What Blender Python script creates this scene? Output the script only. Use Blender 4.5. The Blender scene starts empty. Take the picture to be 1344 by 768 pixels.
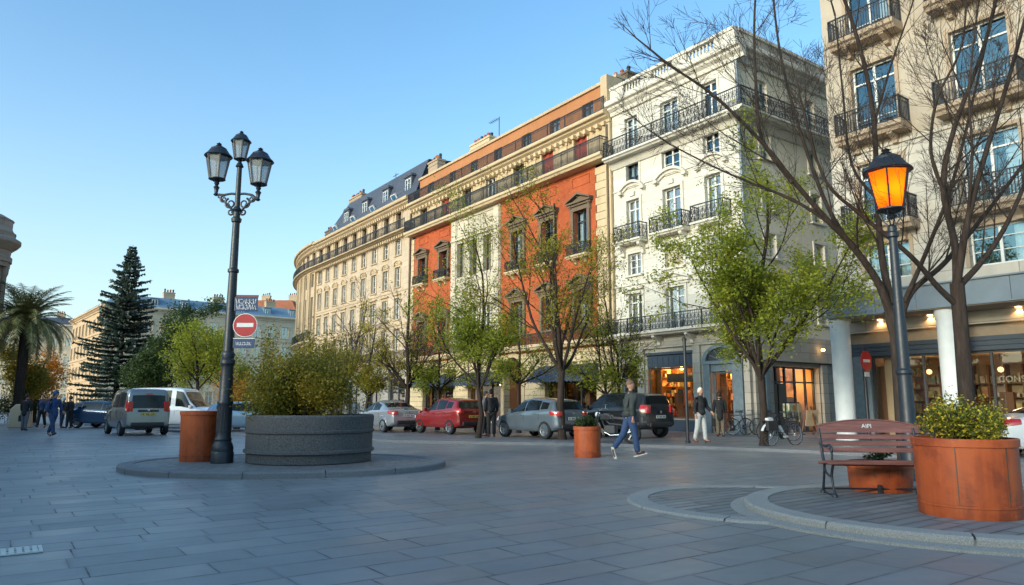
import bpy, math, random
from mathutils import Vector, Matrix
random.seed(7)
RAD = math.radians
PI = math.pi
sc = bpy.context.scene
COL = sc.collection

# ------------------------------------------------------------------ camera geometry (used to place things where they stand)
FPX, PITCH, EYE = 934.0, math.atan(144 / 934.0), 1.4
CP, SP = math.cos(PITCH), math.sin(PITCH)
def ray(x, y):
    return Vector((x - 672, CP * FPX - SP * (384 - y), SP * FPX + CP * (384 - y)))
def ground(x, y, z=0.0):
    d = ray(x, y); t = (z - EYE) / d.z
    return Vector((d.x * t, d.y * t, z))
def at(x, y, Y):
    d = ray(x, y); k = Y / d.y
    return Vector((d.x * k, Y, EYE + d.z * k))
ANG = math.atan(672 / 934 * CP)
U = Vector((-math.sin(ANG), math.cos(ANG), 0))      # along the main street front, away from the camera
N = Vector((-math.cos(ANG), -math.sin(ANG), 0))     # out of the street front
W = -N
P0 = Vector((10.01, 29.964, 0))                     # street corner of the white building
FROT = math.atan2(U.y, U.x)
def fpt(s, o, z=0.0):
    return P0 + U * s + N * o + Vector((0, 0, z))

# ------------------------------------------------------------------ object helpers
def tag(o, label=None, cat=None, group=None, kind=None):
    if label: o['label'] = label
    if cat: o['category'] = cat
    if group: o['group'] = group
    if kind: o['kind'] = kind
    return o
def thing(name, label, cat, loc=(0, 0, 0), rz=0.0, group=None):
    o = bpy.data.objects.new(name, None)
    o.empty_display_size = 0.2
    COL.objects.link(o)
    o.location = loc; o.rotation_euler = (0, 0, rz)
    return tag(o, label, cat, group)
def kids(o):
    return [c for c in bpy.data.objects if c.parent == o]
def copy_tree(o, parent=None):
    c = o.copy(); COL.objects.link(c)
    if parent is not None: c.parent = parent
    for ch in kids(o): copy_tree(ch, c)
    return c

class MB:
    def __init__(s):
        s.v = []; s.f = []; s.mi = []; s.M = None; s.cur = 0
    def pt(s, p):
        p = Vector(p)
        if s.M is not None: p = s.M @ p
        s.v.append(p); return len(s.v) - 1
    def face(s, pts):
        s.f.append([s.pt(p) for p in pts]); s.mi.append(s.cur)
    def idx(s, ids):
        s.f.append(list(ids)); s.mi.append(s.cur)
    def box(s, x0, x1, y0, y1, z0, z1):
        a = [s.pt(p) for p in ((x0, y0, z0), (x1, y0, z0), (x1, y1, z0), (x0, y1, z0), (x0, y0, z1), (x1, y0, z1), (x1, y1, z1), (x0, y1, z1))]
        for q in ((0, 3, 2, 1), (4, 5, 6, 7), (0, 1, 5, 4), (1, 2, 6, 5), (2, 3, 7, 6), (3, 0, 4, 7)):
            s.idx([a[i] for i in q])
    def bar(s, p, q, w, d=None, up=(0, 0, 1)):
        p, q = Vector(p), Vector(q); d = d or w
        t = (q - p).normalized(); up = Vector(up)
        if abs(t.dot(up)) > .98: up = Vector((1, 0, 0))
        a = t.cross(up).normalized() * w / 2; b = a.cross(t).normalized() * d / 2
        r = [[s.pt(c + a * i + b * j) for i, j in ((-1, -1), (1, -1), (1, 1), (-1, 1))] for c in (p, q)]
        for i in range(4):
            j = (i + 1) % 4; s.idx([r[0][i], r[0][j], r[1][j], r[1][i]])
        s.idx(r[0][::-1]); s.idx(r[1])
    def tube(s, pts, rad, n=8, cap=True, close=False):
        pts = [Vector(p) for p in pts]; m = len(pts)
        if not isinstance(rad, (list, tuple)): rad = [rad] * m
        ref = None; rings = []
        for i in range(m):
            if close: t = pts[(i + 1) % m] - pts[i - 1]
            else: t = pts[min(i + 1, m - 1)] - pts[max(i - 1, 0)]
            if t.length < 1e-9: t = Vector((0, 0, 1))
            t.normalize()
            if ref is None:
                ref = Vector((0, 0, 1)) if abs(t.z) < .9 else Vector((1, 0, 0))
            a = ref - t * ref.dot(t)
            if a.length < 1e-4: a = Vector((1, 0, 0)) - t * t.x
            a.normalize(); ref = a; b = t.cross(a)
            rings.append([s.pt(pts[i] + (a * math.cos(2 * PI * k / n) + b * math.sin(2 * PI * k / n)) * rad[i]) for k in range(n)])
        for i in range(m if close else m - 1):
            A, B = rings[i], rings[(i + 1) % m]
            for k in range(n):
                s.idx([A[k], A[(k + 1) % n], B[(k + 1) % n], B[k]])
        if cap and not close:
            s.idx(rings[0][::-1]); s.idx(rings[-1])
    def lathe(s, prof, n=24, c=(0, 0, 0), a0=0.0, a1=2 * PI, cap=True):
        full = abs(a1 - a0 - 2 * PI) < 1e-6
        m = n if full else n + 1
        rings = []
        for r, z in prof:
            rings.append([s.pt((c[0] + r * math.cos(a0 + (a1 - a0) * k / n), c[1] + r * math.sin(a0 + (a1 - a0) * k / n), c[2] + z)) for k in range(m)])
        for A, B in zip(rings, rings[1:]):
            for k in range(n):
                s.idx([A[k], A[(k + 1) % m], B[(k + 1) % m], B[k]])
        if cap and full:
            if prof[0][0] > 1e-6: s.idx(rings[0][::-1])
            if prof[-1][0] > 1e-6: s.idx(rings[-1])
    def prism(s, poly, x0, x1, axis='x'):
        """extrude a 2-D polygon; axis 'x': poly is (y, z); 'y': poly is (x, z); 'z': poly is (x, y)"""
        def P(a, b, t): return (t, a, b) if axis == 'x' else ((a, t, b) if axis == 'y' else (a, b, t))
        A = [s.pt(P(a, b, x0)) for a, b in poly]; B = [s.pt(P(a, b, x1)) for a, b in poly]
        n = len(poly)
        for i in range(n): s.idx([A[i], A[(i + 1) % n], B[(i + 1) % n], B[i]])
        s.idx(A[::-1]); s.idx(B)
    def build(s, name, mat, parent=None, smooth=None, bevel=0, loc=None, rot=None):
        me = bpy.data.meshes.new(name)
        me.from_pydata([tuple(v) for v in s.v], [], s.f)
        for m in (mat if isinstance(mat, (list, tuple)) else [mat]): me.materials.append(m)
        if any(s.mi): me.polygons.foreach_set('material_index', s.mi)
        if smooth is not None:
            me.polygons.foreach_set('use_smooth', [True] * len(me.polygons))
            if smooth < 179: me.set_sharp_from_angle(angle=RAD(smooth))
        me.update()
        o = bpy.data.objects.new(name, me); COL.objects.link(o)
        if parent is not None: o.parent = parent
        if loc is not None: o.location = loc
        if rot is not None: o.rotation_euler = rot
        if bevel:
            b = o.modifiers.new('bevel', 'BEVEL'); b.width = bevel; b.segments = 2; b.limit_method = 'ANGLE'; b.angle_limit = RAD(40)
        return o
def mesh_obj(name, me, parent=None, M=None):
    o = bpy.data.objects.new(name, me); COL.objects.link(o)
    if parent is not None: o.parent = parent
    if M is not None: o.matrix_local = M
    return o
def text_obj(body, size, mat, name, parent, M, depth=.004):
    cu = bpy.data.curves.new(name, 'FONT'); cu.body = body; cu.size = size; cu.extrude = depth
    cu.align_x = 'CENTER'; cu.align_y = 'CENTER'
    t = bpy.data.objects.new(name, cu); COL.objects.link(t)
    me = bpy.data.meshes.new_from_object(t.evaluated_get(bpy.context.evaluated_depsgraph_get()))
    bpy.data.objects.remove(t)
    me.materials.clear(); me.materials.append(mat)
    return mesh_obj(name, me, parent, M)

# ------------------------------------------------------------------ materials
class NT:
    def __init__(s, name):
        s.m = bpy.data.materials.new(name); s.m.use_nodes = True
        s.t = s.m.node_tree; s.t.nodes.clear()
        s.out = s.t.nodes.new('ShaderNodeOutputMaterial')
    def n(s, typ, **kw):
        nd = s.t.nodes.new('ShaderNode' + typ)
        for k, v in kw.items():
            if k.startswith('_'): setattr(nd, k[1:], v)
            else: s.put(nd, k.replace('__', ' '), v)
        return nd
    def put(s, nd, key, v):
        if isinstance(key, str) and key.isdigit(): key = int(key)
        sk = nd.inputs[key]
        if hasattr(v, 'is_output') or isinstance(v, bpy.types.NodeSocket): s.t.links.new(v, sk)
        else: sk.default_value = v
    def math(s, op, a, b=0.0, c=None):
        nd = s.t.nodes.new('ShaderNodeMath'); nd.operation = op
        s.put(nd, 0, a); s.put(nd, 1, b)
        if c is not None: s.put(nd, 2, c)
        return nd.outputs[0]
    def mix(s, fac, a, b, mode='MIX'):
        nd = s.t.nodes.new('ShaderNodeMixRGB'); nd.blend_type = mode
        s.put(nd, 0, fac); s.put(nd, 1, a); s.put(nd, 2, b); return nd.outputs[0]
    def ramp(s, fac, stops):
        nd = s.t.nodes.new('ShaderNodeValToRGB'); e = nd.color_ramp.elements
        while len(e) > 1: e.remove(e[-1])
        e[0].position = stops[0][0]; e[0].color = c4(stops[0][1])
        for p, c in stops[1:]:
            q = e.new(p); q.color = c4(c)
        s.put(nd, 0, fac); return nd.outputs[0]
    def noise(s, vec, scale, detail=4, rough=.55, dist=0.0):
        nd = s.n('TexNoise', Scale=scale, Detail=detail, Roughness=rough, Distortion=dist)
        if vec is not None: s.put(nd, 'Vector', vec)
        return nd.outputs[0]
    def obj(s): return s.n('TexCoord').outputs['Object']
    def geo(s): return s.n('NewGeometry').outputs['Position']
    def maprange(s, v, a, b, c, d):
        nd = s.n('MapRange'); s.put(nd, 0, v)
        for i, x in enumerate((a, b, c, d)): s.put(nd, i + 1, x)
        return nd.outputs[0]
    def bump(s, h, strength=.3, dist=.02):
        return s.n('Bump', Strength=strength, Distance=dist, Height=h).outputs[0]
    def bsdf(s, color, rough=.6, **kw):
        p = s.n('BsdfPrincipled'); s.put(p, 'Base Color', color if not isinstance(color, tuple) else c4(color)); s.put(p, 'Roughness', rough)
        for k, v in kw.items(): s.put(p, k.replace('__', ' '), v)
        s.t.links.new(p.outputs[0], s.out.inputs[0]); return p
    def end(s, sh): s.t.links.new(sh, s.out.inputs[0]); return s.m
def c4(c): return (c[0], c[1], c[2], 1.0)

def plain(name, col, rough=.5, metal=0.0, var=.12, scale=6.0, bump=.0, coat=0.0, spec=.5):
    t = NT(name); o = t.obj()
    n1 = t.noise(o, scale, 5)
    c = t.ramp(n1, [(.25, tuple(x * (1 - var) for x in col)), (.75, tuple(min(1, x * (1 + var)) for x in col))])
    r = t.maprange(t.noise(o, scale * 2.3, 3), .3, .7, max(.03, rough - .08), min(1, rough + .08))
    p = t.bsdf(c, r, Metallic=metal)
    t.put(p, 'Specular IOR Level', spec)
    if coat: t.put(p, 'Coat Weight', coat); t.put(p, 'Coat Roughness', .04)
    if bump: t.put(p, 'Normal', t.bump(t.noise(o, scale * 6, 4), bump, .01))
    return t.m
def facade(name, col, bw=.0, bh=.0, joint=.02, dirt=.35, stain=(.30, .26, .21), rough=.85, var=.10, jdark=.55, grain=.25):
    """painted or stone wall: object coordinates x along the wall, z up; block joints, streaks and blotches"""
    t = NT(name); o = t.obj()
    sx = t.n('SeparateXYZ', Vector=o)
    h = t.math('ADD', sx.outputs[0], t.math('MULTIPLY', sx.outputs[1], .83))
    vec = t.n('CombineXYZ', X=h, Y=sx.outputs[2], Z=0.0).outputs[0]
    base = t.mix(t.maprange(t.noise(o, .45, 5, .6), .35, .68, 0, 1), c4(col), c4(tuple(x * (1 - var * 1.8) for x in col)))
    base = t.mix(t.maprange(t.noise(o, 3.1, 5, .65), .4, .75, 0, .5), base, c4(tuple(min(1, x * (1 + var)) for x in col)))
    # vertical rain streaks
    sv = t.n('Mapping', Vector=o); sv.inputs['Scale'].default_value = (3.2, 3.2, .22)
    st = t.maprange(t.noise(sv.outputs[0], 1.0, 6, .7), .52, .78, 0, dirt)
    base = t.mix(st, base, c4(tuple(a * b * 2.2 for a, b in zip(col, stain))))
    grime = t.maprange(t.noise(o, 1.3, 7, .72, .6), .56, .8, 0, dirt * .8)
    base = t.mix(grime, base, c4(tuple(a * b * 1.9 for a, b in zip(col, stain))))
    hgt = t.noise(o, 28, 5, .6)
    nrm = t.bump(hgt, grain, .012)
    if bw:
        br = t.n('TexBrick', Vector=vec, Scale=1.0); br.offset = .5
        t.put(br, 'Brick Width', bw); t.put(br, 'Row Height', bh); t.put(br, 'Mortar Size', joint); t.put(br, 'Mortar Smooth', .3)
        t.put(br, 'Color1', (1, 1, 1, 1)); t.put(br, 'Color2', (.86, .87, .88, 1)); t.put(br, 'Mortar', (jdark, jdark, jdark, 1))
        base = t.mix(1.0, base, br.outputs[0], 'MULTIPLY')
        nrm2 = t.n('Bump', Strength=.5, Distance=.02, Height=t.math('SUBTRACT', 1.0, br.outputs[1]), Normal=nrm)
        nrm = nrm2.outputs[0]
    p = t.bsdf(base, rough, Normal=nrm); t.put(p, 'Specular IOR Level', .25)
    return t.m
def leafmat(name, cols, trans=.5, rough=.5):
    t = NT(name); g = t.n('NewGeometry')
    f = t.mix(.52, g.outputs['Random Per Island'], t.maprange(t.noise(t.obj(), 1.3, 3), .3, .7, 0, 1))
    c = t.ramp(f, [(i / (len(cols) - 1) * .7 + .15, q) for i, q in enumerate(cols)])
    d = t.n('BsdfPrincipled', Roughness=rough); t.put(d, 'Base Color', c)
    tr = t.n('BsdfTranslucent'); t.put(tr, 'Color', t.mix(.5, c, c4(cols[-1])))
    mx = t.n('MixShader'); t.put(mx, 0, trans); t.put(mx, 1, d.outputs[0]); t.put(mx, 2, tr.outputs[0])
    return t.end(mx.outputs[0])
def bark(name, col):
    t = NT(name); o = t.obj()
    mp = t.n('Mapping', Vector=o); mp.inputs['Scale'].default_value = (14, 14, 2.2)
    n1 = t.noise(mp.outputs[0], 1.0, 6, .7, .4)
    c = t.ramp(n1, [(.3, tuple(x * .45 for x in col)), (.55, col), (.75, tuple(x * 1.6 for x in col))])
    p = t.bsdf(c, .9, Normal=t.bump(n1, .8, .03)); t.put(p, 'Specular IOR Level', .2)
    return t.m
def glass(name, tint=(.75, .82, .85), refl=.28, rough=.015, gtint=(1, 1, 1)):
    t = NT(name)
    lw = t.n('LayerWeight', Blend=.35)
    wob = t.bump(t.noise(t.obj(), 1.6, 2), .012, .05)
    gl = t.n('BsdfGlossy', Roughness=rough, Color=c4(gtint), Normal=wob)
    tr = t.n('BsdfTransparent', Color=c4(tint))
    fac = t.math('ADD', t.math('MULTIPLY', lw.outputs[0], 1 - refl), refl)
    mx = t.n('MixShader'); t.put(mx, 0, fac); t.put(mx, 1, tr.outputs[0]); t.put(mx, 2, gl.outputs[0])
    return t.end(mx.outputs[0])
def emit(name, col, s):
    t = NT(name); e = t.n('Emission', Color=c4(col), Strength=s); return t.end(e.outputs[0])

def paving(name, rot, cw, lmin, lmax, cols, joint=.012, rough=(.32, .6), jd=.25, bumps=.35, speck=.12):
    """slabs laid in courses: course width cw, slab length different in every course"""
    t = NT(name); o = t.geo()
    mp = t.n('Mapping', Vector=o, _vector_type='POINT'); mp.inputs['Rotation'].default_value = (0, 0, rot)
    wn0 = t.noise(o, .55, 2)
    sx = t.n('SeparateXYZ', Vector=mp.outputs[0])
    X, Y = sx.outputs[0], sx.outputs[1]
    yr = t.math('DIVIDE', Y, cw); row = t.math('FLOOR', yr)
    w1 = t.n('TexWhiteNoise', _noise_dimensions='1D', W=row)
    w2 = t.n('TexWhiteNoise', _noise_dimensions='1D', W=t.math('ADD', row, 57.3))
    L = t.maprange(w1.outputs[0], 0, 1, lmin, lmax)
    xr = t.math('ADD', t.math('DIVIDE', X, L), t.math('MULTIPLY', w2.outputs[0], 7.0)); cell = t.math('FLOOR', xr)
    fy = t.math('FRACT', yr); fx = t.math('FRACT', xr)
    dy = t.math('MULTIPLY', t.math('MINIMUM', fy, t.math('SUBTRACT', 1.0, fy)), cw)
    dx = t.math('MULTIPLY', t.math('MINIMUM', fx, t.math('SUBTRACT', 1.0, fx)), L)
    wob = t.maprange(t.noise(o, 5, 3), .3, .7, -.004, .004)
    d = t.math('ADD', t.math('MINIMUM', dx, dy), wob)
    jm = t.math('MULTIPLY', t.maprange(d, joint * .35, joint, 1, 0), t.maprange(t.noise(o, 1.3, 3), .36, .6, .25, 1))
    cid = t.n('TexWhiteNoise', _noise_dimensions='2D', Vector=t.n('CombineXYZ', X=row, Y=cell).outputs[0])
    base = t.ramp(cid.outputs[0], [(i / (len(cols) - 1), c) for i, c in enumerate(cols)])
    sp = t.noise(o, 90, 3, .6); base = t.mix(t.maprange(sp, .3, .7, 0, speck * 2), base, (.36, .36, .36, 1), 'OVERLAY')
    blot = t.maprange(t.noise(o, .38, 6, .65), .38, .7, 0, .42)
    base = t.mix(blot, base, c4(tuple(x * .62 for x in cols[0])))
    sm = t.maprange(t.noise(o, 2.4, 6, .7, .8), .6, .76, 0, .35)
    base = t.mix(sm, base, c4(tuple(x * .5 for x in cols[0])))
    base = t.mix(t.math('MULTIPLY', jm, 1 - jd), base, (.018, .018, .02, 1))
    gv = t.n('TexVoronoi', Vector=o, Scale=2.6); gum = t.maprange(gv.outputs['Distance'], .035, .055, .45, 0)
    base = t.mix(gum, base, (.05, .05, .052, 1))
    wear = t.maprange(t.noise(o, .16, 6, .7, .5), .45, .62, 0, .35); base = t.mix(wear, base, c4(tuple(x * 1.35 for x in cols[-1])))
    edge = t.maprange(d, joint, joint * 4.5, .35, 0); base = t.mix(edge, base, c4(tuple(x * .55 for x in cols[0])))
    tilt = t.n('TexWhiteNoise', _noise_dimensions='2D', Vector=t.n('CombineXYZ', X=cell, Y=row).outputs[0])
    r = t.maprange(t.math('ADD', t.math('MULTIPLY', tilt.outputs[0], .4), t.math('MULTIPLY', t.noise(o, 1.7, 5, .65), .75)), .25, .9, rough[0], rough[1])
    r = t.math('MAXIMUM', r, t.math('MULTIPLY', jm, .85))
    # every slab lies a hair out of level, with a bump at its joints and a worn grain
    hh = t.math('ADD', t.math('MULTIPLY', jm, -1.0), t.math('MULTIPLY', t.noise(o, 34, 5, .6), .22))
    hh = t.math('ADD', hh, t.math('MULTIPLY', t.noise(o, 3.5, 3), .35))
    slope = t.math('ADD', t.math('MULTIPLY', t.math('MULTIPLY', t.math('SUBTRACT', tilt.outputs[0], .5), fx), .42), t.math('MULTIPLY', t.math('MULTIPLY', t.math('SUBTRACT', cid.outputs[0], .5), fy), .42))
    hh = t.math('ADD', hh, slope)
    p = t.bsdf(base, r, Normal=t.bump(hh, bumps, .012)); t.put(p, 'Specular IOR Level', .5)
    return t.m

M = {}
def build_materials():
    M['plaza'] = paving('plaza_paving', -FROT + PI / 2, .46, .6, 1.35, [(.20, .208, .216), (.218, .225, .232), (.23, .237, .243), (.247, .252, .257)], joint=.010, jd=.15, rough=(.32, .54), speck=.24)
    M['walk'] = paving('sidewalk_paving', -FROT, .9, 1.0, 1.8, [(.15, .155, .165), (.18, .185, .195), (.21, .215, .225)], joint=.01)
    M['isle'] = paving('setts', .2, .16, .2, .3, [(.16, .16, .162), (.185, .185, .185), (.21, .21, .205)], joint=.012, rough=(.5, .8))
    M['deck'] = paving('deck_setts', -.62, .19, .8, 1.5, [(.16, .17, .175), (.20, .21, .21), (.24, .25, .245)], joint=.018, rough=(.4, .7), jd=.05)
    M['granite'] = plain('granite', (.32, .31, .285), .8, var=.38, scale=75, bump=.6)
    M['granite_dark'] = plain('granite_dark', (.085, .088, .092), .8, var=.75, scale=42, bump=.9)
    M['granite_kerb'] = plain('granite_kerb', (.17, .175, .185), .75, var=.3, scale=60, bump=.6)
    M['white'] = facade('white_stucco', (.66, .625, .56), 3.2, .42, .012, dirt=.5, jdark=.78)
    M['white_trim'] = facade('white_stone_trim', (.62, .585, .52), dirt=.5)
    M['white_side'] = facade('side_render', (.66, .60, .50), dirt=.4)
    M['orange'] = facade('orange_render', (.50, .115, .044), .30, .085, .006, dirt=.75, stain=(.33, .24, .2), var=.22, jdark=.86)
    M['ochre'] = facade('ochre_stone', (.56, .43, .27), 1.1, .42, .012, dirt=.6, jdark=.7)
    M['ochre_trim'] = facade('ochre_trim', (.56, .44, .285), dirt=.5)
    M['salmon'] = facade('salmon_render', (.44, .19, .085), dirt=.35)
    M['brown_stone'] = facade('weathered_brown_stone', (.17, .125, .09), dirt=.6, stain=(.2, .2, .2))
    M['center'] = facade('pale_stone', (.60, .53, .42), 1.4, .5, .012, dirt=.4, jdark=.75)
    M['cream'] = facade('cream_stone', (.58, .46, .345), 1.3, .45, .012, dirt=.6, jdark=.78)
    M['cream_trim'] = facade('cream_trim', (.52, .40, .265), dirt=.55)
    M['beige'] = facade('beige_stucco', (.44, .375, .30), dirt=.3, var=.12)
    M['beige_block'] = facade('beige_block', (.56, .51, .44), 5.0, .36, .018, dirt=.3, jdark=.6)
    M['beige_trim'] = facade('beige_trim', (.40, .305, .22), dirt=.5)
    M['shop_stone'] = facade('shop_stone', (.44, .41, .36), 1.2, .45, .015, dirt=.5, jdark=.6)
    M['shop_ochre'] = facade('shop_ochre', (.62, .50, .32), 2.4, .36, .022, dirt=.5, jdark=.5)
    M['far'] = facade('far_stone', (.66, .55, .40), 1.4, .5, .015, dirt=.4, jdark=.8)
    M['far_warm'] = facade('far_warm_stone', (.54, .39, .25), dirt=.4)
    M['tower'] = facade('tower_stone', (.33, .275, .22), .9, .5, .015, dirt=.7, jdark=.7)
    M['slate'] = facade('slate', (.085, .095, .125), .5, .22, .012, dirt=.3, rough=.5, stain=(.5, .5, .55), jdark=.65)
    M['zinc'] = facade('zinc', (.20, .29, .37), .7, 6.0, .02, dirt=.4, rough=.45, stain=(.45, .5, .5), jdark=.7)
    M['tile'] = facade('roof_tile', (.45, .16, .085), .25, .3, .02, dirt=.4)
    M['asphalt_roof'] = plain('flat_roof', (.18, .17, .16), .9)
    M['iron'] = plain('black_iron', (.018, .022, .030), .45, var=.3, scale=20)
    M['iron_blue'] = plain('dark_blue_iron', (.013, .019, .028), .45, var=.3, scale=14, bump=.15)
    M['frame_white'] = plain('white_frame', (.66, .66, .64), .5)
    M['frame_dark'] = plain('dark_frame', (.035, .04, .048), .45)
    M['frame_brown'] = plain('brown_frame', (.10, .065, .04), .55)
    M['shutter_red'] = plain('red_door', (.33, .045, .025), .6)
    M['glass'] = glass('window_glass', refl=.32)
    M['glass_bright'] = glass('bright_window_glass', (.7, .82, .9), refl=.15, gtint=(.42, .72, .88))
    M['glass_shop'] = glass('shop_glass', (.93, .94, .93), .07)
    M['curtain'] = plain('curtain', (.62, .60, .55), .9, var=.2, scale=9)
    M['blind'] = plain('roller_blind', (.50, .43, .33), .9)
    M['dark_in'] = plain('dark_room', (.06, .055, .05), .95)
    M['warm_in'] = plain('warm_room', (.72, .52, .30), .9, var=.3, scale=1.3)
    M['warm_in2'] = plain('beige_room', (.50, .38, .25), .9, var=.2, scale=2)
    M['wood_in'] = plain('shelf_wood', (.16, .065, .025), .6)
    M['goods'] = leafmat('goods', [(.45, .1, .05), (.6, .45, .2), (.12, .18, .1), (.7, .65, .55), (.15, .07, .04)], .0)
    M['navy'] = plain('navy_awning', (.022, .038, .075), .7, var=.25)
    M['navy_panel'] = plain('navy_panel', (.035, .055, .085), .5)
    M['teal'] = plain('blue_grey_paint', (.13, .175, .21), .5, var=.2)
    M['canopy'] = plain('blue_grey_metal', (.17, .215, .26), .42, var=.12, scale=2)
    M['soffit'] = plain('soffit', (.30, .25, .19), .8)
    M['column'] = plain('white_column', (.70, .74, .76), .55, var=.08, scale=3)
    M['lamp_warm'] = emit('warm_lamp', (1, .55, .16), 5)
    M['lamp_dim'] = emit('dim_lamp', (1, .55, .22), 1.0)
    M['lamp_soft'] = emit('soft_lamp', (1, .62, .28), 3)
    M['amber'] = None
    t = NT('amber_lantern_pane'); _e = t.n('Emission', Color=(1, .20, .008, 1), Strength=.22); _t = t.n('BsdfTranslucent', Color=(.9, .24, .015, 1)); _a = t.n('AddShader'); t.put(_a, 0, _e.outputs[0]); t.put(_a, 1, _t.outputs[0]); M['amber'] = t.end(_a.outputs[0])
    M['terra'] = plain('terracotta', (.40, .105, .032), .6, var=.22, scale=3, bump=.12)
    t = NT('corten_planter'); o = t.obj()
    mp = t.n('Mapping', Vector=o); mp.inputs['Scale'].default_value = (9, 9, .7)
    n1 = t.noise(mp.outputs[0], 1.2, 6, .65); n2 = t.noise(o, 5, 5)
    n3 = t.maprange(t.noise(o, 1.6, 6, .7, .4), .48, .75, 0, .42)
    n3 = t.math('SUBTRACT', n3, t.maprange(t.noise(o, 11, 5, .7), .62, .72, 0, .22))
    c = t.ramp(t.math('SUBTRACT', t.mix(.45, n1, n2), n3), [(.3, (.25, .045, .011)), (.5, (.40, .074, .013)), (.72, (.48, .11, .024))])
    t.bsdf(c, t.maprange(n2, .3, .7, .45, .7), Normal=t.bump(n1, .25, .01)); M['corten'] = t.m
    M['soil'] = plain('soil', (.035, .025, .018), .95, bump=.8, scale=20)
    t = NT('bench_wood'); o = t.obj()
    mp = t.n('Mapping', Vector=o); mp.inputs['Scale'].default_value = (1.4, 22, 22)
    n1 = t.noise(mp.outputs[0], 1.5, 6, .7, .5)
    c = t.ramp(n1, [(.28, (.10, .038, .03)), (.55, (.21, .082, .064)), (.75, (.29, .145, .118))])
    t.bsdf(c, .5, Normal=t.bump(n1, .3, .005)); M['bench'] = t.m
    M['bark'] = bark('bark', (.045, .033, .027))
    M['bark_grey'] = bark('grey_bark', (.085, .072, .06))
    M['twig'] = plain('twig', (.04, .028, .022), .85)
    M['leaf_spring'] = leafmat('spring_leaf', [(.09, .14, .014), (.18, .25, .02), (.30, .34, .03), (.42, .40, .04)])
    M['leaf_yellow'] = leafmat('yellow_green_leaf', [(.12, .14, .015), (.24, .25, .022), (.38, .33, .03), (.42, .29, .03)])
    M['leaf_bush'] = leafmat('bush_leaf', [(.045, .08, .010), (.12, .145, .016), (.27, .24, .022), (.42, .28, .025)])
    M['leaf_dark'] = leafmat('dark_leaf', [(.02, .042, .012), (.045, .085, .018), (.08, .125, .026)])
    M['leaf_shrub'] = leafmat('shrub_leaf', [(.03, .055, .010), (.075, .11, .015), (.17, .19, .022), (.34, .29, .025)])
    M['leaf_fir'] = leafmat('fir_needle', [(.035, .06, .046), (.065, .10, .078), (.12, .16, .13)], .1)
    M['leaf_palm'] = leafmat('palm_leaf', [(.09, .11, .04), (.18, .19, .07), (.34, .30, .13)], .2)
    M['leaf_autumn'] = leafmat('autumn_leaf', [(.42, .13, .01), (.60, .22, .012), (.70, .34, .02)], .5)
    M['flower'] = leafmat('yellow_flower', [(.55, .38, .02), (.65, .5, .03), (.45, .4, .04)], .3)
    M['tyre'] = plain('tyre', (.016, .016, .017), .85)
    M['rim'] = plain('alloy', (.45, .46, .48), .3, metal=.9)
    M['chrome'] = plain('chrome', (.6, .6, .6), .15, metal=1)
    M['plastic'] = plain('black_plastic', (.02, .02, .022), .5)
    M['car_glass'] = plain('car_glass', (.008, .011, .014), .04, spec=.38)
    M['red_light'] = plain('tail_lens', (.42, .018, .018), .12, coat=.8)
    M['head_light'] = plain('head_lens', (.6, .62, .65), .08, coat=.8)
    M['plate'] = plain('number_plate', (.55, .55, .52), .5)
    M['plate_y'] = plain('yellow_plate', (.55, .38, .05), .5)
    M['sign_red'] = plain('sign_red', (.36, .018, .02), .45)
    M['sign_white'] = plain('sign_white', (.62, .62, .62), .5)
    M['sign_blue'] = plain('sign_blue', (.02, .045, .12), .4)
    M['sign_rust'] = plain('sign_rust', (.16, .06, .05), .6)
    M['grate'] = plain('grate_iron', (.60, .60, .55), .6)
    M['skin'] = plain('skin', (.42, .22, .15), .6, var=.08)
build_materials()
# ------------------------------------------------------------------ facade kit (local building coordinates: x along the front, y out of it, z up)
def wall(mb, s0, s1, z0, z1, ops, depth=.28, y=0.0):
    xs = sorted({s0, s1} | {a for o in ops for a in o[:2]}); zs = sorted({z0, z1} | {a for o in ops for a in o[2:4]})
    xs = [x for x in xs if s0 <= x <= s1]; zs = [z for z in zs if z0 <= z <= z1]
    for xa, xb in zip(xs, xs[1:]):
        run = None
        for za, zb in zip(zs, zs[1:]):
            mx, mz = (xa + xb) / 2, (za + zb) / 2
            if any(o[0] < mx < o[1] and o[2] < mz < o[3] for o in ops): continue
            mb.face([(xa, y, za), (xa, y, zb), (xb, y, zb), (xb, y, za)])
    for a, b, c, d in [o[:4] for o in ops]:
        mb.face([(a, y, c), (a, y - depth, c), (a, y - depth, d), (a, y, d)])
        mb.face([(b, y, c), (b, y, d), (b, y - depth, d), (b, y - depth, c)])
        mb.face([(a, y, d), (a, y - depth, d), (b, y - depth, d), (b, y, d)])
        mb.face([(a, y, c), (b, y, c), (b, y - depth, c), (a, y - depth, c)])
def moulding(mb, s0, s1, prof, ends=True):
    mb.prism(prof, s0, s1, 'x')
def cornice_prof(z0, h, o, y=0.0):
    return [(y - .05, z0), (y + o * .22, z0), (y + o * .28, z0 + h * .25), (y + o * .6, z0 + h * .42), (y + o * .66, z0 + h * .55), (y + o * .95, z0 + h * .62), (y + o, z0 + h * .7), (y + o, z0 + h * .9), (y + o * .9, z0 + h), (y - .05, z0 + h + .02)]
def dentils(mb, s0, s1, z0, z1, y1, step, w):
    n = int((s1 - s0) / step)
    for i in range(n):
        x = s0 + (i + .5) * (s1 - s0) / n
        mb.box(x - w / 2, x + w / 2, -.02, y1, z0, z1)
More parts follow.
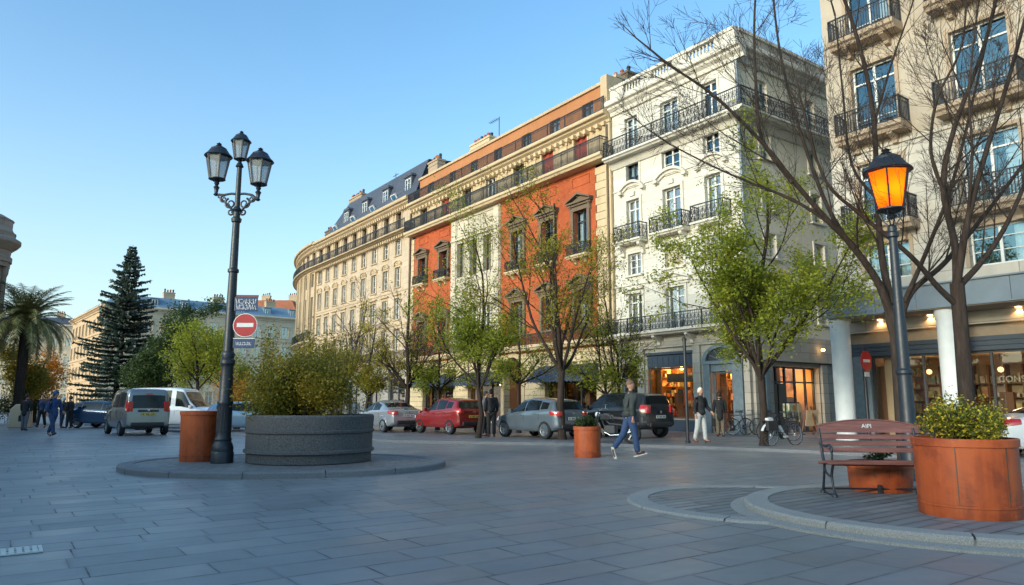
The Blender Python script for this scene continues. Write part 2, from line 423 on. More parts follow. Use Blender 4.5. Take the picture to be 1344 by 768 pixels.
def surround(mb, xc, w, z0, z1, t=.13, o=.06, sill=True, lintel=True):
    a, b = xc - w / 2, xc + w / 2
    mb.box(a - t, a - .002, -.02, o, z0, z1 - .001); mb.box(b + .002, b + t, -.02, o, z0, z1 - .001)
    if lintel: mb.box(a - t, b + t, -.02, o + .004, z1 + .002, z1 + t)
    if sill: mb.box(a - t - .05, b + t + .05, -.02, o + .07, z0 - .09, z0 - .003)
def ped_tri(mb, xc, w, z, h, o=.22, y=0.0):
    mb.box(xc - w / 2, xc + w / 2, y - .02, y + o, z, z + .10)
    mb.box(xc - w / 2 + .06, xc + w / 2 - .06, y - .02, y + o * .6, z - .12, z - .002)
    mb.prism([(xc - w / 2 + .08, z + .102), (xc + w / 2 - .08, z + .102), (xc, z + h - .08)], y - .02, y + o * .35, 'y')
    for sgn in (-1, 1):
        e = xc + sgn * (w / 2 + .03)
        mb.prism([(e, z + .104), (e, z + .2), (xc, z + h + .1), (xc, z + h - .02)], y - .02 + .001 * sgn, y + o + .02 + .001 * sgn, 'y')
def ped_arc(mb, xc, w, z, h, o=.2, n=14, t=.14):
    mb.box(xc - w / 2 - .04, xc - w / 2 + .22, -.02, o + .003, z - .03, z + .11); mb.box(xc + w / 2 - .22, xc + w / 2 + .04, -.02, o + .003, z - .03, z + .11)
    r = (w * w / 4 + h * h) / (2 * h); a = math.asin(min(1, w / 2 / r))
    for i in range(n):
        q = []
        for k in (0, 1):
            f = -a + 2 * a * (i + k) / n
            q.append((xc + math.sin(f) * r, z + math.cos(f) * r - (r - h)))
        (x0, z0), (x1, z1) = q
        mb.prism([(x0, z0), (x1, z1), (x1, z1 + t), (x0, z0 + t)], -.02, o, 'y')
        mb.prism([(x0, z0 - .13), (x1, z1 - .13), (x1, z1 - .003), (x0, z0 - .003)], -.02, o * .45, 'y')
def console(mb, x, z, h, o, w=.18):
    mb.prism([(-.02, z), (o, z), (o, z - h * .18), (o * .62, z - h * .42), (o * .42, z - h * .62), (o * .36, z - h * .92), (.04, z - h), (-.02, z - h)], x - w / 2, x + w / 2, 'x')
def ring(mb, c, r, tw, ax, n=9):
    ax = Vector(ax)
    pts = [Vector(c) + ax * (r * math.cos(2 * PI * k / n)) + Vector((0, 0, r * math.sin(2 * PI * k / n))) for k in range(n)]
    mb.tube(pts, tw, 3, close=True)
def railing(mb, pts, z0, z1, style='bars', step=.095, t=.026):
    h = z1 - z0
    for (xa, ya), (xb, yb) in zip(pts, pts[1:]):
        d = Vector((xb - xa, yb - ya, 0)); L = d.length; d.normalize()
        P = lambda q, z: Vector((xa, ya, z)) + d * q
        mb.bar(P(0, z1), P(L, z1), .055, .04); mb.bar(P(0, z0 + .06), P(L, z0 + .06), .03, .03)
        mb.bar(P(0, z1 - h * .18), P(L, z1 - h * .18), .022, .022)
        npost = max(1, round(L / 1.6))
        for k in range(npost + 1):
            mb.bar(P(L * k / npost, z0), P(L * k / npost, z1 + .03), .042)
        if style == 'bars':
            n = max(2, int(L / step))
            for i in range(1, n): mb.bar(P(L * i / n, z0 + .06), P(L * i / n, z1), t)
            m = max(1, int(L / (step * 2)))
            for i in range(m): ring(mb, P(L * (i + .5) / m, z1 - h * .09), h * .075, .007, d, 6)
        else:
            n = max(2, int(L / .21)); hh = (h * .82 - .06) / 2
            for i in range(n):
                q = L * (i + .5) / n
                for j in (0, 1):
                    c = P(q, z0 + .06 + hh * (j + .5)); rr = min(.1, hh * .48)
                    ring(mb, c, rr, .011, d, 9); ring(mb, c + Vector((0, 0, 0)), rr * .45, .009, d, 6)
                mb.bar(P(L * i / n, z0 + .06), P(L * i / n, z1), .016)
                mb.bar(P(q, z1 - h * .18), P(q, z1), .012)
                mb.bar(P(L * i / n, z0 + .06), P(L * (i + 1) / n, z1 - h * .18), .009); mb.bar(P(L * (i + 1) / n, z0 + .06), P(L * i / n, z1 - h * .18), .009)
WC = {}
def window(bld, x, z0, z1, w, y=-.17, style='casement', fm='frame_white', M0=None, cur=None, gl='glass', label=None):
    h = z1 - z0
    cur = random.choice(('none', 'sides', 'sides', 'left', 'full')) if cur is None else cur
    key = (round(w, 2), round(h, 2), style, fm, gl)
    if key not in WC:
        mb = MB(); a, b = -w / 2 + .004, w / 2 - .004; t = .06
        mb.box(a, a + t, -.05, .02, 0, h); mb.box(b - t, b, -.05, .02, 0, h)
        mb.box(a + t, b - t, -.05, .018, 0.0, t + .02); mb.box(a + t, b - t, -.05, .018, h - t, h - .003)
        if style in ('casement', 'french', 'three'):
            for xm in ((0,) if style != 'three' else (-w / 6, w / 6)): mb.box(xm - .045, xm + .045, -.045, .024, t + .02, h - t)
            if style == 'french':
                zt = h * .76; mb.box(a + t, b - t, -.044, .015, zt, zt + .06)
                zb = h * .22; mb.box(a + t, b - t, -.04, .012, zb, zb + .04)
            elif h > 1.0:
                for q in (.36, .7): mb.box(a + t, b - t, -.04, .012, h * q, h * q + .028)
        fr = mb.build('window', M[fm]); me = fr.data; bpy.data.objects.remove(fr)
        pb = MB(); pb.face([(a + t * .5, -.03, t * .5), (a + t * .5, -.03, h - t * .5), (b - t * .5, -.03, h - t * .5), (b - t * .5, -.03, t * .5)])
        pn = pb.build('pane', M[gl]); pm = pn.data; bpy.data.objects.remove(pn)
        WC[key] = (me, pm)
    me, pm = WC[key]
    T = (M0 or Matrix()) @ Matrix.Translation((x, y, z0))
    o = mesh_obj('window', me, bld, T)
    if label: o['label'] = label
    mesh_obj('pane', pm, o)
    if cur != 'none':
        ck = ('c', round(w, 2), round(h, 2), cur)
        if ck not in WC:
            cb = MB()
            def drape(x0, x1, z0_, z1_):
                n = max(4, int((x1 - x0) / .05)); ids = []
                for i in range(n + 1):
                    xx = x0 + (x1 - x0) * i / n; yy = -.16 + .025 * math.sin(i * 1.9)
                    ids.append((cb.pt((xx, yy, z0_)), cb.pt((xx, yy * .9 - .014, z1_))))
                for p, q in zip(ids, ids[1:]): cb.idx([p[0], q[0], q[1], p[1]])
            hw = w / 2 - .05
            if cur in ('sides', 'left'): drape(-hw, -hw + w * .28, .05, h - .05)
            if cur == 'sides': drape(hw - w * .28, hw, .05, h - .05)
            if cur == 'full': drape(-hw, hw, .05, h - .05)
            if cur == 'half': drape(-hw, hw, h * .45, h - .05)
            cc = cb.build('curtain', M['curtain'], smooth=60); WC[ck] = cc.data; bpy.data.objects.remove(cc)
        mesh_obj('curtain', WC[ck], o)
    return o
def balcony(bld, s0, s1, z0, z1, o, top, style='bars', mat='white_trim', M0=None, brackets=(), rmat='iron', pts=None, ret=True):
    mb = MB(); mb.M = M0
    mb.prism([(-.02, z0), (o * .8, z0), (o * .88, z0 + (z1 - z0) * .35), (o, z0 + (z1 - z0) * .5), (o, z1), (-.02, z1 + .01)], s0, s1, 'x')
    for x, hh in brackets: console(mb, x, z0 - .002, hh, o * .75)
    sl = mb.build('balcony', M[mat], bld)
    rb = MB(); rb.M = M0
    if pts is None:
        pts = [(s0 + .05, 0), (s0 + .05, o - .06), (s1 - .05, o - .06), (s1 - .05, 0)] if ret else [(s0 + .05, o - .06), (s1 - .05, o - .06)]
    railing(rb, pts, z1, top, style)
    rb.build('railing', M[rmat], sl)
    return sl
def chimney(bld, x0, x1, y0, y1, z0, z1, npots, mat='ochre_trim'):
    mb = MB(); mb.box(x0, x1, y0, y1, z0, z1); mb.box(x0 - .07, x1 + .07, y0 - .07, y1 + .07, z1 + .001, z1 + .14)
    mb.box(x0 - .04, x1 + .04, y0 - .04, y1 + .04, z1 - .3, z1 - .2)
    c = mb.build('chimney', M[mat], bld)
    for i in range(npots):
        x = x0 + (x1 - x0) * (i + .5) / npots; y = (y0 + y1) / 2
        p = MB(); hh = .32 + random.random() * .22
        p.lathe([(.13, 0), (.10, hh * .7), (.13, hh * .72), (.13, hh * .8), (.09, hh)], 10, (x, y, z1 + .14))
        p.build('chimney_pot', M['terra'] if i % 3 else M['iron'], c, smooth=40)
    return c
def awning(bld, x0, x1, z0, z1, o, label=None):
    mb = MB(); n = 8
    prof = [(0.0 + o * math.sin(i / n * PI / 2) ** 1.0 if 0 else o * (i / n), z1 - (z1 - z0) * (i / n) ** 1.5 * .72) for i in range(n + 1)]
    for (ya, za), (yb, zb) in zip(prof, prof[1:]):
        mb.face([(x0, ya, za), (x1, ya, za), (x1, yb, zb), (x0, yb, zb)])
        mb.face([(x0, ya, za - .02), (x0, yb, zb - .02), (x1, yb, zb - .02), (x1, ya, za - .02)])
    ye, ze = prof[-1]
    k = max(6, int((x1 - x0) / .28))
    for i in range(k):
        xa, xb = x0 + (x1 - x0) * i / k, x0 + (x1 - x0) * (i + 1) / k
        mb.face([(xa, ye, ze), (xb, ye, ze), (xb, ye + .012, ze - .2), ((xa + xb) / 2, ye + .016, ze - .26), (xa, ye + .012, ze - .2)])
    for x in (x0, x1):
        mb.f.append([mb.pt((x, y, z)) for y, z in prof] + [mb.pt((x, ye, ze - .2)), mb.pt((x, 0.01, ze - .2))]); mb.mi.append(0)
    a = mb.build('awning', M['navy'], bld)
    if label: a['label'] = label
    rb = MB(); rb.bar((x0 + .06, .05, z0 - .1), (x0 + .06, ye - .05, ze - .03), .03); rb.bar((x1 - .06, .05, z0 - .1), (x1 - .06, ye - .05, ze - .03), .03); rb.bar((x0, ye - .02, ze - .03), (x1, ye - .02, ze - .03), .04)
    rb.build('awning_arm', M['iron'], a)
    return a
def shop_room(bld, x0, x1, z0, z1, depth, wallm, M0=None, y=-.3, lamps=0, energy=0, shelves=True, bulbm='lamp_warm', col=(1, .46, .12), seed=1):
    """a real room behind the shop glass, with shelves, goods and lamps"""
    rnd = random.Random(seed)
    mb = MB(); mb.M = M0; a, b, d = x0 - .05, x1 + .05, y - depth
    for q in ([(a, y, z0), (a, d, z0), (a, d, z1), (a, y, z1)], [(b, y, z0), (b, y, z1), (b, d, z1), (b, d, z0)], [(a, d, z0), (b, d, z0), (b, d, z1), (a, d, z1)],
              [(a, y, z0), (b, y, z0), (b, d, z0), (a, d, z0)], [(a, y, z1), (a, d, z1), (b, d, z1), (b, y, z1)]): mb.face(q)
    room = mb.build('shop_interior', M[wallm], bld)
    if shelves:
        sb = MB(); sb.M = M0
        gb = MB(); gb.M = M0
        for k in range(4):
            z = z0 + .5 + k * .5
            if z > z1 - .5: break
            sb.box(a + .1, b - .1, d + .02, d + .4, z, z + .04)
            x = a + .15
            while x < b - .25:
                w = .06 + rnd.random() * .16; hh = .1 + rnd.random() * .28
                if rnd.random() < .8: gb.box(x, x + w, d + .08, d + .34, z + .042, z + .042 + hh)
                x += w + .03 + rnd.random() * .06
        nx = a + .4
        sb.box(nx, min(b - .3, nx + 1.6), y - 1.3, y - .8, z0 + .004, z0 + .9)
        for i in range(6):
            x = nx + .1 + i * .22; gb.box(x, x + .14, y - 1.2, y - .95, z0 + .902, z0 + 1.0 + rnd.random() * .2)
        for k in range(max(2, int((b - a) / .55))):
            xx = a + .1 + k * .55; sb.box(xx, xx + .06, d + .02, d + .42, z0, z1 - .3)
        for k in range(max(1, int((b - a) / 1.2))):
            xx = a + .35 + k * 1.2 + rnd.random() * .2; sb.box(xx, xx + .3 + .3 * rnd.random(), y - .75 - rnd.random(), y - .7, z0 + .9, z0 + 1.35 + .5 * rnd.random()) if rnd.random() < .6 else None
        for k in range(5):                                       # shelving along the far side wall
            z = z0 + .45 + k * .46
            if z > z1 - .45: break
            sb.box(b - .34, b - .02, d + .5, y - .35, z, z + .035); yy = d + .55
            while yy < y - .6:
                wd_ = .06 + rnd.random() * .14; hh = .1 + rnd.random() * .26
                if rnd.random() < .75: gb.box(b - .3, b - .08, yy, yy + wd_, z + .037, z + .037 + hh)
                yy += wd_ + .03 + rnd.random() * .09
        for k in range(3): yy = d + .5 + (y - .35 - d - .5) * k / 2; sb.box(b - .36, b - .015, yy - .03, yy + .03, z0, z1 - .35)
        for k in range(2): sb.box(a + .4 + k * .5, a + .42 + k * .5, y - 1.2, y - .9, z1 - .9, z1 - .35)
        sb.build('shelf', M['wood_in'], room); gb.build('goods', M['goods'], room)['kind'] = 'stuff'
    for i in range(lamps):
        x = x0 + (x1 - x0) * (i + .5) / lamps; yy = y - depth * .45
        lb = MB(); lb.M = M0; lb.lathe([(.0, -.1), (.07, -.07), (.1, 0), (.07, .07), (0, .1)], 12, (x, yy, z1 - .55))
        bulb = lb.build('pendant_lamp', M[bulbm], room, smooth=60)
        wb = MB(); wb.M = M0; wb.tube([(x, yy, z1 - .42), (x, yy, z1)], .012, 5); wb.build('cord', M['iron'], bulb)
        if energy:
            li = bpy.data.lights.new('shop_light', 'POINT'); li.energy = energy; li.color = col; li.shadow_soft_size = .15
            lo = bpy.data.objects.new('shop_light', li); COL.objects.link(lo); lo.parent = bld
            lo.location = (M0 or Matrix()) @ Vector((x, yy + .3, z1 - .75))
    return room
def shop_glazing(bld, x0, x1, z0, z1, mulls, M0=None, y=-.2, fm='frame_dark', trans=None, gl='glass_shop', t=.07, name='shop_window'):
    mb = MB(); mb.M = M0
    mb.box(x0 + .003, x0 + t, y - .05, y + .05, z0, z1 - .003); mb.box(x1 - t, x1 - .003, y - .05, y + .05, z0, z1 - .003)
    mb.box(x0 + t, x1 - t, y - .05, y + .048, z0, z0 + t); mb.box(x0 + t, x1 - t, y - .05, y + .048, z1 - t, z1 - .003)
    for m in mulls: mb.box(m - t / 2, m + t / 2, y - .045, y + .055, z0 + t, z1 - t)
    if trans: mb.box(x0 + t, x1 - t, y - .04, y + .044, trans, trans + .07)
    f = mb.build(name, M[fm], bld)
    pb = MB(); pb.M = M0; pb.face([(x0 + .02, y, z0 + .02), (x0 + .02, y, z1 - .02), (x1 - .02, y, z1 - .02), (x1 - .02, y, z0 + .02)])
    pb.build('pane', M[gl], f)
    return f
def shell(mb, s0, s1, zt, depth=9.0, left=True, right=True, roof=True, y=0.0, z0=0.0):
    mb.face([(s0, -depth, z0), (s1, -depth, z0), (s1, -depth, zt), (s0, -depth, zt)])
    if right: mb.face([(s0, y, z0), (s0, -depth, z0), (s0, -depth, zt), (s0, y, zt)])
    if left: mb.face([(s1, y, z0), (s1, y, zt), (s1, -depth, zt), (s1, -depth, z0)])
    if roof: mb.face([(s0, y, zt), (s0, -depth, zt), (s1, -depth, zt), (s1, y, zt)])
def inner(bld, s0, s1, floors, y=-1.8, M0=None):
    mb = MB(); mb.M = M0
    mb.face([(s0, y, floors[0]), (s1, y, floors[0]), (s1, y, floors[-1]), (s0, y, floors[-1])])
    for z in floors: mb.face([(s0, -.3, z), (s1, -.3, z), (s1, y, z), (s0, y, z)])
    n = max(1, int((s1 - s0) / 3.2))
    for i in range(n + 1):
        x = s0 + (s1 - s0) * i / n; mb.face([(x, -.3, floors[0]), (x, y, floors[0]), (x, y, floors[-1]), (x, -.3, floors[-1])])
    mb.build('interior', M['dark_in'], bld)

# ------------------------------------------------------------------ the white corner building
def white_building():
    B = thing('corner_building', 'white corner building with stone balustrade on its roof and lit shop windows', 'building', P0, FROT)
    S1 = 7.98
    ops = []
    cols = [(6.55, .9), (3.95, 1.12), (1.5, .9)]
    for xc, w in cols:
        ops += [(xc - w / 2, xc + w / 2, 4.8, 6.8), (xc - w / 2, xc + w / 2, 7.75, 8.85), (xc - w / 2, xc + w / 2, 9.5, 11.65), (xc - w / 2, xc + w / 2, 12.45, 13.7), (xc - w / 2, xc + w / 2, 14.1, 16.1)]
    shop = [(3.1, 5.9, .65, 3.62), (.9, 2.05, .1, 3.55)]
    fwd = (6.6, 7.7, .1, 3.3)
    w = MB(); wall(w, 0, S1, 4.3, 16.9, ops); shell(w, 0, S1, 16.95, right=False)
    SM = Matrix.Rotation(PI / 2, 4, 'Z')
    sops = []
    for yc in (-1.85, -5.7):
        sops += [(yc - .4, yc + .4, 7.75, 8.85), (yc - .4, yc + .4, 9.9, 11.3), (yc - .4, yc + .4, 12.3, 13.5), (yc - .4, yc + .4, 14.1, 16.1), (yc - .4, yc + .4, 5.0, 6.7)]
    w.build('wall', M['white'], B)
    sw = MB(); sw.M = SM; wall(sw, -9, 0, 4.3, 16.9, sops); sw.build('side_wall', M['white_side'], B)
    g = MB(); wall(g, 0, S1, 0, 4.3, shop + [fwd], .3)
    ent = (-5.0, -1.5, .06, 2.95)
    g.M = SM; wall(g, -9, 0, 0, 4.3, [ent], .35); g.M = None
    g.build('ground_floor_wall', M['shop_stone'], B)
    inner(B, .3, S1, [4.4, 7.2, 9.4, 12.1, 13.95, 16.8])
    # windows
    for i, (xc, ww) in enumerate(cols):
        window(B, xc, 4.8, 6.8, ww, style='french', cur='sides')
        window(B, xc, 7.75, 8.85, ww, cur=('left', 'none', 'left')[i]) if i != 1 else None
        window(B, xc, 9.5, 11.65, ww, style='french', cur='sides')
        window(B, xc, 12.45, 13.7, ww, gl='glass_bright', cur='none' if i else 'half', fm='frame_dark' if i == 0 else 'frame_white')
        window(B, xc, 14.1, 16.1, ww, gl='glass_bright', style='french', cur=('full', 'full', 'none')[i])
    bl = MB(); bl.box(3.42, 4.48, -.2, -.14, 7.76, 8.84)
    for k in range(11): bl.box(3.42, 4.48, -.139, -.125, 7.78 + k * .095, 7.78 + k * .095 + .07)
    bl.build('roller_shutter', M['blind'], B)
    for yc in (-1.85, -5.7):
        for z0, z1 in ((5.0, 6.7), (7.75, 8.85), (9.9, 11.3), (12.3, 13.5), (14.1, 16.1)):
            window(B, yc, z0, z1, .8, M0=SM, gl='glass_bright' if z0 > 9 else 'glass')
    t = MB()
    for xc, ww in cols:
        for (z0, z1, tt, oo, kw) in ((7.75, 8.85, .12, .05, {}), (12.45, 13.7, .12, .045, dict(lintel=False)), (9.5, 11.65, .16, .07, dict(sill=False)), (4.8, 6.8, .14, .06, dict(sill=False)), (14.1, 16.1, .12, .05, dict(sill=False))):
            q = MB(); surround(q, xc, ww, z0, z1, tt, oo, **kw)
            if z0 == 9.5: q.box(xc - .16, xc + .16, -.02, .13, 11.83, 12.06)
            q.build('window_surround', M['white_trim'], B)
    ped_tri(t, 3.95, 1.9, 7.02, .45, .2); t.box(5.95, 7.15, -.02, .16, 6.98, 7.14); t.box(.9, 2.1, -.02, .16, 6.98, 7.14)
    t.box(.003, S1, -.02, .07, 7.22, 7.30); t.box(.003, S1, -.02, .05, 8.98, 9.1)
    for xc in (0.32, 2.7, 5.25, 7.65): t.box(xc - .2, xc + .2, -.02, .055, 9.102, 12.2) if 0 else None
    t.box(.003, S1, -.02, .06, 12.3, 12.36)
    t.build('wall_trim', M['white_trim'], B)
    for yc in (-1.85, -5.7):
        for z0, z1 in ((7.75, 8.85), (9.9, 11.3), (12.3, 13.5), (5.0, 6.7)):
            t = MB(); t.M = SM; surround(t, yc, .8, z0, z1, .11, .05); t.build('window_surround', M['white_trim'], B)
    for xc, ww in cols:
        p = MB(); ped_arc(p, xc, 2.0 if ww > 1 else 1.75, 12.07, .45, .24)
        p.build('arched_pediment', M['white_trim'], B)
    for i, (xc, ww) in enumerate(cols):
        balcony(B, xc - ww / 2 - .5, xc + ww / 2 + .5, 9.3, 9.48, .62, 10.25, 'lattice', brackets=((xc - ww / 2 - .22, .6), (xc + ww / 2 + .22, .6)), rmat='iron_blue')
    # top running balcony turns the corner
    for (a, b, z0, z1, o, top, br) in ((-.0, S1, 13.86, 14.06, .8, 14.92, ()), (.25, S1, 4.53, 4.74, .85, 5.45, ((1.2, .5), (2.9, .5), (4.9, .5), (7.2, .5)))):
        up = z0 > 10
        sl = balcony(B, a, b, z0, z1, o, top, 'lattice', brackets=br, rmat='iron_blue', pts=[(-.74 if up else a + .05, o - .06), (b - .05, o - .06), (b - .05, 0)])
    mb = MB(); mb.M = SM; mb.prism([(-.02, 13.86), (.64, 13.862), (.7, 13.93), (.8, 13.96), (.8, 14.055), (-.02, 14.07)], -8.9, .8, 'x')
    sd = mb.build('side_balcony', M['white_trim'], B)
    rb = MB(); rb.M = SM; railing(rb, [(-8.8, .74), (.74, .74)], 14.06, 14.92, 'lattice'); rb.build('railing', M['iron_blue'], sd)
    # cornice and parapet
    c = MB()
    cp = cornice_prof(16.55, .75, .55); moulding(c, -.55, S1, cp)
    moulding(c, .003, S1, [(-.02, 13.52), (.1, 13.55), (.2, 13.7), (.3, 13.85), (-.02, 13.855)])
    c.M = SM; moulding(c, -8.9, -.0, [(a, b - .004) for a, b in cp]); moulding(c, -8.9, -.003, [(-.02, 13.52), (.1, 13.55), (.2, 13.7), (.3, 13.85), (-.02, 13.853)]); c.M = None
    c.build('cornice', M['white_trim'], B)
    p = MB(); yq = .12
    def parapet(x0, x1, panels):
        xs = [x0] + [v for ab in panels for v in ab] + [x1]
        for a, b in zip(xs[::2], xs[1::2]): p.box(a, b, yq - .3, yq, 17.3, 18.0)
        for a, b in panels: p.box(a, b, yq - .28, yq - .02, 17.3, 17.42)
        p.box(x0 - (.0), x1, yq - .36, yq + .06, 18.001, 18.16)
    pan = [(1.2, 3.0), (3.9, 5.1), (5.9, 7.1)]
    parapet(-.12, S1, [(1.0, 2.7), (3.55, 4.95), (5.7, 6.95)])
    p.M = SM; parapet(-8.9, -.301 + .12, [(-3.2, -1.2), (-6.4, -4.2)]); p.M = None
    par = p.build('parapet', M['white_trim'], B)
    for (M0, a, b) in ((None, 1.0, 2.7), (None, 3.55, 4.95), (None, 5.7, 6.95), (SM, -3.2, -1.2), (SM, -6.4, -4.2)):
        q = MB(); q.M = M0; n = int((b - a) / .2)
        for i in range(n):
            q.lathe([(.05, 0), (.06, .05), (.035, .1), (.075, .25), (.04, .45), (.06, .52), (.05, .58)], 8, (a + (b - a) * (i + .5) / n, yq - .15, 17.42))
        q.build('balustrade', M['white_trim'], par, smooth=50)
    chimney(B, 2.1, 3.4, -3.6, -2.9, 16.9, 19.3, 4)
    d = MB(); d.tube([(-.08, .06, 4.6), (-.08, .06, 13.8)], .065, 8); d.tube([(-.08, .06, 14.1), (-.08, .06, 16.5)], .065, 8)
    for z in (6, 8.5, 11, 13): d.box(-.17, 0, -.02, .15, z, z + .06)
    d.build('drainpipe', M['canopy'], B, smooth=50)
    # shops
    shop_room(B, 3.1, 5.9, .3, 3.6, 3.0, 'warm_in', lamps=2, energy=42, seed=3)
    shop_glazing(B, 3.1, 5.9, .65, 3.62, (), trans=2.95, fm='frame_brown')
    hb = MB(); hb.box(3.12, 5.88, -.12, -.02, 3.03, 3.6); hb.box(3.02, 5.98, -.02, .1, 3.63, 3.75)
    for k in range(8): hb.box(3.2 + k * .34, 3.48 + k * .34, -.02, -.005, 3.1, 3.52)
    hb.build('shop_fascia', M['navy_panel'], B)
    hb = MB(); hb.box(3.02, 5.98, -.02, .06, .04, .6); hb.build('shop_plinth', M['navy_panel'], B)
    vb = MB(); vb.box(3.4, 5.2, -1.0, -.6, 2.35, 2.75); vb.build('inner_valance', M['frame_dark'], B)
    mb = MB(); mb.box(4.05, 4.35, -.4, -.36, 1.35, 2.0); mb.build('menu_board', M['frame_dark'], B)
    shop_room(B, .9, 2.05, .1, 3.5, 3.0, 'warm_in', lamps=1, energy=42, seed=5)
    shop_glazing(B, .9, 2.05, .1, 2.72, (), fm='teal', name='shop_door')
    db = MB()
    db.box(.36, .88, -.02, .12, .06, 3.05); db.box(2.07, 2.42, -.02, .12, .06, 3.05); db.box(.3, 2.5, -.02, .17, 3.052, 3.2); db.box(.9, 2.05, -.12, .05, 2.74, 3.05)
    n = 12
    for i in range(n):
        a0, a1 = PI * i / n, PI * (i + 1) / n
        q = [(1.48 + math.cos(a) * r, 3.2 + math.sin(a) * r * .72) for a, r in ((a0, .8), (a1, .8), (a1, 1.0), (a0, 1.0))]
        db.prism(q, -.02, .12, 'y')
    for i in range(1, 6): a = PI * i / 6; db.bar((1.48, .02, 3.2), (1.48 + math.cos(a) * .8, .02, 3.2 + math.sin(a) * .58), .03)
    db.build('door_surround', M['teal'], B)
    ft = MB(); ft.prism([(1.48 + math.cos(PI * i / 14) * .8, 3.201 + math.sin(PI * i / 14) * .575) for i in range(15)], -.018, .005, 'y'); ft.build('fanlight', M['frame_dark'], B)
    shop_glazing(B, 6.6, 7.7, .1, 3.3, (), fm='teal', trans=2.5, name='side_door', gl='glass'); shop_room(B, 6.6, 7.7, .1, 3.3, 2.0, 'dark_in', shelves=False)
    # pilasters on the ground floor and the recessed entrance round the corner
    pb = MB()
    pb.box(.0, .3, -.02, .1, 0, 4.2); pb.box(2.6, 3.0, -.02, .1, 0, 4.2); pb.box(6.05, 6.5, -.02, .1, 0, 4.2)
    pb.box(0.002, S1, -.02, .13, 3.95, 4.28)
    pb.M = SM; pb.box(-1.35, -.1, -.02, .12, 0, 3.0); pb.box(-5.55, -5.1, -.02, .12, 0, 3.1); pb.box(-8.8, .1, -.02, .14, 3.25, 4.25); pb.box(-8.8, .1, -.02, .2, 3.15, 3.248)
    pb.M = None
    pb.build('pilaster', M['shop_stone'], B, bevel=.015)
    q = MB(); q.M = SM
    for x in (-.45, -.85): q.box(x - .13, x + .13, .1, .2, .1, 3.1)
    q.build('door_post', M['teal'], B)
    shop_room(B, -5.0, -1.5, .06, 2.95, 2.6, 'warm_in', M0=SM, y=-.35, lamps=2, energy=30, seed=9)
    shop_glazing(B, -5.0, -1.5, .06, 2.95, (-2.1, -2.75, -3.5, -4.3), M0=SM, y=-.3, fm='frame_dark', trans=2.25)
    pl = MB(); pl.M = SM
    for x in (-1.8, -2.4): pl.box(x - .24, x + .24, -.29, -.2, .1, 2.2)
    pl.build('wood_panel', M['frame_brown'], B)
    sp = MB(); sp.M = SM; sp.lathe([(0, -.05), (.07, -.04), (.085, 0), (.07, .05), (0, .07)], 12, (-4.9, .35, 3.75)); sp.build('wall_lamp', M['lamp_warm'], B, smooth=60)
    return B
white_building()
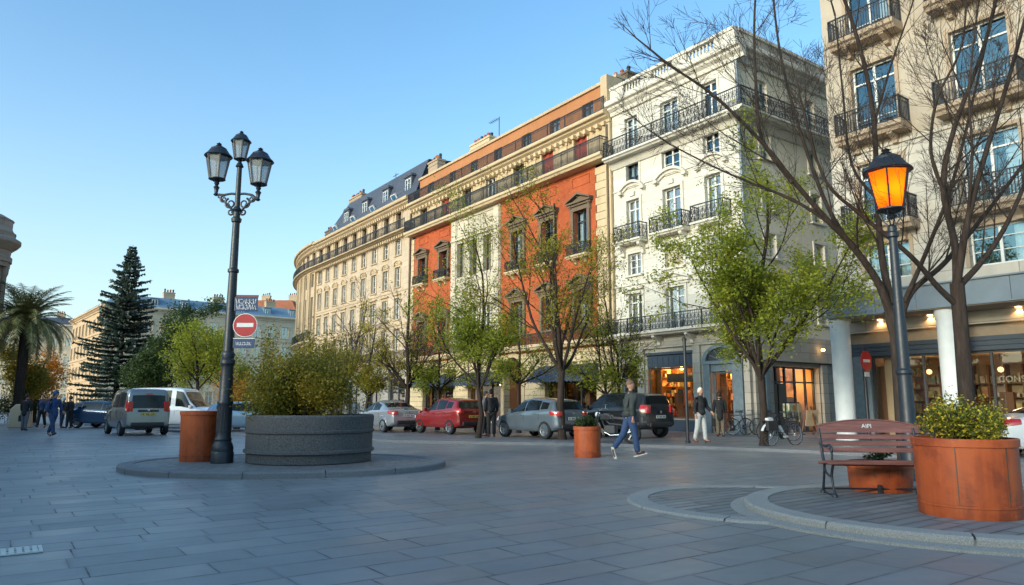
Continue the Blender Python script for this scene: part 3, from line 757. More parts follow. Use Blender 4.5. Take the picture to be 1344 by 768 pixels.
# ------------------------------------------------------------------ the orange building
def orange_building():
    B = thing('orange_building', 'orange and pale stone building with two long iron balconies and an arched doorway', 'building', P0, FROT)
    a, b = 8.02, 30.9
    top = [29.0, 25.7, 22.7, 19.7, 16.5, 13.55, 10.55]
    RA = [10.6, 13.55, 16.6]; LA = [29.05, 25.8]; WA = [23.25, 21.55, 19.85]
    # orange fields
    def ops_of(xs, w, z0, z1): return [(x - w / 2, x + w / 2, z0, z1) for x in xs]
    o = MB(); wall(o, 9.35, 18.4, 4.3, 14.3, ops_of(RA, 1.15, 9.45, 12.0) + ops_of(RA, 1.15, 5.5, 7.5), .3)
    o.build('orange_wall', M['orange'], B); o = MB()
    wall(o, 24.5, 30.45, 4.3, 14.3, ops_of(LA, 1.15, 10.3, 12.3) + ops_of(LA, 1.15, 5.6, 7.4), .3)
    o.build('orange_wall', M['orange'], B)
    c = MB(); wall(c, 18.4, 24.5, 4.3, 14.3, ops_of(WA, .95, 10.0, 12.4) + ops_of(WA, .95, 5.4, 7.8), .4, y=.14)
    for x in (18.4, 24.5): c.face([(x, 0, 4.3), (x, .14, 4.3), (x, .14, 14.3), (x, 0, 14.3)])
    for x in (18.75, 24.15): c.box(x - .3, x + .3, .12, .24, 4.7, 14.1)
    c.box(19.1, 23.8, .12, .2, 12.9, 12.98); c.box(19.1, 23.8, .12, .2, 14.0, 14.08)
    for x in (19.1, 20.7, 22.3, 23.8): c.box(x - .04, x + .04, .12, .2, 12.98, 14.0)
    c.box(18.45, 24.45, .12, .3, 12.62, 12.74); c.box(18.45, 24.45, .12, .26, 8.3, 8.45)
    for x in WA:
        surround(c, x, .95, 10.0, 12.4, .1, .2, sill=False); surround(c, x, .95, 5.4, 7.8, .1, .2, sill=False)
        for k in range(5): c.lathe([(0, 0), (.09, .02), (.06, .08), (0, .1)], 8, (x - .5 + k * .25, .2, 12.46))
    c.build('pale_centre_wall', M['center'], B)
    t = MB(); wall(t, a, b, 14.3, 16.95, ops_of(top, 1.15, 14.62, 16.25), .28, y=0)
    shell(t, a, b, 16.96)
    t.build('upper_wall', M['ochre'], B)
    s = MB(); s.M = Matrix.Translation((0, -.55, 0)); wall(s, a + .05, b - .05, 16.9, 19.05, ops_of(top, .95, 17.05, 18.45), .2); s.M = None
    s.build('attic_wall', M['salmon'], B)
    r = MB(); r.box(a, b, -8.95, -.42, 19.05, 19.22); r.box(a, a + .5, -.9, .3, 16.98, 19.0); r.build('roof', M['cream_trim'], B)
    g = MB(); gops = [(24.3, 28.75, .35, 3.1), (18.5, 22.4, .2, 3.1), (9.6, 14.0, .35, 3.1)]
    ar = (16.25, 18.1, 0, 3.2)
    wall(g, a, b, 0, 4.3, gops + [(16.25, 18.1, 0, 4.13)], .4)
    xc, rr = 17.175, .925; n = 14
    for i in range(n):
        a0, a1 = PI * i / n, PI * (i + 1) / n
        p = [(xc + math.cos(q) * rr, 3.2 + math.sin(q) * rr) for q in (a0, a1)]
        g.face([(p[0][0], 0, p[0][1]), (p[1][0], 0, p[1][1]), (p[1][0], 0, 4.13), (p[0][0], 0, 4.13)])
        g.face([(p[0][0], 0, p[0][1]), (p[0][0], -.4, p[0][1]), (p[1][0], -.4, p[1][1]), (p[1][0], 0, p[1][1])])
    for x in (14.9, 15.75, 18.3, 23.3, 29.5):
        pass
    g.build('ground_floor_wall', M['shop_ochre'], B)
    ap = MB()
    ap.box(15.2, 19.2, -2.42, -2.3, 0, 4.2); ap.box(16.2, 16.24, -2.3, -.4, 0, 4.2); ap.box(18.11, 18.15, -2.3, -.4, 0, 4.2); ap.box(16.2, 18.2, -2.3, -.4, 4.2, 4.25)
    ap.build('archway_passage', M['salmon'], B)
    dd = MB(); dd.box(16.5, 17.1, -2.29, -2.2, 0.02, 2.5); dd.box(16.42, 16.5, -2.29, -2.17, 0.02, 2.58); dd.box(17.1, 17.18, -2.29, -2.17, .02, 2.58)
    dd.build('passage_door', M['frame_dark'], B)
    av = MB()
    for i in range(n):
        a0, a1 = PI * i / n, PI * (i + 1) / n - .01
        av.prism([(xc + math.cos(q) * k, 3.2 + math.sin(q) * k) for q, k in ((a0, rr + .002), (a1, rr + .002), (a1, rr + .3), (a0, rr + .3))], -.02, .06, 'y')
    for x in (16.25 - .302, 18.102): 
        for k in range(7): av.box(x, x + .3, -.02, .06, .02 + k * .455, .02 + k * .455 + .44)
    av.build('arch_surround', M['ochre_trim'], B, bevel=.01)
    inner(B, a + .1, b - .1, [4.4, 8.6, 14.4, 16.8])
    # ornament
    br = MB()
    k = 0
    for (xs, w, z0, z1, zp, hp) in ((RA, 1.15, 9.45, 12.0, 12.4, .5), (LA, 1.15, 10.3, 12.3, 12.62, .42), (RA, 1.15, 5.5, 7.5, 7.78, .5), (LA, 1.15, 5.6, 7.4, 7.66, .42)):
        for x in xs:
            br = MB()
            surround(br, x, w, z0, z1, .22, .13, sill=True)
            ped_tri(br, x, w + .85, zp, hp, .32)
            for sg in (-1, 1): console(br, x + sg * (w / 2 + .2), zp - .01, .5, .24, .16)
            br.box(x - w / 2 - .3, x + w / 2 + .3, -.02, .08, z1 + .225, zp - .125)
            o_ = br.build('window_pediment', M['brown_stone'], B)
            window(B, x, z0, z1, w, y=-.2, style='french', fm='frame_dark', gl='glass_bright' if (xs is RA and z0 > 9) else 'glass')
            if z0 > 9:
                balcony(B, x - w / 2 - .3, x + w / 2 + .3, z0 - .2, z0 - .02, .5, z0 + .62, 'bars', mat='ochre_trim', brackets=((x - .4, .3), (x + .4, .3)))
    for x in WA:
        window(B, x, 10.0, 12.4, .95, y=-.1, style='french', fm='frame_brown'); window(B, x, 5.4, 7.8, .95, y=-.1, style='french')
    for x in RA + LA:
        pn = MB()
        for (x0, x1, z0, z1) in ((x - .75, x + .75, 13.42, 13.48), (x - .75, x + .75, 13.95, 14.01), (x - .75, x - .69, 13.48, 13.95), (x + .69, x + .75, 13.48, 13.95)): pn.box(x0, x1, -.02, .035, z0, z1)
        pn.build('panel_moulding', M['orange'], B)
        pn = MB(); pn.box(x - .9, x + .9, -.02, .04, 8.75, 8.83); pn.build('string_moulding', M['orange'], B)
    q = MB()
    for (x0, x1) in ((8.45, 9.34), (30.46, 30.9)):
        n = 22
        for i in range(n):
            z0 = 4.75 + i * (14.1 - 4.75) / n; w_ = 0 if i % 2 else .1
            q.box(x0, x1 - w_ * (x1 < 10), -.02, .07, z0, z0 + (14.1 - 4.75) / n - .02)
        q.build('corner_stonework', M['ochre_trim'], B, bevel=.012); q = MB()
    q.box(a + .003, 8.43, -.02, .16, 4.75, 16.3); q.build('corner_pilaster', M['ochre_trim'], B, bevel=.012)
    dp = MB(); dp.tube([(8.2, .22, .2), (8.2, .22, 16.2)], .06, 8); dp.build('drainpipe', M['brown_stone'], B, smooth=50)
    for i, x in enumerate(top):
        if i in (6, 5, 1):
            mb = MB(); mb.box(x - .5, x + .5, -.2, -.14, 14.65, 16.2)
            for kk in range(2): mb.box(x - .5 + kk * .52, x - .02 + kk * .52, -.139, -.12, 14.75, 16.1)
            w_ = mb.build('red_shutter', M['shutter_red'], B)
        else:
            window(B, x, 14.62, 16.25, 1.15, style='french', fm=('frame_brown', 'frame_white')[i % 2], cur='sides')
        window(B, x, 17.05, 18.45, .95, y=-.68, style='french', fm='frame_brown')
    for x in top:
        pl = MB(); surround(pl, x, 1.15, 14.62, 16.25, .12, .05, sill=False); pl.build('window_surround', M['ochre_trim'], B)
    mids = [(p_ + q_) / 2 for p_, q_ in zip(top, top[1:])]
    for x in mids:
        pl = MB(); pl.box(x - .32, x + .32, -.02, .07, 14.62, 16.1); pl.box(x - .4, x + .4, -.02, .1, 16.1, 16.24)
        ring(pl, (x, .09, 15.75), .14, .03, (1, 0, 0), 10); pl.build('wall_panel', M['ochre_trim'], B)
    co = MB(); moulding(co, a, b + .05, cornice_prof(16.35, .6, .62)); dentils(co, a + .1, b, 16.18, 16.42, .34, .5, .2)
    co.build('cornice', M['ochre_trim'], B)
    balcony(B, a + .1, b, 14.25, 14.56, .8, 15.45, 'bars', mat='ochre_trim')
    mb = MB(); railing(mb, [(a + .1, .45), (b, .45)], 16.97, 17.72, 'bars'); mb.build('roof_railing', M['iron'], B)
    balcony(B, a + .02, b + .1, 4.42, 4.72, .6, 5.35, 'bars', mat='ochre_trim', ret=False)
    chimney(B, 9.0, 12.2, -3.0, -2.3, 19.2, 20.2, 6, 'brown_stone'); chimney(B, 22.5, 25.1, -2.4, -1.7, 19.2, 20.4, 6); chimney(B, 29.2, 30.7, -1.9, -1.2, 19.2, 20.5, 5, 'beige_trim')
    an = MB(); an.tube([(20.8, -1.4, 19.2), (20.8, -1.4, 21.3)], .03, 5); an.bar((20.8, -1.4, 21.2), (22.0, -1.4, 21.2), .03)
    for k in range(5): an.bar((21 + k * .22, -1.6, 21.2), (21 + k * .22, -1.2, 21.2), .016)
    an.build('antenna', M['iron'], B)
    # shops under the awnings
    for (x0, x1, z0, z1), m in zip(gops, ('dark_in', 'warm_in2', 'dark_in')):
        shop_room(B, x0, x1, z0, z1, 2.4, m, lamps=1 if m != 'dark_in' else 0, energy=5, seed=int(x0))
        shop_glazing(B, x0, x1, z0, z1, (x0 + (x1 - x0) * .34, x0 + (x1 - x0) * .67), y=-.3)
    awning(B, 24.0, 28.95, 2.4, 3.35, 1.0); awning(B, 18.2, 22.6, 2.45, 3.35, 1.0); awning(B, 9.4, 14.3, 2.45, 3.45, 1.1)
orange_building()

# ------------------------------------------------------------------ the long cream building with its bowed end
def cream_building():
    B = thing('mansard_building', 'cream stone building with slate mansard roof, dormers and a bowed far end', 'building', P0, FROT)
    a, b = 30.93, 52.0
    xs = [33.35, 35.65, 37.95, 40.2, 42.4, 44.6, 46.8, 48.95, 51.0]
    rows = [(5.4, 7.2), (8.0, 9.75), (10.65, 12.3), (13.3, 14.65), (15.25, 16.9)]
    ops = [(x - .48, x + .48, z0, z1) for x in xs for z0, z1 in rows]
    w = MB(); wall(w, a, b, 4.2, 17.4, ops)
    shell(w, a, b, 17.4, left=False)
    g = MB(); gx = [(31.6, 34.6), (36, 38.6), (40, 43), (44.5, 47.5), (48.6, 51)]
    wall(g, a, b, 0, 4.2, [(p, q, .3, 3.2) for p, q in gx], .35)
    inner(B, a, b, [4.4, 7.6, 10.3, 13, 15, 17.3])
    t = MB()
    ri = 0
    for x in xs:
        for k, (z0, z1) in enumerate(rows):
            window(B, x, z0, z1, .96, style='casement', fm='frame_brown' if k == 4 else 'frame_white', gl='glass')
            if k < 4: surround(t, x, .96, z0, z1, .12, .05)
            else: surround(t, x, .96, z0, z1, .1, .05, sill=False)
        ped_arc(t, x, 1.35, 12.5, .3, .14, n=6, t=.09)
        t.box(x - .42, x + .42, -.02, .05, 12.48, 12.62)
        t.box(x - .75, x + .75, -.02, .16, 9.98, 10.08)
    for x, y in zip(xs, xs[1:]): t.box((x + y) / 2 - .22, (x + y) / 2 + .22, -.02, .06, 15.2, 17.0)
    t.box(a, b, -.02, .1, 7.5, 7.66); t.box(a, b, -.02, .06, 10.25, 10.33)
    # bowed end: flat facets on a curve of radius 34
    Rr = 34.0; nb = 9; da = RAD(3.7)
    curve_w = MB(); curve_t = MB(); cor = MB(); rails = []; roofp = []
    Mx = Matrix.Translation((b, 0, 0))
    step = 2 * Rr * math.tan(da / 2)
    Ts = []
    for i in range(nb):
        Mx = Mx @ Matrix.Rotation(-da, 4, 'Z') if i else Mx @ Matrix.Rotation(-da / 2, 4, 'Z')
        Ts.append(Mx.copy()); Mx = Mx @ Matrix.Translation((step, 0, 0))
    for i, T in enumerate(Ts):
        curve_w.M = curve_t.M = cor.M = T
        g.M = T; wall(g, 0, step, 0, 4.2, [(.5, step - .5, .3, 3.2)] if i < 6 else [], .35)
        cw = [(5.4, 7.4), (8.4, 12.2), (13.3, 14.65), (15.25, 16.9)]
        wall(curve_w, 0, step, 4.2, 17.4, [(step / 2 - .5, step / 2 + .5, z0, z1) for z0, z1 in cw])
        if i < 7:
            for z0, z1 in cw: window(B, step / 2, z0, z1, 1.0, M0=T, fm='frame_brown', style='french' if z1 - z0 > 3 else 'casement')
        for x in (.06, step - .42): curve_t.box(x, x + .36, -.02, .2, 7.7, 14.9)
        for z0, z1 in cw: surround(curve_t, step / 2, 1.0, z0, z1, .1, .06, sill=False)
        moulding(cor, -.03, step + .03, cornice_prof(17.1, .75, .7)); dentils(cor, 0, step, 16.92, 17.15, .36, .4, .18)
        moulding(cor, -.03, step + .03, cornice_prof(14.8, .4, .72)); moulding(cor, -.03, step + .03, cornice_prof(7.2, .45, .6)); moulding(cor, -.03, step + .03, cornice_prof(4.2, .4, .5))
    g.M = None
    cor.M = None
    moulding(cor, a, b + .03, cornice_prof(17.0, .75, .65)); dentils(cor, a + .1, b, 16.85, 17.08, .36, .42, .2)
    moulding(cor, a, b + .03, cornice_prof(14.78, .35, .75)); dentils(cor, a + .1, b, 14.6, 14.82, .4, .42, .2); moulding(cor, a, b + .03, cornice_prof(4.2, .45, .6))
    w.build('wall', M['cream'], B); g.build('ground_floor_wall', M['shop_stone'], B); t.build('window_surround', M['cream_trim'], B)
    curve_w.build('bowed_wall', M['cream'], B); curve_t.build('bowed_pilasters', M['cream_trim'], B)['kind'] = 'stuff'
    cor.build('cornice', M['cream_trim'], B)
    pts = [(a + .1, .68), (b, .68)] + [tuple((T @ Vector((step, .66, 0)))[:2]) for T in Ts]
    rb = MB(); railing(rb, pts, 15.13, 15.85, 'bars', step=.16); rb.build('balcony_railing', M['iron'], B)
    pts2 = [tuple((T @ Vector((0, .5, 0)))[:2]) for T in Ts]
    rb = MB(); railing(rb, pts2, 7.65, 8.5, 'bars', step=.16); rb.build('bowed_balcony_railing', M['iron'], B)
    rb = MB(); railing(rb, [(a + .1, .5), (b, .5)], 4.66, 5.4, 'bars', step=.16); rb.build('lower_balcony_railing', M['iron'], B)
    # mansard
    m = MB(); zb, zt, y0, y1 = 17.72, 21.1, -.05, -1.35
    m.face([(a, y0, zb), (b - 1, y0, zb), (b - 4.5, y1, zt), (a, y1, zt)])
    m.face([(a, y1, zt), (b - 4.5, y1, zt), (b - 5, -6.5, 21.7), (a, -6.5, 21.7)])
    m.face([(b - 1, y0, zb), (b - .5, -9, zb), (b - 5, -6.5, 21.7), (b - 4.5, y1, zt)])
    m.build('mansard_roof', M['slate'], B)
    cr = MB(); prev = None
    rim = [(b - 3, 0, 17.75)] + [tuple(T @ Vector((0, .1, 17.75))) for T in Ts] + [tuple(Ts[-1] @ Vector((step, .1, 17.75)))]
    rin = [(b - 3, -2.4, 20.0)] + [tuple(T @ Vector((0, -2.4, 20.0))) for T in Ts] + [tuple(Ts[-1] @ Vector((step, -2.4, 20.0)))]
    for p, q, p2, q2 in zip(rim, rim[1:], rin, rin[1:]): cr.face([p, q, q2, p2])
    for p2, q2 in zip(rin, rin[1:]): cr.face([p2, q2, (b, -12, 20.4)])
    cr.build('bowed_roof', M['slate'], B)
    for x in (32.9, 37.2, 41.6, 46.0):
        d = MB(); d.box(x - .62, x + .62, -1.9, -.55, 17.95, 19.95)
        d.prism([(x - .75, 19.951), (x + .75, 19.951), (x + .5, 20.2), (x - .5, 20.2)], -2.1, -.45, 'y')
        dm = d.build('dormer', M['slate'], B)
        window(B, x, 18.25, 19.75, .95, y=-.5, fm='frame_white', gl='glass_bright', style='casement')
    for x in (35, 39.4, 43.8, 48.2):
        d = MB(); T = Matrix.Translation((x, -.42, 18.45)) @ Matrix.Rotation(RAD(-32), 4, 'X'); d.M = T
        d.box(-.45, .45, -.06, .06, -.5, .5); sk = d.build('skylight', M['frame_white'], B)
        p = MB(); p.M = T; p.face([(-.36, .064, -.42), (.36, .064, -.42), (.36, .064, .42), (-.36, .064, .42)]); p.build('pane', M['glass_bright'], sk)
    chimney(B, 46.9, 50.0, -3.0, -2.4, 19.6, 22.2, 8, 'beige_trim'); chimney(B, 54.6, 56.4, -3, -2.3, 17.5, 20.0, 4, 'brown_stone')
    an = MB(); an.tube([(38.3, -2, 20.2), (38.3, -2, 22.0)], .03, 5); an.bar((37.8, -2, 21.8), (38.8, -2, 21.8), .04); an.bar((38, -2, 21.5), (38.6, -2, 21.5), .04); an.build('antenna', M['iron'], B)
    dp = MB(); dp.tube([(31.1, .1, .2), (31.1, .1, 16.9)], .08, 8); dp.build('drainpipe', M['brown_stone'], B, smooth=50)
    for i, (p, q) in enumerate(gx):
        shop_room(B, p, q, .3, 3.2, 1.8, 'dark_in', seed=40 + i); shop_glazing(B, p, q, .3, 3.2, ((p + q) / 2,), y=-.25, trans=2.4, gl='glass')
cream_building()

# ------------------------------------------------------------------ the tall beige building on the right
def beige_building():
    B = thing('apartment_building', 'tall beige apartment building with small iron balconies above a blue grey canopy', 'building', P0, FROT)
    a, b = -17.0, -4.15
    cols = [(-6.0, 1.62), (-9.55, 1.72), (-13.1, 1.7)]
    rows = [(5.75, 7.05), (7.75, 10.15), (11.3, 13.95), (15.1, 17.6), (18.8, 21.2)]
    ops = [(x - w / 2, x + w / 2, z0, z1) for x, w in cols for z0, z1 in rows]
    w = MB(); wall(w, a, b, 10.7, 23.5, [o for o in ops if o[2] > 10.7], .3); shell(w, a, b, 23.6); w.build('wall', M['beige'], B)
    l = MB(); wall(l, a, b, 3.9, 10.66, [o for o in ops if o[2] < 10], .3, y=.03)
    l.box(a, b, -.02, .1, 10.6, 10.72); l.build('lower_wall', M['beige_block'], B)
    inner(B, a, b - .2, [4.4, 7.5, 10.9, 14.6, 18.4, 23.3])
    t = MB()
    for x, w_ in cols:
        for k, (z0, z1) in enumerate(rows):
            st = 'casement' if k == 0 else 'french'
            window(B, x, z0, z1, w_, y=-.16, style=st, gl='glass_bright', cur=('none', 'left', 'sides', 'none')[(k + int(-x)) % 4])
            t = MB(); surround(t, x, w_, z0, z1, .13, .07, sill=False); t.build('window_surround', M['beige_trim'], B)
            if k > 0:
                balcony(B, x - w_ / 2 - .42, x + w_ / 2 + .42, z0 - .38, z0 - .06, .78, z0 + .8, 'bars', mat='beige_trim', brackets=((x - .7, .35), (x + .7, .35)))
    # canopy
    c = MB(); x = a
    while x < b - .35:
        x1 = min(x + 1.35, b - .3); c.box(x + .006, x1 - .006, 1.44, 1.52, 4.42, 5.12); x = x1
    c.box(a, b - .31, -.02, 1.44, 4.44, 5.1); c.box(b - .3, b - .25, -.02, 1.52, 4.42, 5.12); c.box(a, b - .25, -.02, 1.6, 5.121, 5.17); c.box(a, b - .25, .0, 1.58, 4.36, 4.419)
    cn = c.build('canopy', M['canopy'], B)
    sf = MB(); sf.box(a, b - .31, -.25, 1.5, 4.33, 4.358); sf.build('soffit', M['soffit'], cn)
    for x in (-5.6, -7.3, -9.9, -12):
        s = MB(); s.lathe([(.07, -.03), (.09, 0)], 10, (x, .1, 4.325)); s.build('spotlight', M['lamp_soft'], cn)
        li = bpy.data.lights.new('canopy_spot', 'SPOT'); li.energy = 14; li.color = (1, .55, .22); li.spot_size = RAD(130); li.shadow_soft_size = .06
        lo = bpy.data.objects.new('canopy_spot', li); COL.objects.link(lo); lo.parent = B; lo.location = (x, .05, 4.24)
    for x in (-4.62, -8.25, -12.0):
        m = MB(); m.lathe([(.38, 0), (.38, .18), (.33, .22), (.33, 4.1), (.37, 4.18), (.37, 4.34)], 28, (x, 1.05, 0)); m.build('column', M['column'], B, smooth=35)
    # shop front
    f = MB(); f.box(a, b - .02, -.5, -.3, 3.05, 3.52)
    for k in range(3): f.box(a, b - .02, -.3, -.22 + k * .03, 3.06 + k * .155, 3.06 + k * .155 + .145)
    f.build('shop_fascia', M['navy_panel'], B)
    u_ = MB(); u_.box(a, b - .02, -.5, -.29, 3.524, 4.33); u_.build('bulkhead', M['soffit'], B)
    p = MB(); p.box(-4.95, -4.15, -.5, -.2, 0, 3.05); p.build('shop_pier', M['teal'], B)
    shop_room(B, -11.9, -4.96, .05, 3.05, 3.6, 'warm_in2', y=-.5, lamps=3, energy=6, bulbm='lamp_dim', col=(1, .58, .28), seed=21)
    sg = shop_glazing(B, -11.9, -4.96, .05, 3.05, (-5.75, -6.75, -7.6, -8.85, -10.05, -11.0), y=-.4, fm='frame_dark')
    pp = MB(); pp.box(-5.7, -5.2, -.9, -.75, .06, 3.0); pp.box(-7.45, -6.9, -1.4, -1.3, .06, 3.0); pp.build('display_panel', M['warm_in2'], B)
    T = Matrix.Translation((-9.45, -.385, 2.12)) @ Matrix.Rotation(PI, 4, 'Z') @ Matrix.Rotation(PI / 2, 4, 'X')
    text_obj('CONSU', .27, M['soffit'], 'window_lettering', sg, T)
    T = Matrix.Translation((-10.6, -.385, 2.12)) @ Matrix.Rotation(PI, 4, 'Z') @ Matrix.Rotation(PI / 2, 4, 'X')
    shop_room(B, a, -12.0, .05, 3.05, 2, 'dark_in', y=-.5, shelves=False)
    shop_glazing(B, a, -12.0, .05, 3.05, (-13.2, -14.6), y=-.4)
beige_building()

# ------------------------------------------------------------------ far buildings, corner tower and the added sun-blocking row on the plaza's left
def simple_block(name, label, loc, rz, L, D, H, rows, nwin, wallm, sidem, roofm, ww=1.0, wh=1.7, nside=6, roof_h=1.7, dormers=0, chim=(), frame='frame_white'):
    B = thing(name, label, 'building', loc, rz)
    for M0, ln, n, mm, nm in ((None, L, nwin, wallm, 'wall'), (Matrix.Translation((L, 0, 0)) @ Matrix.Rotation(-PI / 2, 4, 'Z'), D, nside, sidem, 'side_wall')):
        w = MB(); w.M = M0; t = MB(); t.M = M0
        ops = []
        for i in range(n):
            xc = ln * (i + .5) / n
            for z0 in rows:
                hh = wh if z0 > 3 else wh * 1.2
                ops.append((xc - ww / 2, xc + ww / 2, z0, z0 + hh)); window(B, xc, z0, z0 + hh, ww, M0=M0, fm=frame, cur=random.choice(('none', 'none', 'sides')))
                surround(t, xc, ww, z0, z0 + hh, .12, .06)
        wall(w, 0, ln, 0, H, ops, .3); w.build(nm, M[mm], B)
        for z in rows[1:]: t.box(0.01, ln - .01, -.02, .12, z - .55, z - .4)
        moulding(t, -.3, ln + .3, cornice_prof(H - .2, .7, .6)); t.build('window_surround', M[mm], B)
    s = MB(); s.face([(0, 0, 0), (0, -D, 0), (0, -D, H), (0, 0, H)]); s.face([(0, -D, 0), (L, -D, 0), (L, -D, H), (0, -D, H)]); s.build('back_wall', M[wallm], B)
    inner(B, .2, L - .2, [0] + [r - .7 for r in rows[1:]] + [H], y=-1.5)
    r = MB(); z0, z1, q = H + .45, H + .45 + roof_h, 1.6
    A = [(-.2, .3), (L + .3, .3), (L + .3, -D), (-.2, -D)]; Bq = [(q, -q), (L - q, -q), (L - q, -D + q), (q, -D + q)]
    for i in range(4):
        j = (i + 1) % 4; r.face([(*A[i], z0), (*A[j], z0), (*Bq[j], z1), (*Bq[i], z1)])
    r.face([(*p, z1) for p in Bq]); r.build('roof', M[roofm], B)
    for i in range(dormers):
        x = L * (i + .5) / dormers; d = MB(); d.box(x - .55, x + .55, -1.7, -.25, z0 + .1, z0 + 1.35); d.box(x - .65, x + .65, -1.8, -.15, z0 + 1.351, z0 + 1.45)
        d.build('dormer', M[roofm], B); window(B, x, z0 + .25, z0 + 1.2, .75, y=-.2, gl='glass_bright')
    for x in chim: chimney(B, x, x + 1.5, -3.2, -2.5, z1 - .6, z1 + .9, 4, 'cream_trim')
    return B
# far corner building: front from its corner at left to the right; its long side runs away on the left
far_c = at(128, 528, 95); far_r = at(396, 528, 113)
d = (far_r - far_c); d.z = 0; Lf = d.length
rz = math.atan2(-d.y, -d.x)      # local x runs from the right end to the corner, so that y points to the plaza
B1 = simple_block('corner_block', 'distant pale building with blue zinc roof behind the dark conifer', (far_r.x, far_r.y, 0), rz, Lf, 26, 14.0, [.8, 4.9, 8.1, 11.2], 13, 'far', 'far_warm', 'zinc', ww=1.05, wh=1.75, nside=9, dormers=7, chim=(4, 12, 19))
p = at(345, 528, 128)
B2 = simple_block('tiled_house', 'distant house with orange tiled roof and dark chimneys beyond the no entry sign', (at(385, 528, 128).x, 128, 0), PI, 9.5, 9, 16.5, [1, 5, 9, 13], 4, 'far_warm', 'far_warm', 'tile', nside=3, roof_h=3.0, chim=(1, 6))
B3 = simple_block('distant_block', 'grey distant building half hidden behind the palm', (at(92, 528, 150).x, 150, 0), PI + .35, 22, 12, 17, [1, 5, 9, 13], 8, 'far', 'far', 'slate', nside=3, chim=(3, 14))
def tower():
    c = at(-52, 528, 42); c.z = 0
    B = thing('corner_tower', 'round dark stone tower with stepped cornice behind the palm', 'tower', c)
    r = .029 * 42 * .88
    m = MB(); r = 1.62
    m.lathe([(r * .86, 0), (r * .86, 9.6)], 40); m.build('wall', M['tower'], B, smooth=30)
    for k in range(10):
        a = 2 * PI * (k + .5) / 10; p = MB(); p.lathe([(.2, 3.2), (.2, 3.5), (.16, 3.6), (.15, 9.0), (.22, 9.2), (.24, 9.5)], 10, (math.cos(a) * r * .9, math.sin(a) * r * .9, 0)); p.build('column', M['tower'], B, smooth=40)
    q = MB(); q.lathe([(r * 1.02, 9.5), (r * 1.02, 9.75), (r * 1.07, 9.8), (r * 1.07, 10.1), (r * 1.0, 10.2), (r * 1.02, 10.5), (r * 1.2, 10.75), (r * 1.3, 10.95), (r * 1.3, 11.15), (r * 1.1, 11.35), (r * 1.12, 11.6), (r * 1.04, 11.7), (r * .98, 11.9), (r * .98, 12.3), (r * 1.02, 12.4), (r * .7, 12.7), (0, 12.9)], 40)
    q.build('cornice', M['tower'], B, smooth=30)
tower()
# unseen blocks added left of the frame to hold low sun off the plaza
def left_row():
    u0 = -17.0
    for i, (ln, H) in enumerate(((36, 3.8), (28, 4.2), (34, 4.2))):
        o = W * -6.2 + U * u0
        B = thing('sun_blocker', ('unseen low ochre sun blocker nearest along the left of the plaza', 'unseen low stone sun blocker midway along the left of the plaza', 'unseen low pale sun blocker farthest along the left of the plaza')[i], 'building', (o.x, o.y, 0), FROT - PI)
        # local x runs back towards the camera: start at far end
        B.location = tuple(W * -6.2 + U * (u0 + ln)); 
        w = MB(); ops = []
        n = int(ln / 2.6)
        for k in range(n):
            xc = ln * (k + .5) / n
            for z0 in [q for q in (.6, 4.6, 7.8, 11.0) if q + 2.6 < H]: ops.append((xc - .5, xc + .5, z0, z0 + 2))
        wall(w, 0.01, ln - .01, 0, H, ops, .3); shell(w, 0.01, ln - .01, H, 10); moulding(w, .01, ln - .01, cornice_prof(H - .6, .6, .3))
        w.build('wall', M['ochre' if i == 0 else 'far'], B)
        gl = MB(); gl.face([(.2, -.25, .3), (ln - .2, -.25, .3), (ln - .2, -.25, H - 1), (.2, -.25, H - 1)]); gl.build('window_glazing', M['car_glass'], B)
        u0 += ln
left_row()
# ------------------------------------------------------------------ ground
def struct(o): return tag(o, kind='structure')
g = MB(); E_ = 1500
g.face([(-E_, -60, 0), (E_, -60, 0), (E_, E_, 0), (-E_, E_, 0)])
struct(g.build('plaza_ground', M['plaza']))
# raised pavement along the buildings, with its kerb
def smooth_line(pts, n=8):
    out = []
    P = [Vector(p) for p in pts]
    for i in range(len(P) - 1):
        p0, p1, p2, p3 = P[max(i - 1, 0)], P[i], P[i + 1], P[min(i + 2, len(P) - 1)]
        for k in range(n):
            t = k / n
            out.append(.5 * ((2 * p1) + (p2 - p0) * t + (2 * p0 - 5 * p1 + 4 * p2 - p3) * t * t + (3 * p1 - p0 - 3 * p2 + p3) * t ** 3))
    out.append(P[-1]); return out
KERB = smooth_line([(-26, 44, 0), (-14, 32.5, 0), (-4.96, 25.96, 0), (2.68, 23.4, 0), (7.26, 20.9, 0), (9.6, 18.6, 0), (13.5, 13.4, 0), (20, 5, 0)])
def offset_line(pts, d):
    out = []
    for i, p in enumerate(pts):
        t = (pts[min(i + 1, len(pts) - 1)] - pts[max(i - 1, 0)]).normalized(); out.append(p + Vector((-t.y, t.x, 0)) * d)
    return out
def kerb_strip(pts, w, z0, z1, mat, name, bev=.02, seg=1.0):
    inner_ = offset_line(pts, w); bo = offset_line(pts, bev)
    m = MB(); acc = 0.0
    for i in range(len(pts) - 1):
        o0, o1, b0, b1, i0, i1 = pts[i], pts[i + 1], bo[i], bo[i + 1], inner_[i], inner_[i + 1]
        z = lambda v, h: (v.x, v.y, h)
        m.face([z(o0, z0), z(o1, z0), z(o1, z1 - bev), z(o0, z1 - bev)])
        m.face([z(o0, z1 - bev), z(o1, z1 - bev), z(b1, z1), z(b0, z1)])
        m.face([z(b0, z1), z(b1, z1), z(i1, z1), z(i0, z1)])
        m.face([z(i0, z1), z(i1, z1), z(i1, z0), z(i0, z0)])
    return struct(m.build(name, mat))
KH = .09
kerb_strip(KERB, .28, 0, KH, M['granite_kerb'], 'street_kerb')
m = MB(); ii = offset_line(KERB, .27)
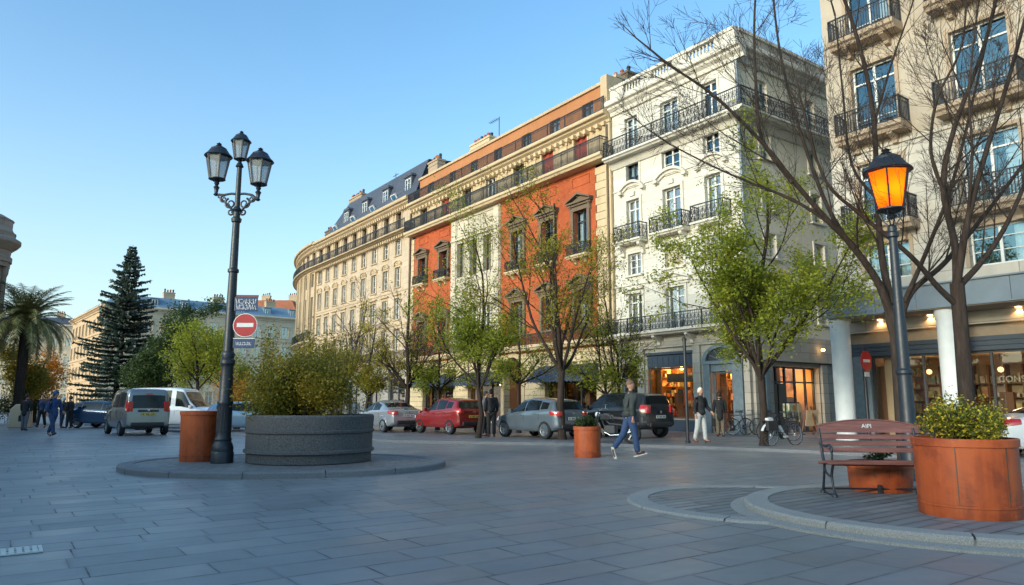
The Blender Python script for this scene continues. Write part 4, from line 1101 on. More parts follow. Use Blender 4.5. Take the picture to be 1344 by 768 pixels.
far = [p + W * 90 + U * 10 for p in ii]
for i in range(len(ii) - 1): m.face([(ii[i].x, ii[i].y, KH - .006), (ii[i + 1].x, ii[i + 1].y, KH - .006), (far[i + 1].x, far[i + 1].y, KH - .006), (far[i].x, far[i].y, KH - .006)])
struct(m.build('pavement', M['walk']))

def ellipse(cx, cy, rx, ry, n=72, ph=0): return [Vector((cx + rx * math.cos(2 * PI * k / n + ph), cy + ry * math.sin(2 * PI * k / n + ph), 0)) for k in range(n)]
def island(name, outline, w, h, topmat, kerbmat, z0=0.0, joint=1.1, drop=.012):
    """a kerbed island: closed kerb of separate stones (joints cut in), paved inside"""
    n = len(outline)
    cx = sum((p.x for p in outline)) / n; cy = sum((p.y for p in outline)) / n
    inn = [];
    for i, p in enumerate(outline):
        t = (outline[(i + 1) % n] - outline[i - 1]).normalized(); inn.append(p + Vector((-t.y, t.x, 0)) * w)
    k = MB(); acc = 0; bev = .025
    for i in range(n):
        a, b = outline[i], outline[(i + 1) % n]; c, d = inn[(i + 1) % n], inn[i]
        L = (b - a).length; acc += L
        f0, f1 = 0.0, 1.0
        if acc > joint: f1 = 1 - .022 / L; acc = 0
        b2 = a.lerp(b, f1); c2 = d.lerp(c, f1)
        ab, bb = a.lerp(d, bev / w), b2.lerp(c2, bev / w)
        z = lambda v, hh: (v.x, v.y, hh)
        k.face([z(a, z0), z(b2, z0), z(b2, h - bev), z(a, h - bev)]); k.face([z(a, h - bev), z(b2, h - bev), z(bb, h), z(ab, h)]); k.face([z(ab, h), z(bb, h), z(c2, h), z(d, h)])
        if f1 < 1:
            k.face([z(b2, z0), z(b2, h - bev), z(bb, h), z(c2, h), z(c2, z0)]); k.face([z(a.lerp(b, 1), z0), z(b, h - bev), z(c, h), z(c, z0)])
            k.face([z(b2, h - .035), z(b, h - .035), z(c, h - .035), z(c2, h - .035)])
            m0 = a.lerp(d, .05); k.face([z(b2.lerp(c2, .05), z0), z(b.lerp(c, .05), z0), z(b.lerp(c, .05), h - .03), z(b2.lerp(c2, .05), h - .03)])
        k.face([z(d, h), z(c2, h), z(c2, z0), z(d, z0)])
    struct(k.build(name + '_kerb', kerbmat))
    t = MB(); t.face([(p.x, p.y, h - drop) for p in inn]); struct(t.build(name + '_paving', topmat))
IH = .12
island('planter_island', ellipse(-4.95, 16.05, 3.48, 2.6), .3, IH, M['isle'], M['granite_kerb'], joint=1.3)
RC = (5.85, 9.25)
island('apron', ellipse(3.62, 10.35, 1.98, 1.95, 64), .3, .035, M['deck'], M['granite'], joint=1.2)
island('bench_island', ellipse(RC[0], RC[1], 2.82, 2.5), .3, IH, M['deck'], M['granite'], joint=1.25)
# low stone band at the foot of the bench island's kerb
b = MB(); o1 = ellipse(RC[0], RC[1], 3.0, 2.68); o2 = ellipse(RC[0], RC[1], 2.815, 2.495)
for i in range(len(o1)):
    j = (i + 1) % len(o1)
    b.face([(o1[i].x, o1[i].y, 0), (o1[j].x, o1[j].y, 0), (o1[j].x, o1[j].y, .03), (o1[i].x, o1[i].y, .03)])
    b.face([(o1[i].x, o1[i].y, .03), (o1[j].x, o1[j].y, .03), (o2[j].x, o2[j].y, .042), (o2[i].x, o2[i].y, .042)])
struct(b.build('foot_band', M['granite']))
# drain grate in the plaza
p = ground(16, 730); q = ground(62, 728)
T = thing('drain_grate', 'pale iron drain grate set in the dark paving', 'grate', (p.x - .35, p.y, .004), FROT - PI / 2)
f = MB(); L_, W_ = 1.05, .36
f.box(-L_ / 2, L_ / 2, -W_ / 2, -W_ / 2 + .03, 0, .012); f.box(-L_ / 2, L_ / 2, W_ / 2 - .03, W_ / 2, 0, .012); f.box(-L_ / 2, -L_ / 2 + .03, -W_ / 2 + .03, W_ / 2 - .03, 0, .0118); f.box(L_ / 2 - .03, L_ / 2, -W_ / 2 + .03, W_ / 2 - .03, 0, .0118)
f.build('frame', M['grate'], T)
f = MB()
for i in range(16): x = -L_ / 2 + .06 + i * (L_ - .12) / 15; f.box(x - .021, x + .021, -W_ / 2 + .03, W_ / 2 - .03, .001, .01)
for y in (-.07, .07): f.box(-L_ / 2 + .03, L_ / 2 - .03, y - .014, y + .014, .002, .0112)
f.build('bars', M['grate'], T)

# ------------------------------------------------------------------ planters
def stone_planter():
    T = thing('stone_planter', 'large round speckled grey stone planter on the kerbed island', 'planter', (-4.53, 16.3, IH - .012))
    r = 1.37
    m = MB(); m.lathe([(r * .965, 0), (r * .985, .02), (r * .985, .16), (r * .99, .20), (r * 1.03, .22), (r * 1.03, .27), (r, .30), (r * 1.0, .62), (r * 1.025, .645), (r * 1.03, .69), (r * 1.005, .71), (r * 1.02, .98), (r * 1.0, 1.02), (r * .9, 1.02), (r * .88, .9)], 64, cap=False)
    m.build('tub', M['granite_dark'], T, smooth=30)
    s = MB(); s.lathe([(r * .9, .93), (r * .5, .97), (0, .98)], 40); s.build('soil', M['soil'], T, smooth=60)
stone_planter()
def round_planter(name, label, loc, r, h, seams=(), rim=.09, band=True, taper=.985, group=None):
    T = thing(name, label, 'planter', loc, 0, group)
    m = MB(); prof = [(r * taper, 0), (r * taper + .004, .02)]
    if band: prof += [(r * taper + .006, .115), (r * taper + .016, .12), (r * taper + .016, .145), (r * taper + .004, .15)]
    prof += [(r, h - rim - .004), (r + .018, h - rim), (r + .02, h - .012), (r + .012, h), (r - .03, h), (r - .04, h - .12)]
    m.lathe(prof, 64, cap=False); m.build('tub', M['corten'], T, smooth=30)
    for a in seams:
        s = MB(); c, sn = math.cos(a), math.sin(a)
        s.bar(((r * taper + .003) * c, (r * taper + .003) * sn, .15), ((r + .003) * c, (r + .003) * sn, h - rim), .012, .006, up=(c, sn, 0)); s.build('seam', M['frame_brown'], T)
    s = MB(); s.lathe([(r - .035, h - .1), (0, h - .05)], 40); s.build('soil', M['soil'], T, smooth=60)
    return T
BP = (5.36, 8.62, IH - .012)
round_planter('round_planter', 'biggest terracotta coloured round planter beside the bench, full of yellow flecked shrub', BP, .535, .88, seams=(-2.3, -1.3), taper=.98)
UP = (5.50, 10.93, IH - .012)
round_planter('round_planter', 'terracotta coloured tub behind the bench, seen under its seat', UP, .44, .42, seams=(-2.2, -1.75, -1.3), band=False, taper=.96)
LP = (-7.0, 16.28, IH - .012)
round_planter('round_planter', 'plain terracotta coloured tub beside the triple street lamp', LP, .43, 1.1, taper=.93)
p = ground(773, 601); MP = (p.x, p.y + .33, 0)
round_planter('round_planter', 'terracotta coloured pot with grey green shrub beside the walking man', MP, .345, .78, taper=.97)

# ------------------------------------------------------------------ lamps
def lantern(T, c, h, w, glassm, lit=False, n=6, finial=True, light=0):
    """six-sided street lantern standing on point c; h overall, w widest"""
    c = Vector(c)
    def ringpt(r, z, k, off=0): a = 2 * PI * (k + off) / n; return c + Vector((r * math.cos(a), r * math.sin(a), z))
    r0, r1 = w * .29, w * .46; z0, z1 = h * .12, h * .64
    L = MB()
    L.lathe([(w * .07, -.02), (w * .1, h * .02), (w * .06, h * .05), (w * .2, h * .09), (r0 + .012, h * .105), (r0 + .012, z0)], n * 3, c)
    L.lathe([(0, z0 - .006), (r0, z0 - .006)], n * 3, c)
    for k in range(n):
        L.bar(ringpt(r0, z0, k), ringpt(r1, z1, k), .026)
        L.bar(ringpt(r0, z0, k), ringpt(r0, z0, k + 1), .022); L.bar(ringpt(r1, z1, k), ringpt(r1, z1, k + 1), .03)
        L.tube([ringpt(r0 * .9, z0, k, .5), ringpt(r0 * .72, z0 - h * .04, k, .5), ringpt(r0 * .25, z0 - h * .06, k, .5)], .009, 5)
    rf = MB()
    rf.lathe([(w * .5, z1), (w * .52, z1 + h * .012), (w * .50, z1 + h * .03), (w * .40, z1 + h * .09), (w * .33, z1 + h * .16), (w * .30, z1 + h * .17), (w * .29, z1 + h * .20), (w * .2, z1 + h * .235), (w * .1, z1 + h * .25)], n if n > 6 else n * 4, c)
    rf.lathe([(w * .07, z1 + h * .25), (w * .12, z1 + h * .27), (w * .06, z1 + h * .295), (w * .1, z1 + h * .315), (w * .03, z1 + h * .34), (0, z1 + h * .36)], 12, c)
    fr = L.build('lantern', M['iron_blue'], T, smooth=35)
    rf.build('lantern_roof', M['iron_blue'], fr, smooth=35)
    for k in range(n):
        g = MB(); a, b = ringpt(r0 * .96, z0, k), ringpt(r0 * .96, z0, k + 1); d, e = ringpt(r1 * .96, z1, k), ringpt(r1 * .96, z1, k + 1)
        g.face([a, b, e, d]); g.build('pane', M[glassm], fr)
    if light:
        li = bpy.data.lights.new('lantern_bulb', 'POINT'); li.energy = light; li.color = (1, .36, .05); li.shadow_soft_size = .12
        lo = bpy.data.objects.new('lantern_bulb', li); COL.objects.link(lo); lo.parent = T; lo.location = c + Vector((0, 0, h * .4))
t = NT('frosted_pane'); d_ = t.n('BsdfPrincipled', Roughness=.12); t.put(d_, 'Base Color', (.30, .33, .35, 1)); tr = t.n('BsdfTransparent'); mx = t.n('MixShader'); t.put(mx, 0, .45); t.put(mx, 1, d_.outputs[0]); t.put(mx, 2, tr.outputs[0]); M['frosted'] = t.end(mx.outputs[0])
def triple_lamp():
    base = ground(291, 607, IH)
    T = thing('street_lamp', 'tall dark street lamp with three unlit lanterns and scrolled arms', 'street lamp', (base.x, base.y, IH - .012))
    lean = .0
    H = 6.72
    m = MB()
    m.lathe([(.235, 0), (.235, .22), (.22, .25), (.225, .32), (.20, .40), (.17, .46), (.18, .50), (.165, .53), (.155, .62), (.150, 1.22), (.165, 1.25), (.165, 1.30), (.145, 1.34), (.125, 2.05), (.135, 2.1), (.155, 2.13), (.155, 2.2), (.125, 2.24), (.14, 2.32), (.135, 2.36), (.11, 2.40), (.10, 3.6), (.092, 4.15), (.12, 4.17), (.12, 4.23), (.088, 4.26), (.078, 5.3), (.105, 5.33), (.115, 5.4), (.075, 5.44), (.07, 5.55), (.11, 5.6), (.06, 5.68), (.055, 6.6), (.09, 6.63), (.06, 6.7), (.045, 6.72)], 28)
    m.build('pole', M['iron_blue'], T, smooth=28)
    fl = MB()
    for k in range(16): a = 2 * PI * k / 16; fl.tube([(.148 * math.cos(a), .148 * math.sin(a), .64), (.142 * math.cos(a), .142 * math.sin(a), 1.2)], .012, 5)
    fl.build('fluting', M['iron_blue'], T, smooth=60)
    for sg in (-1, 1):
        a = MB(); ex = .50 if sg < 0 else .46; ez = 6.02 if sg < 0 else 5.9
        a.tube([(0, 0, 5.98), (sg * .15, 0, 5.99), (sg * .32, 0, 5.96), (sg * ex, 0, ez - .05)], [.03, .028, .028, .03], 8)
        def spiral(cx, cz, r, a0, turns, th): return [(sg * (cx + r * (1 - .75 * i / 22) * math.cos(a0 + turns * 2 * PI * i / 22)), 0, cz + r * (1 - .75 * i / 22) * math.sin(a0 + turns * 2 * PI * i / 22)) for i in range(23)]
        for (cx, cz, r, a0, tn) in ((.16, 5.76, .13, 1.2, -1.35), (.32, 5.86, .09, 1.9, -1.3), (.14, 5.56, .085, 2.2, 1.3)): a.tube(spiral(cx, cz, r, a0, tn, .02), [.026 - .012 * i / 22 for i in range(23)], 7)
        a.tube([(sg * .05, 0, 5.5), (sg * .12, 0, 5.62), (sg * .2, 0, 5.72), (sg * .3, 0, 5.8), (sg * ex * .9, 0, 5.92)], [.03, .03, .026, .024, .02], 7)
        a.lathe([(.03, 0), (.06, .03), (.035, .06), (.05, .16), (.07, .2), (.035, .24), (.03, .3)], 12, (sg * ex, 0, ez - .08))
        a.build('arm', M['iron_blue'], T, smooth=50)
        lantern(T, (sg * ex, 0, ez + .2), 1.0, .60, 'frosted')
    lantern(T, (0, 0, H), .78, .44, 'frosted')
    return T
triple_lamp()
def amber_lamp():
    p = at(1190, 528, 13.3)
    T = thing('street_lamp', 'single street lamp with lit amber lantern behind the bench', 'street lamp', (p.x, p.y, 0))
    m = MB()
    m.lathe([(.18, 0), (.18, .5), (.155, .55), (.132, .62), (.125, 1.9), (.142, 1.93), (.142, 1.98), (.112, 2.02), (.10, 2.9), (.088, 3.0), (.074, 4.5), (.105, 4.53), (.105, 4.6), (.08, 4.63), (.085, 4.72), (.05, 4.76)], 24)
    for k in range(4):
        a = PI / 4 + k * PI / 2; c, s_ = math.cos(a), math.sin(a); m.tube([(.05 * c, .05 * s_, 4.74), (.15 * c, .15 * s_, 4.86), (.2 * c, .2 * s_, 5.0), (.16 * c, .16 * s_, 5.08)], .014, 6)
    m.build('pole', M['iron_blue'], T, smooth=28)
    lantern(T, (0, 0, 4.9), 1.42, .86, 'amber', n=6, light=6)
amber_lamp()

# ------------------------------------------------------------------ signs on the lamp, and by the column
def scribble(mb, x0, x1, z, h, y, seed, n=6, th=.012):
    r = random.Random(seed)
    for i in range(n):
        cx = x0 + (x1 - x0) * (i + .5) / n; w = (x1 - x0) / n * .42
        k = r.choice((0, 1, 2, 3))
        P = {0: [(-w, -h), (0, h), (w, -h)], 1: [(-w, h), (-w * .4, -h), (0, h * .3), (w * .4, -h), (w, h)], 2: [(w, h * .8), (-w, h * .6), (-w, -h * .7), (w, -h * .8)], 3: [(-w, -h), (-w, h), (w, h * .5), (-w, 0), (w, -h)]}[k]
        mb.tube([(cx + a, y, z + b) for a, b in P], th, 4)
b0 = ground(291, 607, IH)
def lamp_signs():
    y = b0.y
    # no entry
    c = at(322, 427, y - .16); T = thing('no_entry_sign', 'round red no entry sign with white bar on the tall lamp post', 'sign', c, RAD(4))
    r = .262
    d = MB(); d.M = Matrix.Rotation(PI / 2, 4, 'X'); d.lathe([(r, -.012), (r, .012)], 40); d.build('rim', M['sign_white'], T, smooth=30)
    d = MB(); d.M = Matrix.Rotation(PI / 2, 4, 'X'); d.lathe([(r * .94, .0121), (r * .94, .017)], 40); d.build('disc', M['sign_red'], T, smooth=30)
    d = MB(); d.box(-r * .68, r * .68, -.022, -.0171, -r * .16, r * .19); d.build('bar', M['sign_white'], T, bevel=.01)
    d = MB(); d.bar((-.32, .2, .05), (.05, .02, .05), .03); d.build('bracket', M['iron_blue'], T)
    c = at(323, 399, y - .14); T = thing('street_plaque', 'blue street plaque with pale lettering above the no entry sign', 'sign', c, RAD(5))
    d = MB(); d.box(-.245, .25, -.01, .01, -.16, .15); d.build('plate', M['sign_blue'], T, bevel=.006)
    d = MB(); d.box(-.22, .26, -.006, .012, .152, .2); d.build('top_strip', M['sign_rust'], T)
    d = MB(); scribble(d, -.22, .22, .055, .055, -.013, 4, 6, .010); scribble(d, -.2, .23, -.07, .055, -.013, 8, 6, .010); d.build('lettering', M['sign_white'], T)
    d = MB(); d.bar((-.3, .18, 0), (-.1, .02, 0), .03); d.build('bracket', M['iron_blue'], T)
    c = at(320, 451, y - .14); T = thing('small_sign', 'small dark sign with pale lettering below the no entry sign', 'sign', c, RAD(3))
    d = MB(); d.box(-.23, .23, -.01, .01, -.1, .1); d.build('plate', M['sign_blue'], T, bevel=.006)
    d = MB(); d.box(-.23, .23, -.012, .012, .102, .12); d.build('top_strip', M['sign_white'], T)
    d = MB(); scribble(d, -.17, .17, -.005, .035, -.013, 21, 7, .008); d.build('lettering', M['sign_white'], T)
    d = MB(); d.bar((-.3, .18, 0), (-.1, .02, 0), .03); d.build('bracket', M['iron_blue'], T)
lamp_signs()
def column_sign():
    p = fpt(-5.25, .75)
    T = thing('round_sign', 'round red sign on a dark post beside the white column', 'sign', (p.x, p.y, KH), RAD(36))
    d = MB(); d.tube([(0, 0, 0), (0, 0, 3.2)], .06, 12); d.build('post', M['iron_blue'], T, smooth=40)
    R_ = Matrix.Translation((0, -.09, 2.75)) @ Matrix.Rotation(PI / 2, 4, 'X')
    d = MB(); d.M = R_; d.lathe([(.36, -.02), (.36, .012)], 32); f = d.build('disc', M['sign_red'], T, smooth=30)
    d = MB(); d.box(-.22, .22, -.112, -.1025, 2.7, 2.8); d.build('bar', M['sign_white'], T)
    d = MB(); d.box(-.14, .14, -.1, -.07, 2.2, 2.36); d.build('small_plate', M['sign_white'], T)
column_sign()
p = ground(903, 581, KH)
T = thing('signpost', 'thin dark post standing between the black car and the white haired walker', 'post', (p.x, p.y, KH))
d = MB(); d.tube([(0, 0, 0), (0, 0, 3.35)], .055, 10); d.lathe([(.09, 0), (.09, .05), (.06, .07)], 14); d.lathe([(.075, 3.35), (.08, 3.42), (0, 3.5)], 12); d.build('pole', M['iron'], T, smooth=40)

# ------------------------------------------------------------------ bench
def bench():
    a, b = Vector((4.44, 10.16, 0)), Vector((5.66, 9.98, 0))
    T = thing('park_bench', 'reddish wooden slatted bench with scrolled black iron legs on the kerbed island', 'bench', (4.36, 10.05, IH - .012), RAD(-6))
    L = 1.52
    # local x along the bench, y to its back; seat front edge at y = 0
    seat_z = .50
    for k in range(5):
        y0 = .0 + k * .098; m = MB(); m.box(0, L, y0, y0 + .082, seat_z - (.058 if k == 0 else .036) - (.012 * k), seat_z - (.012 * k)); m.build('seat_slat', M['bench'], T, bevel=.008)
    bx0, bx1 = .06, L - .02
    def bp(h): return .50 + h * .26          # back leans away
    for k, (z0, z1) in enumerate(((.575, .642), (.668, .735), (.761, .828))):
        m = MB(); m.prism([(bp(z0 - .5), z0), (bp(z0 - .5) + .03, z0), (bp(z1 - .5) + .03, z1), (bp(z1 - .5), z1)], bx0, bx1, 'x'); m.build('back_slat', M['bench'], T, bevel=.007)
    m = MB(); n = 20; z0 = .856; up = []; lo = []
    for i in range(n + 1):
        x = bx0 + (bx1 - bx0) * i / n; s = (i / n - .5) * 2; z = .93 + .095 * (1 - s * s) ** .9
        up.append((x, z)); lo.append((x, z0))
    for i in range(n):
        for (ya) in (0,):
            A = [(lo[i], 0), (lo[i + 1], 0), (up[i + 1], 0), (up[i], 0)]
            f = [(q[0], bp(q[1] - .5), q[1]) for q, _ in A]; bk = [(q[0], bp(q[1] - .5) + .03, q[1]) for q, _ in A]
            m.face(f); m.face(bk[::-1]); m.face([f[3], f[2], bk[2], bk[3]]); m.face([f[0], bk[0], bk[1], f[1]])
    cr = m.build('crest_rail', M['bench'], T)
    m = MB(); m.tube([(x, bp(z - .5) + .012, z + .012) for x, z in up], .014, 8); m.build('crest_bead', M['bench'], T, smooth=60)
    Tm = Matrix.Translation((L * .5, bp(.45) - .008, .945)) @ Matrix.Rotation(PI / 2 - .25, 4, 'X')
    text_obj('AIPI', .085, M['sign_white'], 'crest_lettering', cr, Tm)
    for x, nm in ((.085, 'leg'), (L - .12, 'leg')):
        m = MB()
        m.tube([(x, .06, .455), (x, .13, .36), (x, .17, .28), (x, .15, .2), (x, .10, .08), (x, .07, 0.02)], [.019, .02, .02, .018, .018, .022], 8)
        m.tube([(x, .44, .45), (x, .47, .32), (x, .53, .15), (x, .58, .02)], [.02, .018, .018, .022], 8)
        m.tube([(x, .17, .28), (x, .26, .265), (x, .36, .29), (x, .46, .36)], [.015, .014, .014, .015], 7)
        m.tube([(x, .45, .44), (x, .5, .52), (x, bp(.15), .65), (x, bp(.42), .92)], [.022, .022, .02, .016], 8)
        m.tube([(x, .03, .452), (x, .25, .437), (x, .46, .43)], .018, 7)
        m.lathe([(.04, 0), (.042, .02), (.02, .05)], 10, (x, .07, 0)); m.lathe([(.04, 0), (.042, .02), (.02, .05)], 10, (x, .58, 0))
        m.tube([(x, .07, .03), (x, .3, .012), (x, .58, .03)], .012, 6)
        m.build('leg', M['iron'], T, smooth=60)
        m = MB(); m.tube([(x - .02, .04, .5), (x - .02, .035, .6), (x - .02, .05, .68), (x - .02, .12, .70), (x - .02, .26, .68), (x - .02, .42, .68), (x - .02, bp(.2), .70)], [.014, .015, .018, .02, .02, .018, .014], 8)
        m.tube([(x - .02, .05 + .045 * math.cos(a_), .645 + .045 * math.sin(a_)) for a_ in [i * .7 for i in range(9)]], .011, 6)
        m.build('armrest', M['iron'], T, smooth=60)
    m = MB(); m.tube([(.1, .58, .06), (L - .12, .58, .06)], .014, 7); m.tube([(.1, .12, .43), (L - .12, .12, .43)], .012, 7); m.build('stretcher', M['iron'], T, smooth=60)
    m = MB(); m.box(L * .55, L * .55 + .05, .53, .58, 0, .12); m.build('centre_foot', M['iron'], T, bevel=.006)
bench()
# ------------------------------------------------------------------ cars
def carpaint(name, col, metal=.0, rough=.22):
    t = NT(name); p = t.bsdf(col, rough, Metallic=metal)
    t.put(p, 'Coat Weight', .8); t.put(p, 'Coat Roughness', .05); return t.m
def lerp_tab(tab, x):
    if x >= tab[0][0]: return tab[0][1]
    for (xa, a), (xb, b) in zip(tab, tab[1:]):
        if xb <= x <= xa: return a + (b - a) * (xa - x) / (xa - xb) if xa != xb else b
    return tab[-1][1]
class CarShape:
    def __init__(s, L, Wd, prof, belt, cowl, rear_top, wr_k=.72, zs=.24):
        s.L, s.W, s.prof, s.belt, s.cowl, s.rt, s.k, s.zs0 = L, Wd, prof, belt, cowl, rear_top, wr_k, zs
        pts = []
        P = [Vector((x, z, 0)) for x, z in prof]
        for i in range(len(P) - 1):
            p0, p1, p2, p3 = P[max(i - 1, 0)], P[i], P[i + 1], P[min(i + 2, len(P) - 1)]
            for k in range(4):
                t = k / 4; q = .5 * ((2 * p1) + (p2 - p0) * t * .8 + (2 * p0 - 5 * p1 + 4 * p2 - p3) * t * t * .8 + (3 * p1 - p0 - 3 * p2 + p3) * t ** 3 * .8) if 0 else p1.lerp(p2, t)
                pts.append((q.x, q.y))
        pts.append(prof[-1]); s.st = pts
    def wb(s, x):
        h = s.L / 2; f = abs(x) / h
        w = s.W / 2
        if x > 0: return w * (1 - .04 * f ** 2 - .20 * max(0, (f - .78) / .22) ** 2)
        return w * (1 - .03 * f ** 2 - .13 * max(0, (f - .82) / .18) ** 2)
    def zs(s, x):
        f = abs(x) / (s.L / 2); return s.zs0 + .13 * max(0, (f - .75) / .25) ** 1.5
    def sec(s, x, zt):
        wb, zs = s.wb(x), s.zs(x); zb = min(lerp_tab(s.belt, x), zt - .05)
        f = max(0, min(1, (zt - zb - .05) / .42)); wr = wb * (.90 - (.90 - s.k) * f)
        zc = min(.07, (zt - zb) * .6)
        p5 = (wb * .955, zb); p7 = (wr, zt - zc)
        return [(0, zs), (wb * .86, zs), (wb * .965, zs + .06), (wb * .995, zs + (zb - zs) * .45), (wb, zs + (zb - zs) * .72), (wb * .985, zb - .035), p5,
                (p5[0] * .5 + p7[0] * .5 + .012 * f, p5[1] * .5 + p7[1] * .5), p7, (wr * .9, zt - zc * .32), (wr * .55, zt - .008), (0, zt)]
    def side_y(s, x, zt, z):
        q = s.sec(x, zt)
        for (ya, za), (yb, zb) in zip(q[3:9], q[4:9]):
            if za <= z <= zb and zb > za: return ya + (yb - ya) * (z - za) / (zb - za)
        return q[8][0]
    def top_z(s, x, zt, y):
        q = s.sec(x, zt)[8:]
        for (ya, za), (yb, zb) in zip(q, q[1:]):
            if yb <= y <= ya: return za + (zb - za) * (ya - y) / (ya - yb) if ya > yb else zb
        return q[0][1]
    def zt(s, x):
        return lerp_tab(s.st, x)
def arch_mat(): return M['plastic']
def car(name, label, loc, rz, shape, paint, wheel_r=.32, axles=(1.28, -1.28), wins=(), windscreen=None, rearglass=None, tail=None, rims='rim', plate='plate', group=None, cat='car', handle=True, rear_only=False, extra=None, tailx=None):
    T = thing(name, label, cat, loc, rz, group)
    S = shape
    mb = MB(); prev = None; rings = []
    for x, zt in S.st:
        q = S.sec(x, zt); pts = [(x, y, z) for y, z in q] + [(x, -y, z) for y, z in q[-2:0:-1]]
        rings.append([mb.pt(p) for p in pts])
    n = len(rings[0])
    for A, B in zip(rings, rings[1:]):
        for k in range(n): mb.idx([A[k], B[k], B[(k + 1) % n], A[(k + 1) % n]])
    mb.idx(rings[0]); mb.idx(rings[-1][::-1])
    body = mb.build('body', [paint, M['plastic']], T, smooth=45)
    ss = body.modifiers.new('s', 'SUBSURF'); ss.levels = 1; ss.render_levels = 1
    cut = MB(); cut.cur = 0
    for ax in axles:
        for sg in (-1, 1):
            y0, y1 = (S.W / 2 - .26, S.W / 2 + .2) if sg > 0 else (-S.W / 2 - .2, -S.W / 2 + .26)
            R_ = wheel_r * 1.17
            cut.prism([(ax + R_ * math.cos(2 * PI * k / 28), wheel_r + R_ * math.sin(2 * PI * k / 28)) for k in range(28)], y0, y1, 'y')
    co = cut.build('cutter', M['plastic'], T)
    bo = body.modifiers.new('b', 'BOOLEAN'); bo.operation = 'DIFFERENCE'; bo.object = co; bo.solver = 'EXACT'
    try: bo.material_mode = 'TRANSFER'
    except Exception: pass
    bpy.context.view_layer.update()
    dg = bpy.context.evaluated_depsgraph_get()
    me = bpy.data.meshes.new_from_object(body.evaluated_get(dg))
    body.modifiers.clear(); body.data = me
    me.polygons.foreach_set('use_smooth', [True] * len(me.polygons)); me.set_sharp_from_angle(angle=RAD(38))
    bpy.data.objects.remove(co)
    off = .004
    # side windows
    for (xa, xb, lo, hi) in wins:
        for sg in (-1, 1):
            g = MB(); ids = []
            m_ = 10
            for i in range(m_ + 1):
                x = xa + (xb - xa) * i / m_; zt = S.zt(x); zb = min(lerp_tab(S.belt, x), zt - .05)
                z0 = zb + lo; z1 = min(zt - hi, S.zt(x) - hi); z1 = max(z1, z0 + .004)
                ids.append([g.pt((x, sg * (S.side_y(x, zt, z0 + (z1 - z0) * k / 3) + off), z0 + (z1 - z0) * k / 3)) for k in range(4)])
            for A, B in zip(ids, ids[1:]):
                for k in range(3): g.idx([A[k], B[k], B[k + 1], A[k + 1]] if sg < 0 else [A[k], A[k + 1], B[k + 1], B[k]])
            g.build('side_window', M['car_glass'], T, smooth=60)
    def top_patch(nm, xa, xb, fr, mat, rows=8):
        g = MB(); ids = []
        xs = [p for p in S.st if xb <= p[0] <= xa]
        for i, (x, zt) in enumerate(xs):
            t = i / max(1, len(xs) - 1)
            q = S.sec(x, zt); wr = q[8][0] * (fr if not isinstance(fr, tuple) else fr[0] + (fr[1] - fr[0]) * t)
            row = []
            for k in range(rows + 1):
                y = -wr + 2 * wr * k / rows; row.append(g.pt((x + (.006 if xa > 0 else -.010), y, S.top_z(x, zt, abs(y)) + .006)))
            ids.append(row)
        for A, B in zip(ids, ids[1:]):
            for k in range(rows): g.idx([A[k], A[k + 1], B[k + 1], B[k]])
        if ids: g.build(nm, mat, T, smooth=60)
    if windscreen: top_patch('windscreen', windscreen[0], windscreen[1], .95, M['car_glass'])
    if rearglass: top_patch('rear_window', rearglass[0], rearglass[1], rearglass[2], M['car_glass'])
    # wheels
    wk = ('wheel', wheel_r, rims)
    if wk not in WC:
        w = MB(); w.M = Matrix.Rotation(PI / 2, 4, 'X'); r = wheel_r
        w.lathe([(r * .66, -.1), (r * .9, -.105), (r * .98, -.085), (r, -.05), (r, .05), (r * .98, .085), (r * .9, .105), (r * .66, .1), (r * .64, 0), (r * .66, -.1)], 36, cap=False)
        o = w.build('wheel', M['tyre'], smooth=30)
        q = MB(); q.M = Matrix.Rotation(PI / 2, 4, 'X')
        q.lathe([(r * .66, -.095), (r * .62, -.09), (r * .60, -.02), (r * .60, .02), (r * .62, .09), (r * .66, .095)], 36, cap=False)
        q.lathe([(0, .06), (r * .14, .062), (r * .16, .05), (r * .16, -.05), (r * .14, -.062), (0, -.06)], 16)
        for k in range(5):
            a = 2 * PI * k / 5
            for f in (-.12, .12):
                for zz in (.052, -.052): q.bar((r * .1 * math.cos(a + f * 2), r * .1 * math.sin(a + f * 2), zz), (r * .63 * math.cos(a + f), r * .63 * math.sin(a + f), zz * 1.25), r * .085, .02, up=(0, 0, 1))
        q.lathe([(0, .005), (r * .6, .006), (r * .6, -.006), (0, -.005)], 24)
        qo = q.build('rim', [M[rims]], smooth=30)
        WC[wk] = (o.data, qo.data); bpy.data.objects.remove(o); bpy.data.objects.remove(qo)
    for ax in axles:
        for sg in (-1, 1):
            wo = mesh_obj('wheel', WC[wk][0], T, Matrix.Translation((ax, sg * (S.W / 2 - .115), wheel_r)))
            mesh_obj('rim', WC[wk][1], wo)
    hl = S.L / 2; zb = S.prof[-1][1]
    # lower dark bumpers, lights, plates, handles, mirrors
    for sg in (-1, 1):
        # tail light wraps the rear corner
        tz0, tz1, tl = tail or (.72, .92, .34)
        g = MB(); ids = []
        xs_t = [p for p in S.st if p[0] <= -hl + tl]; m_ = 8
        x0 = -hl + tl; x1 = xs_t[-1][0] + .012 if tailx is None else tailx
        for i in range(m_ + 1):
            x = x0 + (x1 - x0) * i / m_; zt = max(S.zt(x), tz1 + .12) ; t = i / m_
            za = tz0 + (1 - t) * (tz1 - tz0) * .35; z1_ = tz1
            ids.append([g.pt((x, sg * (S.side_y(x, zt, za + (z1_ - za) * k / 4) + .014), za + (z1_ - za) * k / 4)) for k in range(5)])
        yl = S.side_y(x1, max(S.zt(x1), tz1 + .12), tz0)
        ids.append([g.pt((x1 - .03, sg * (yl - .03 - .0 * k), tz0 + (tz1 - tz0) * k / 4)) for k in range(5)])
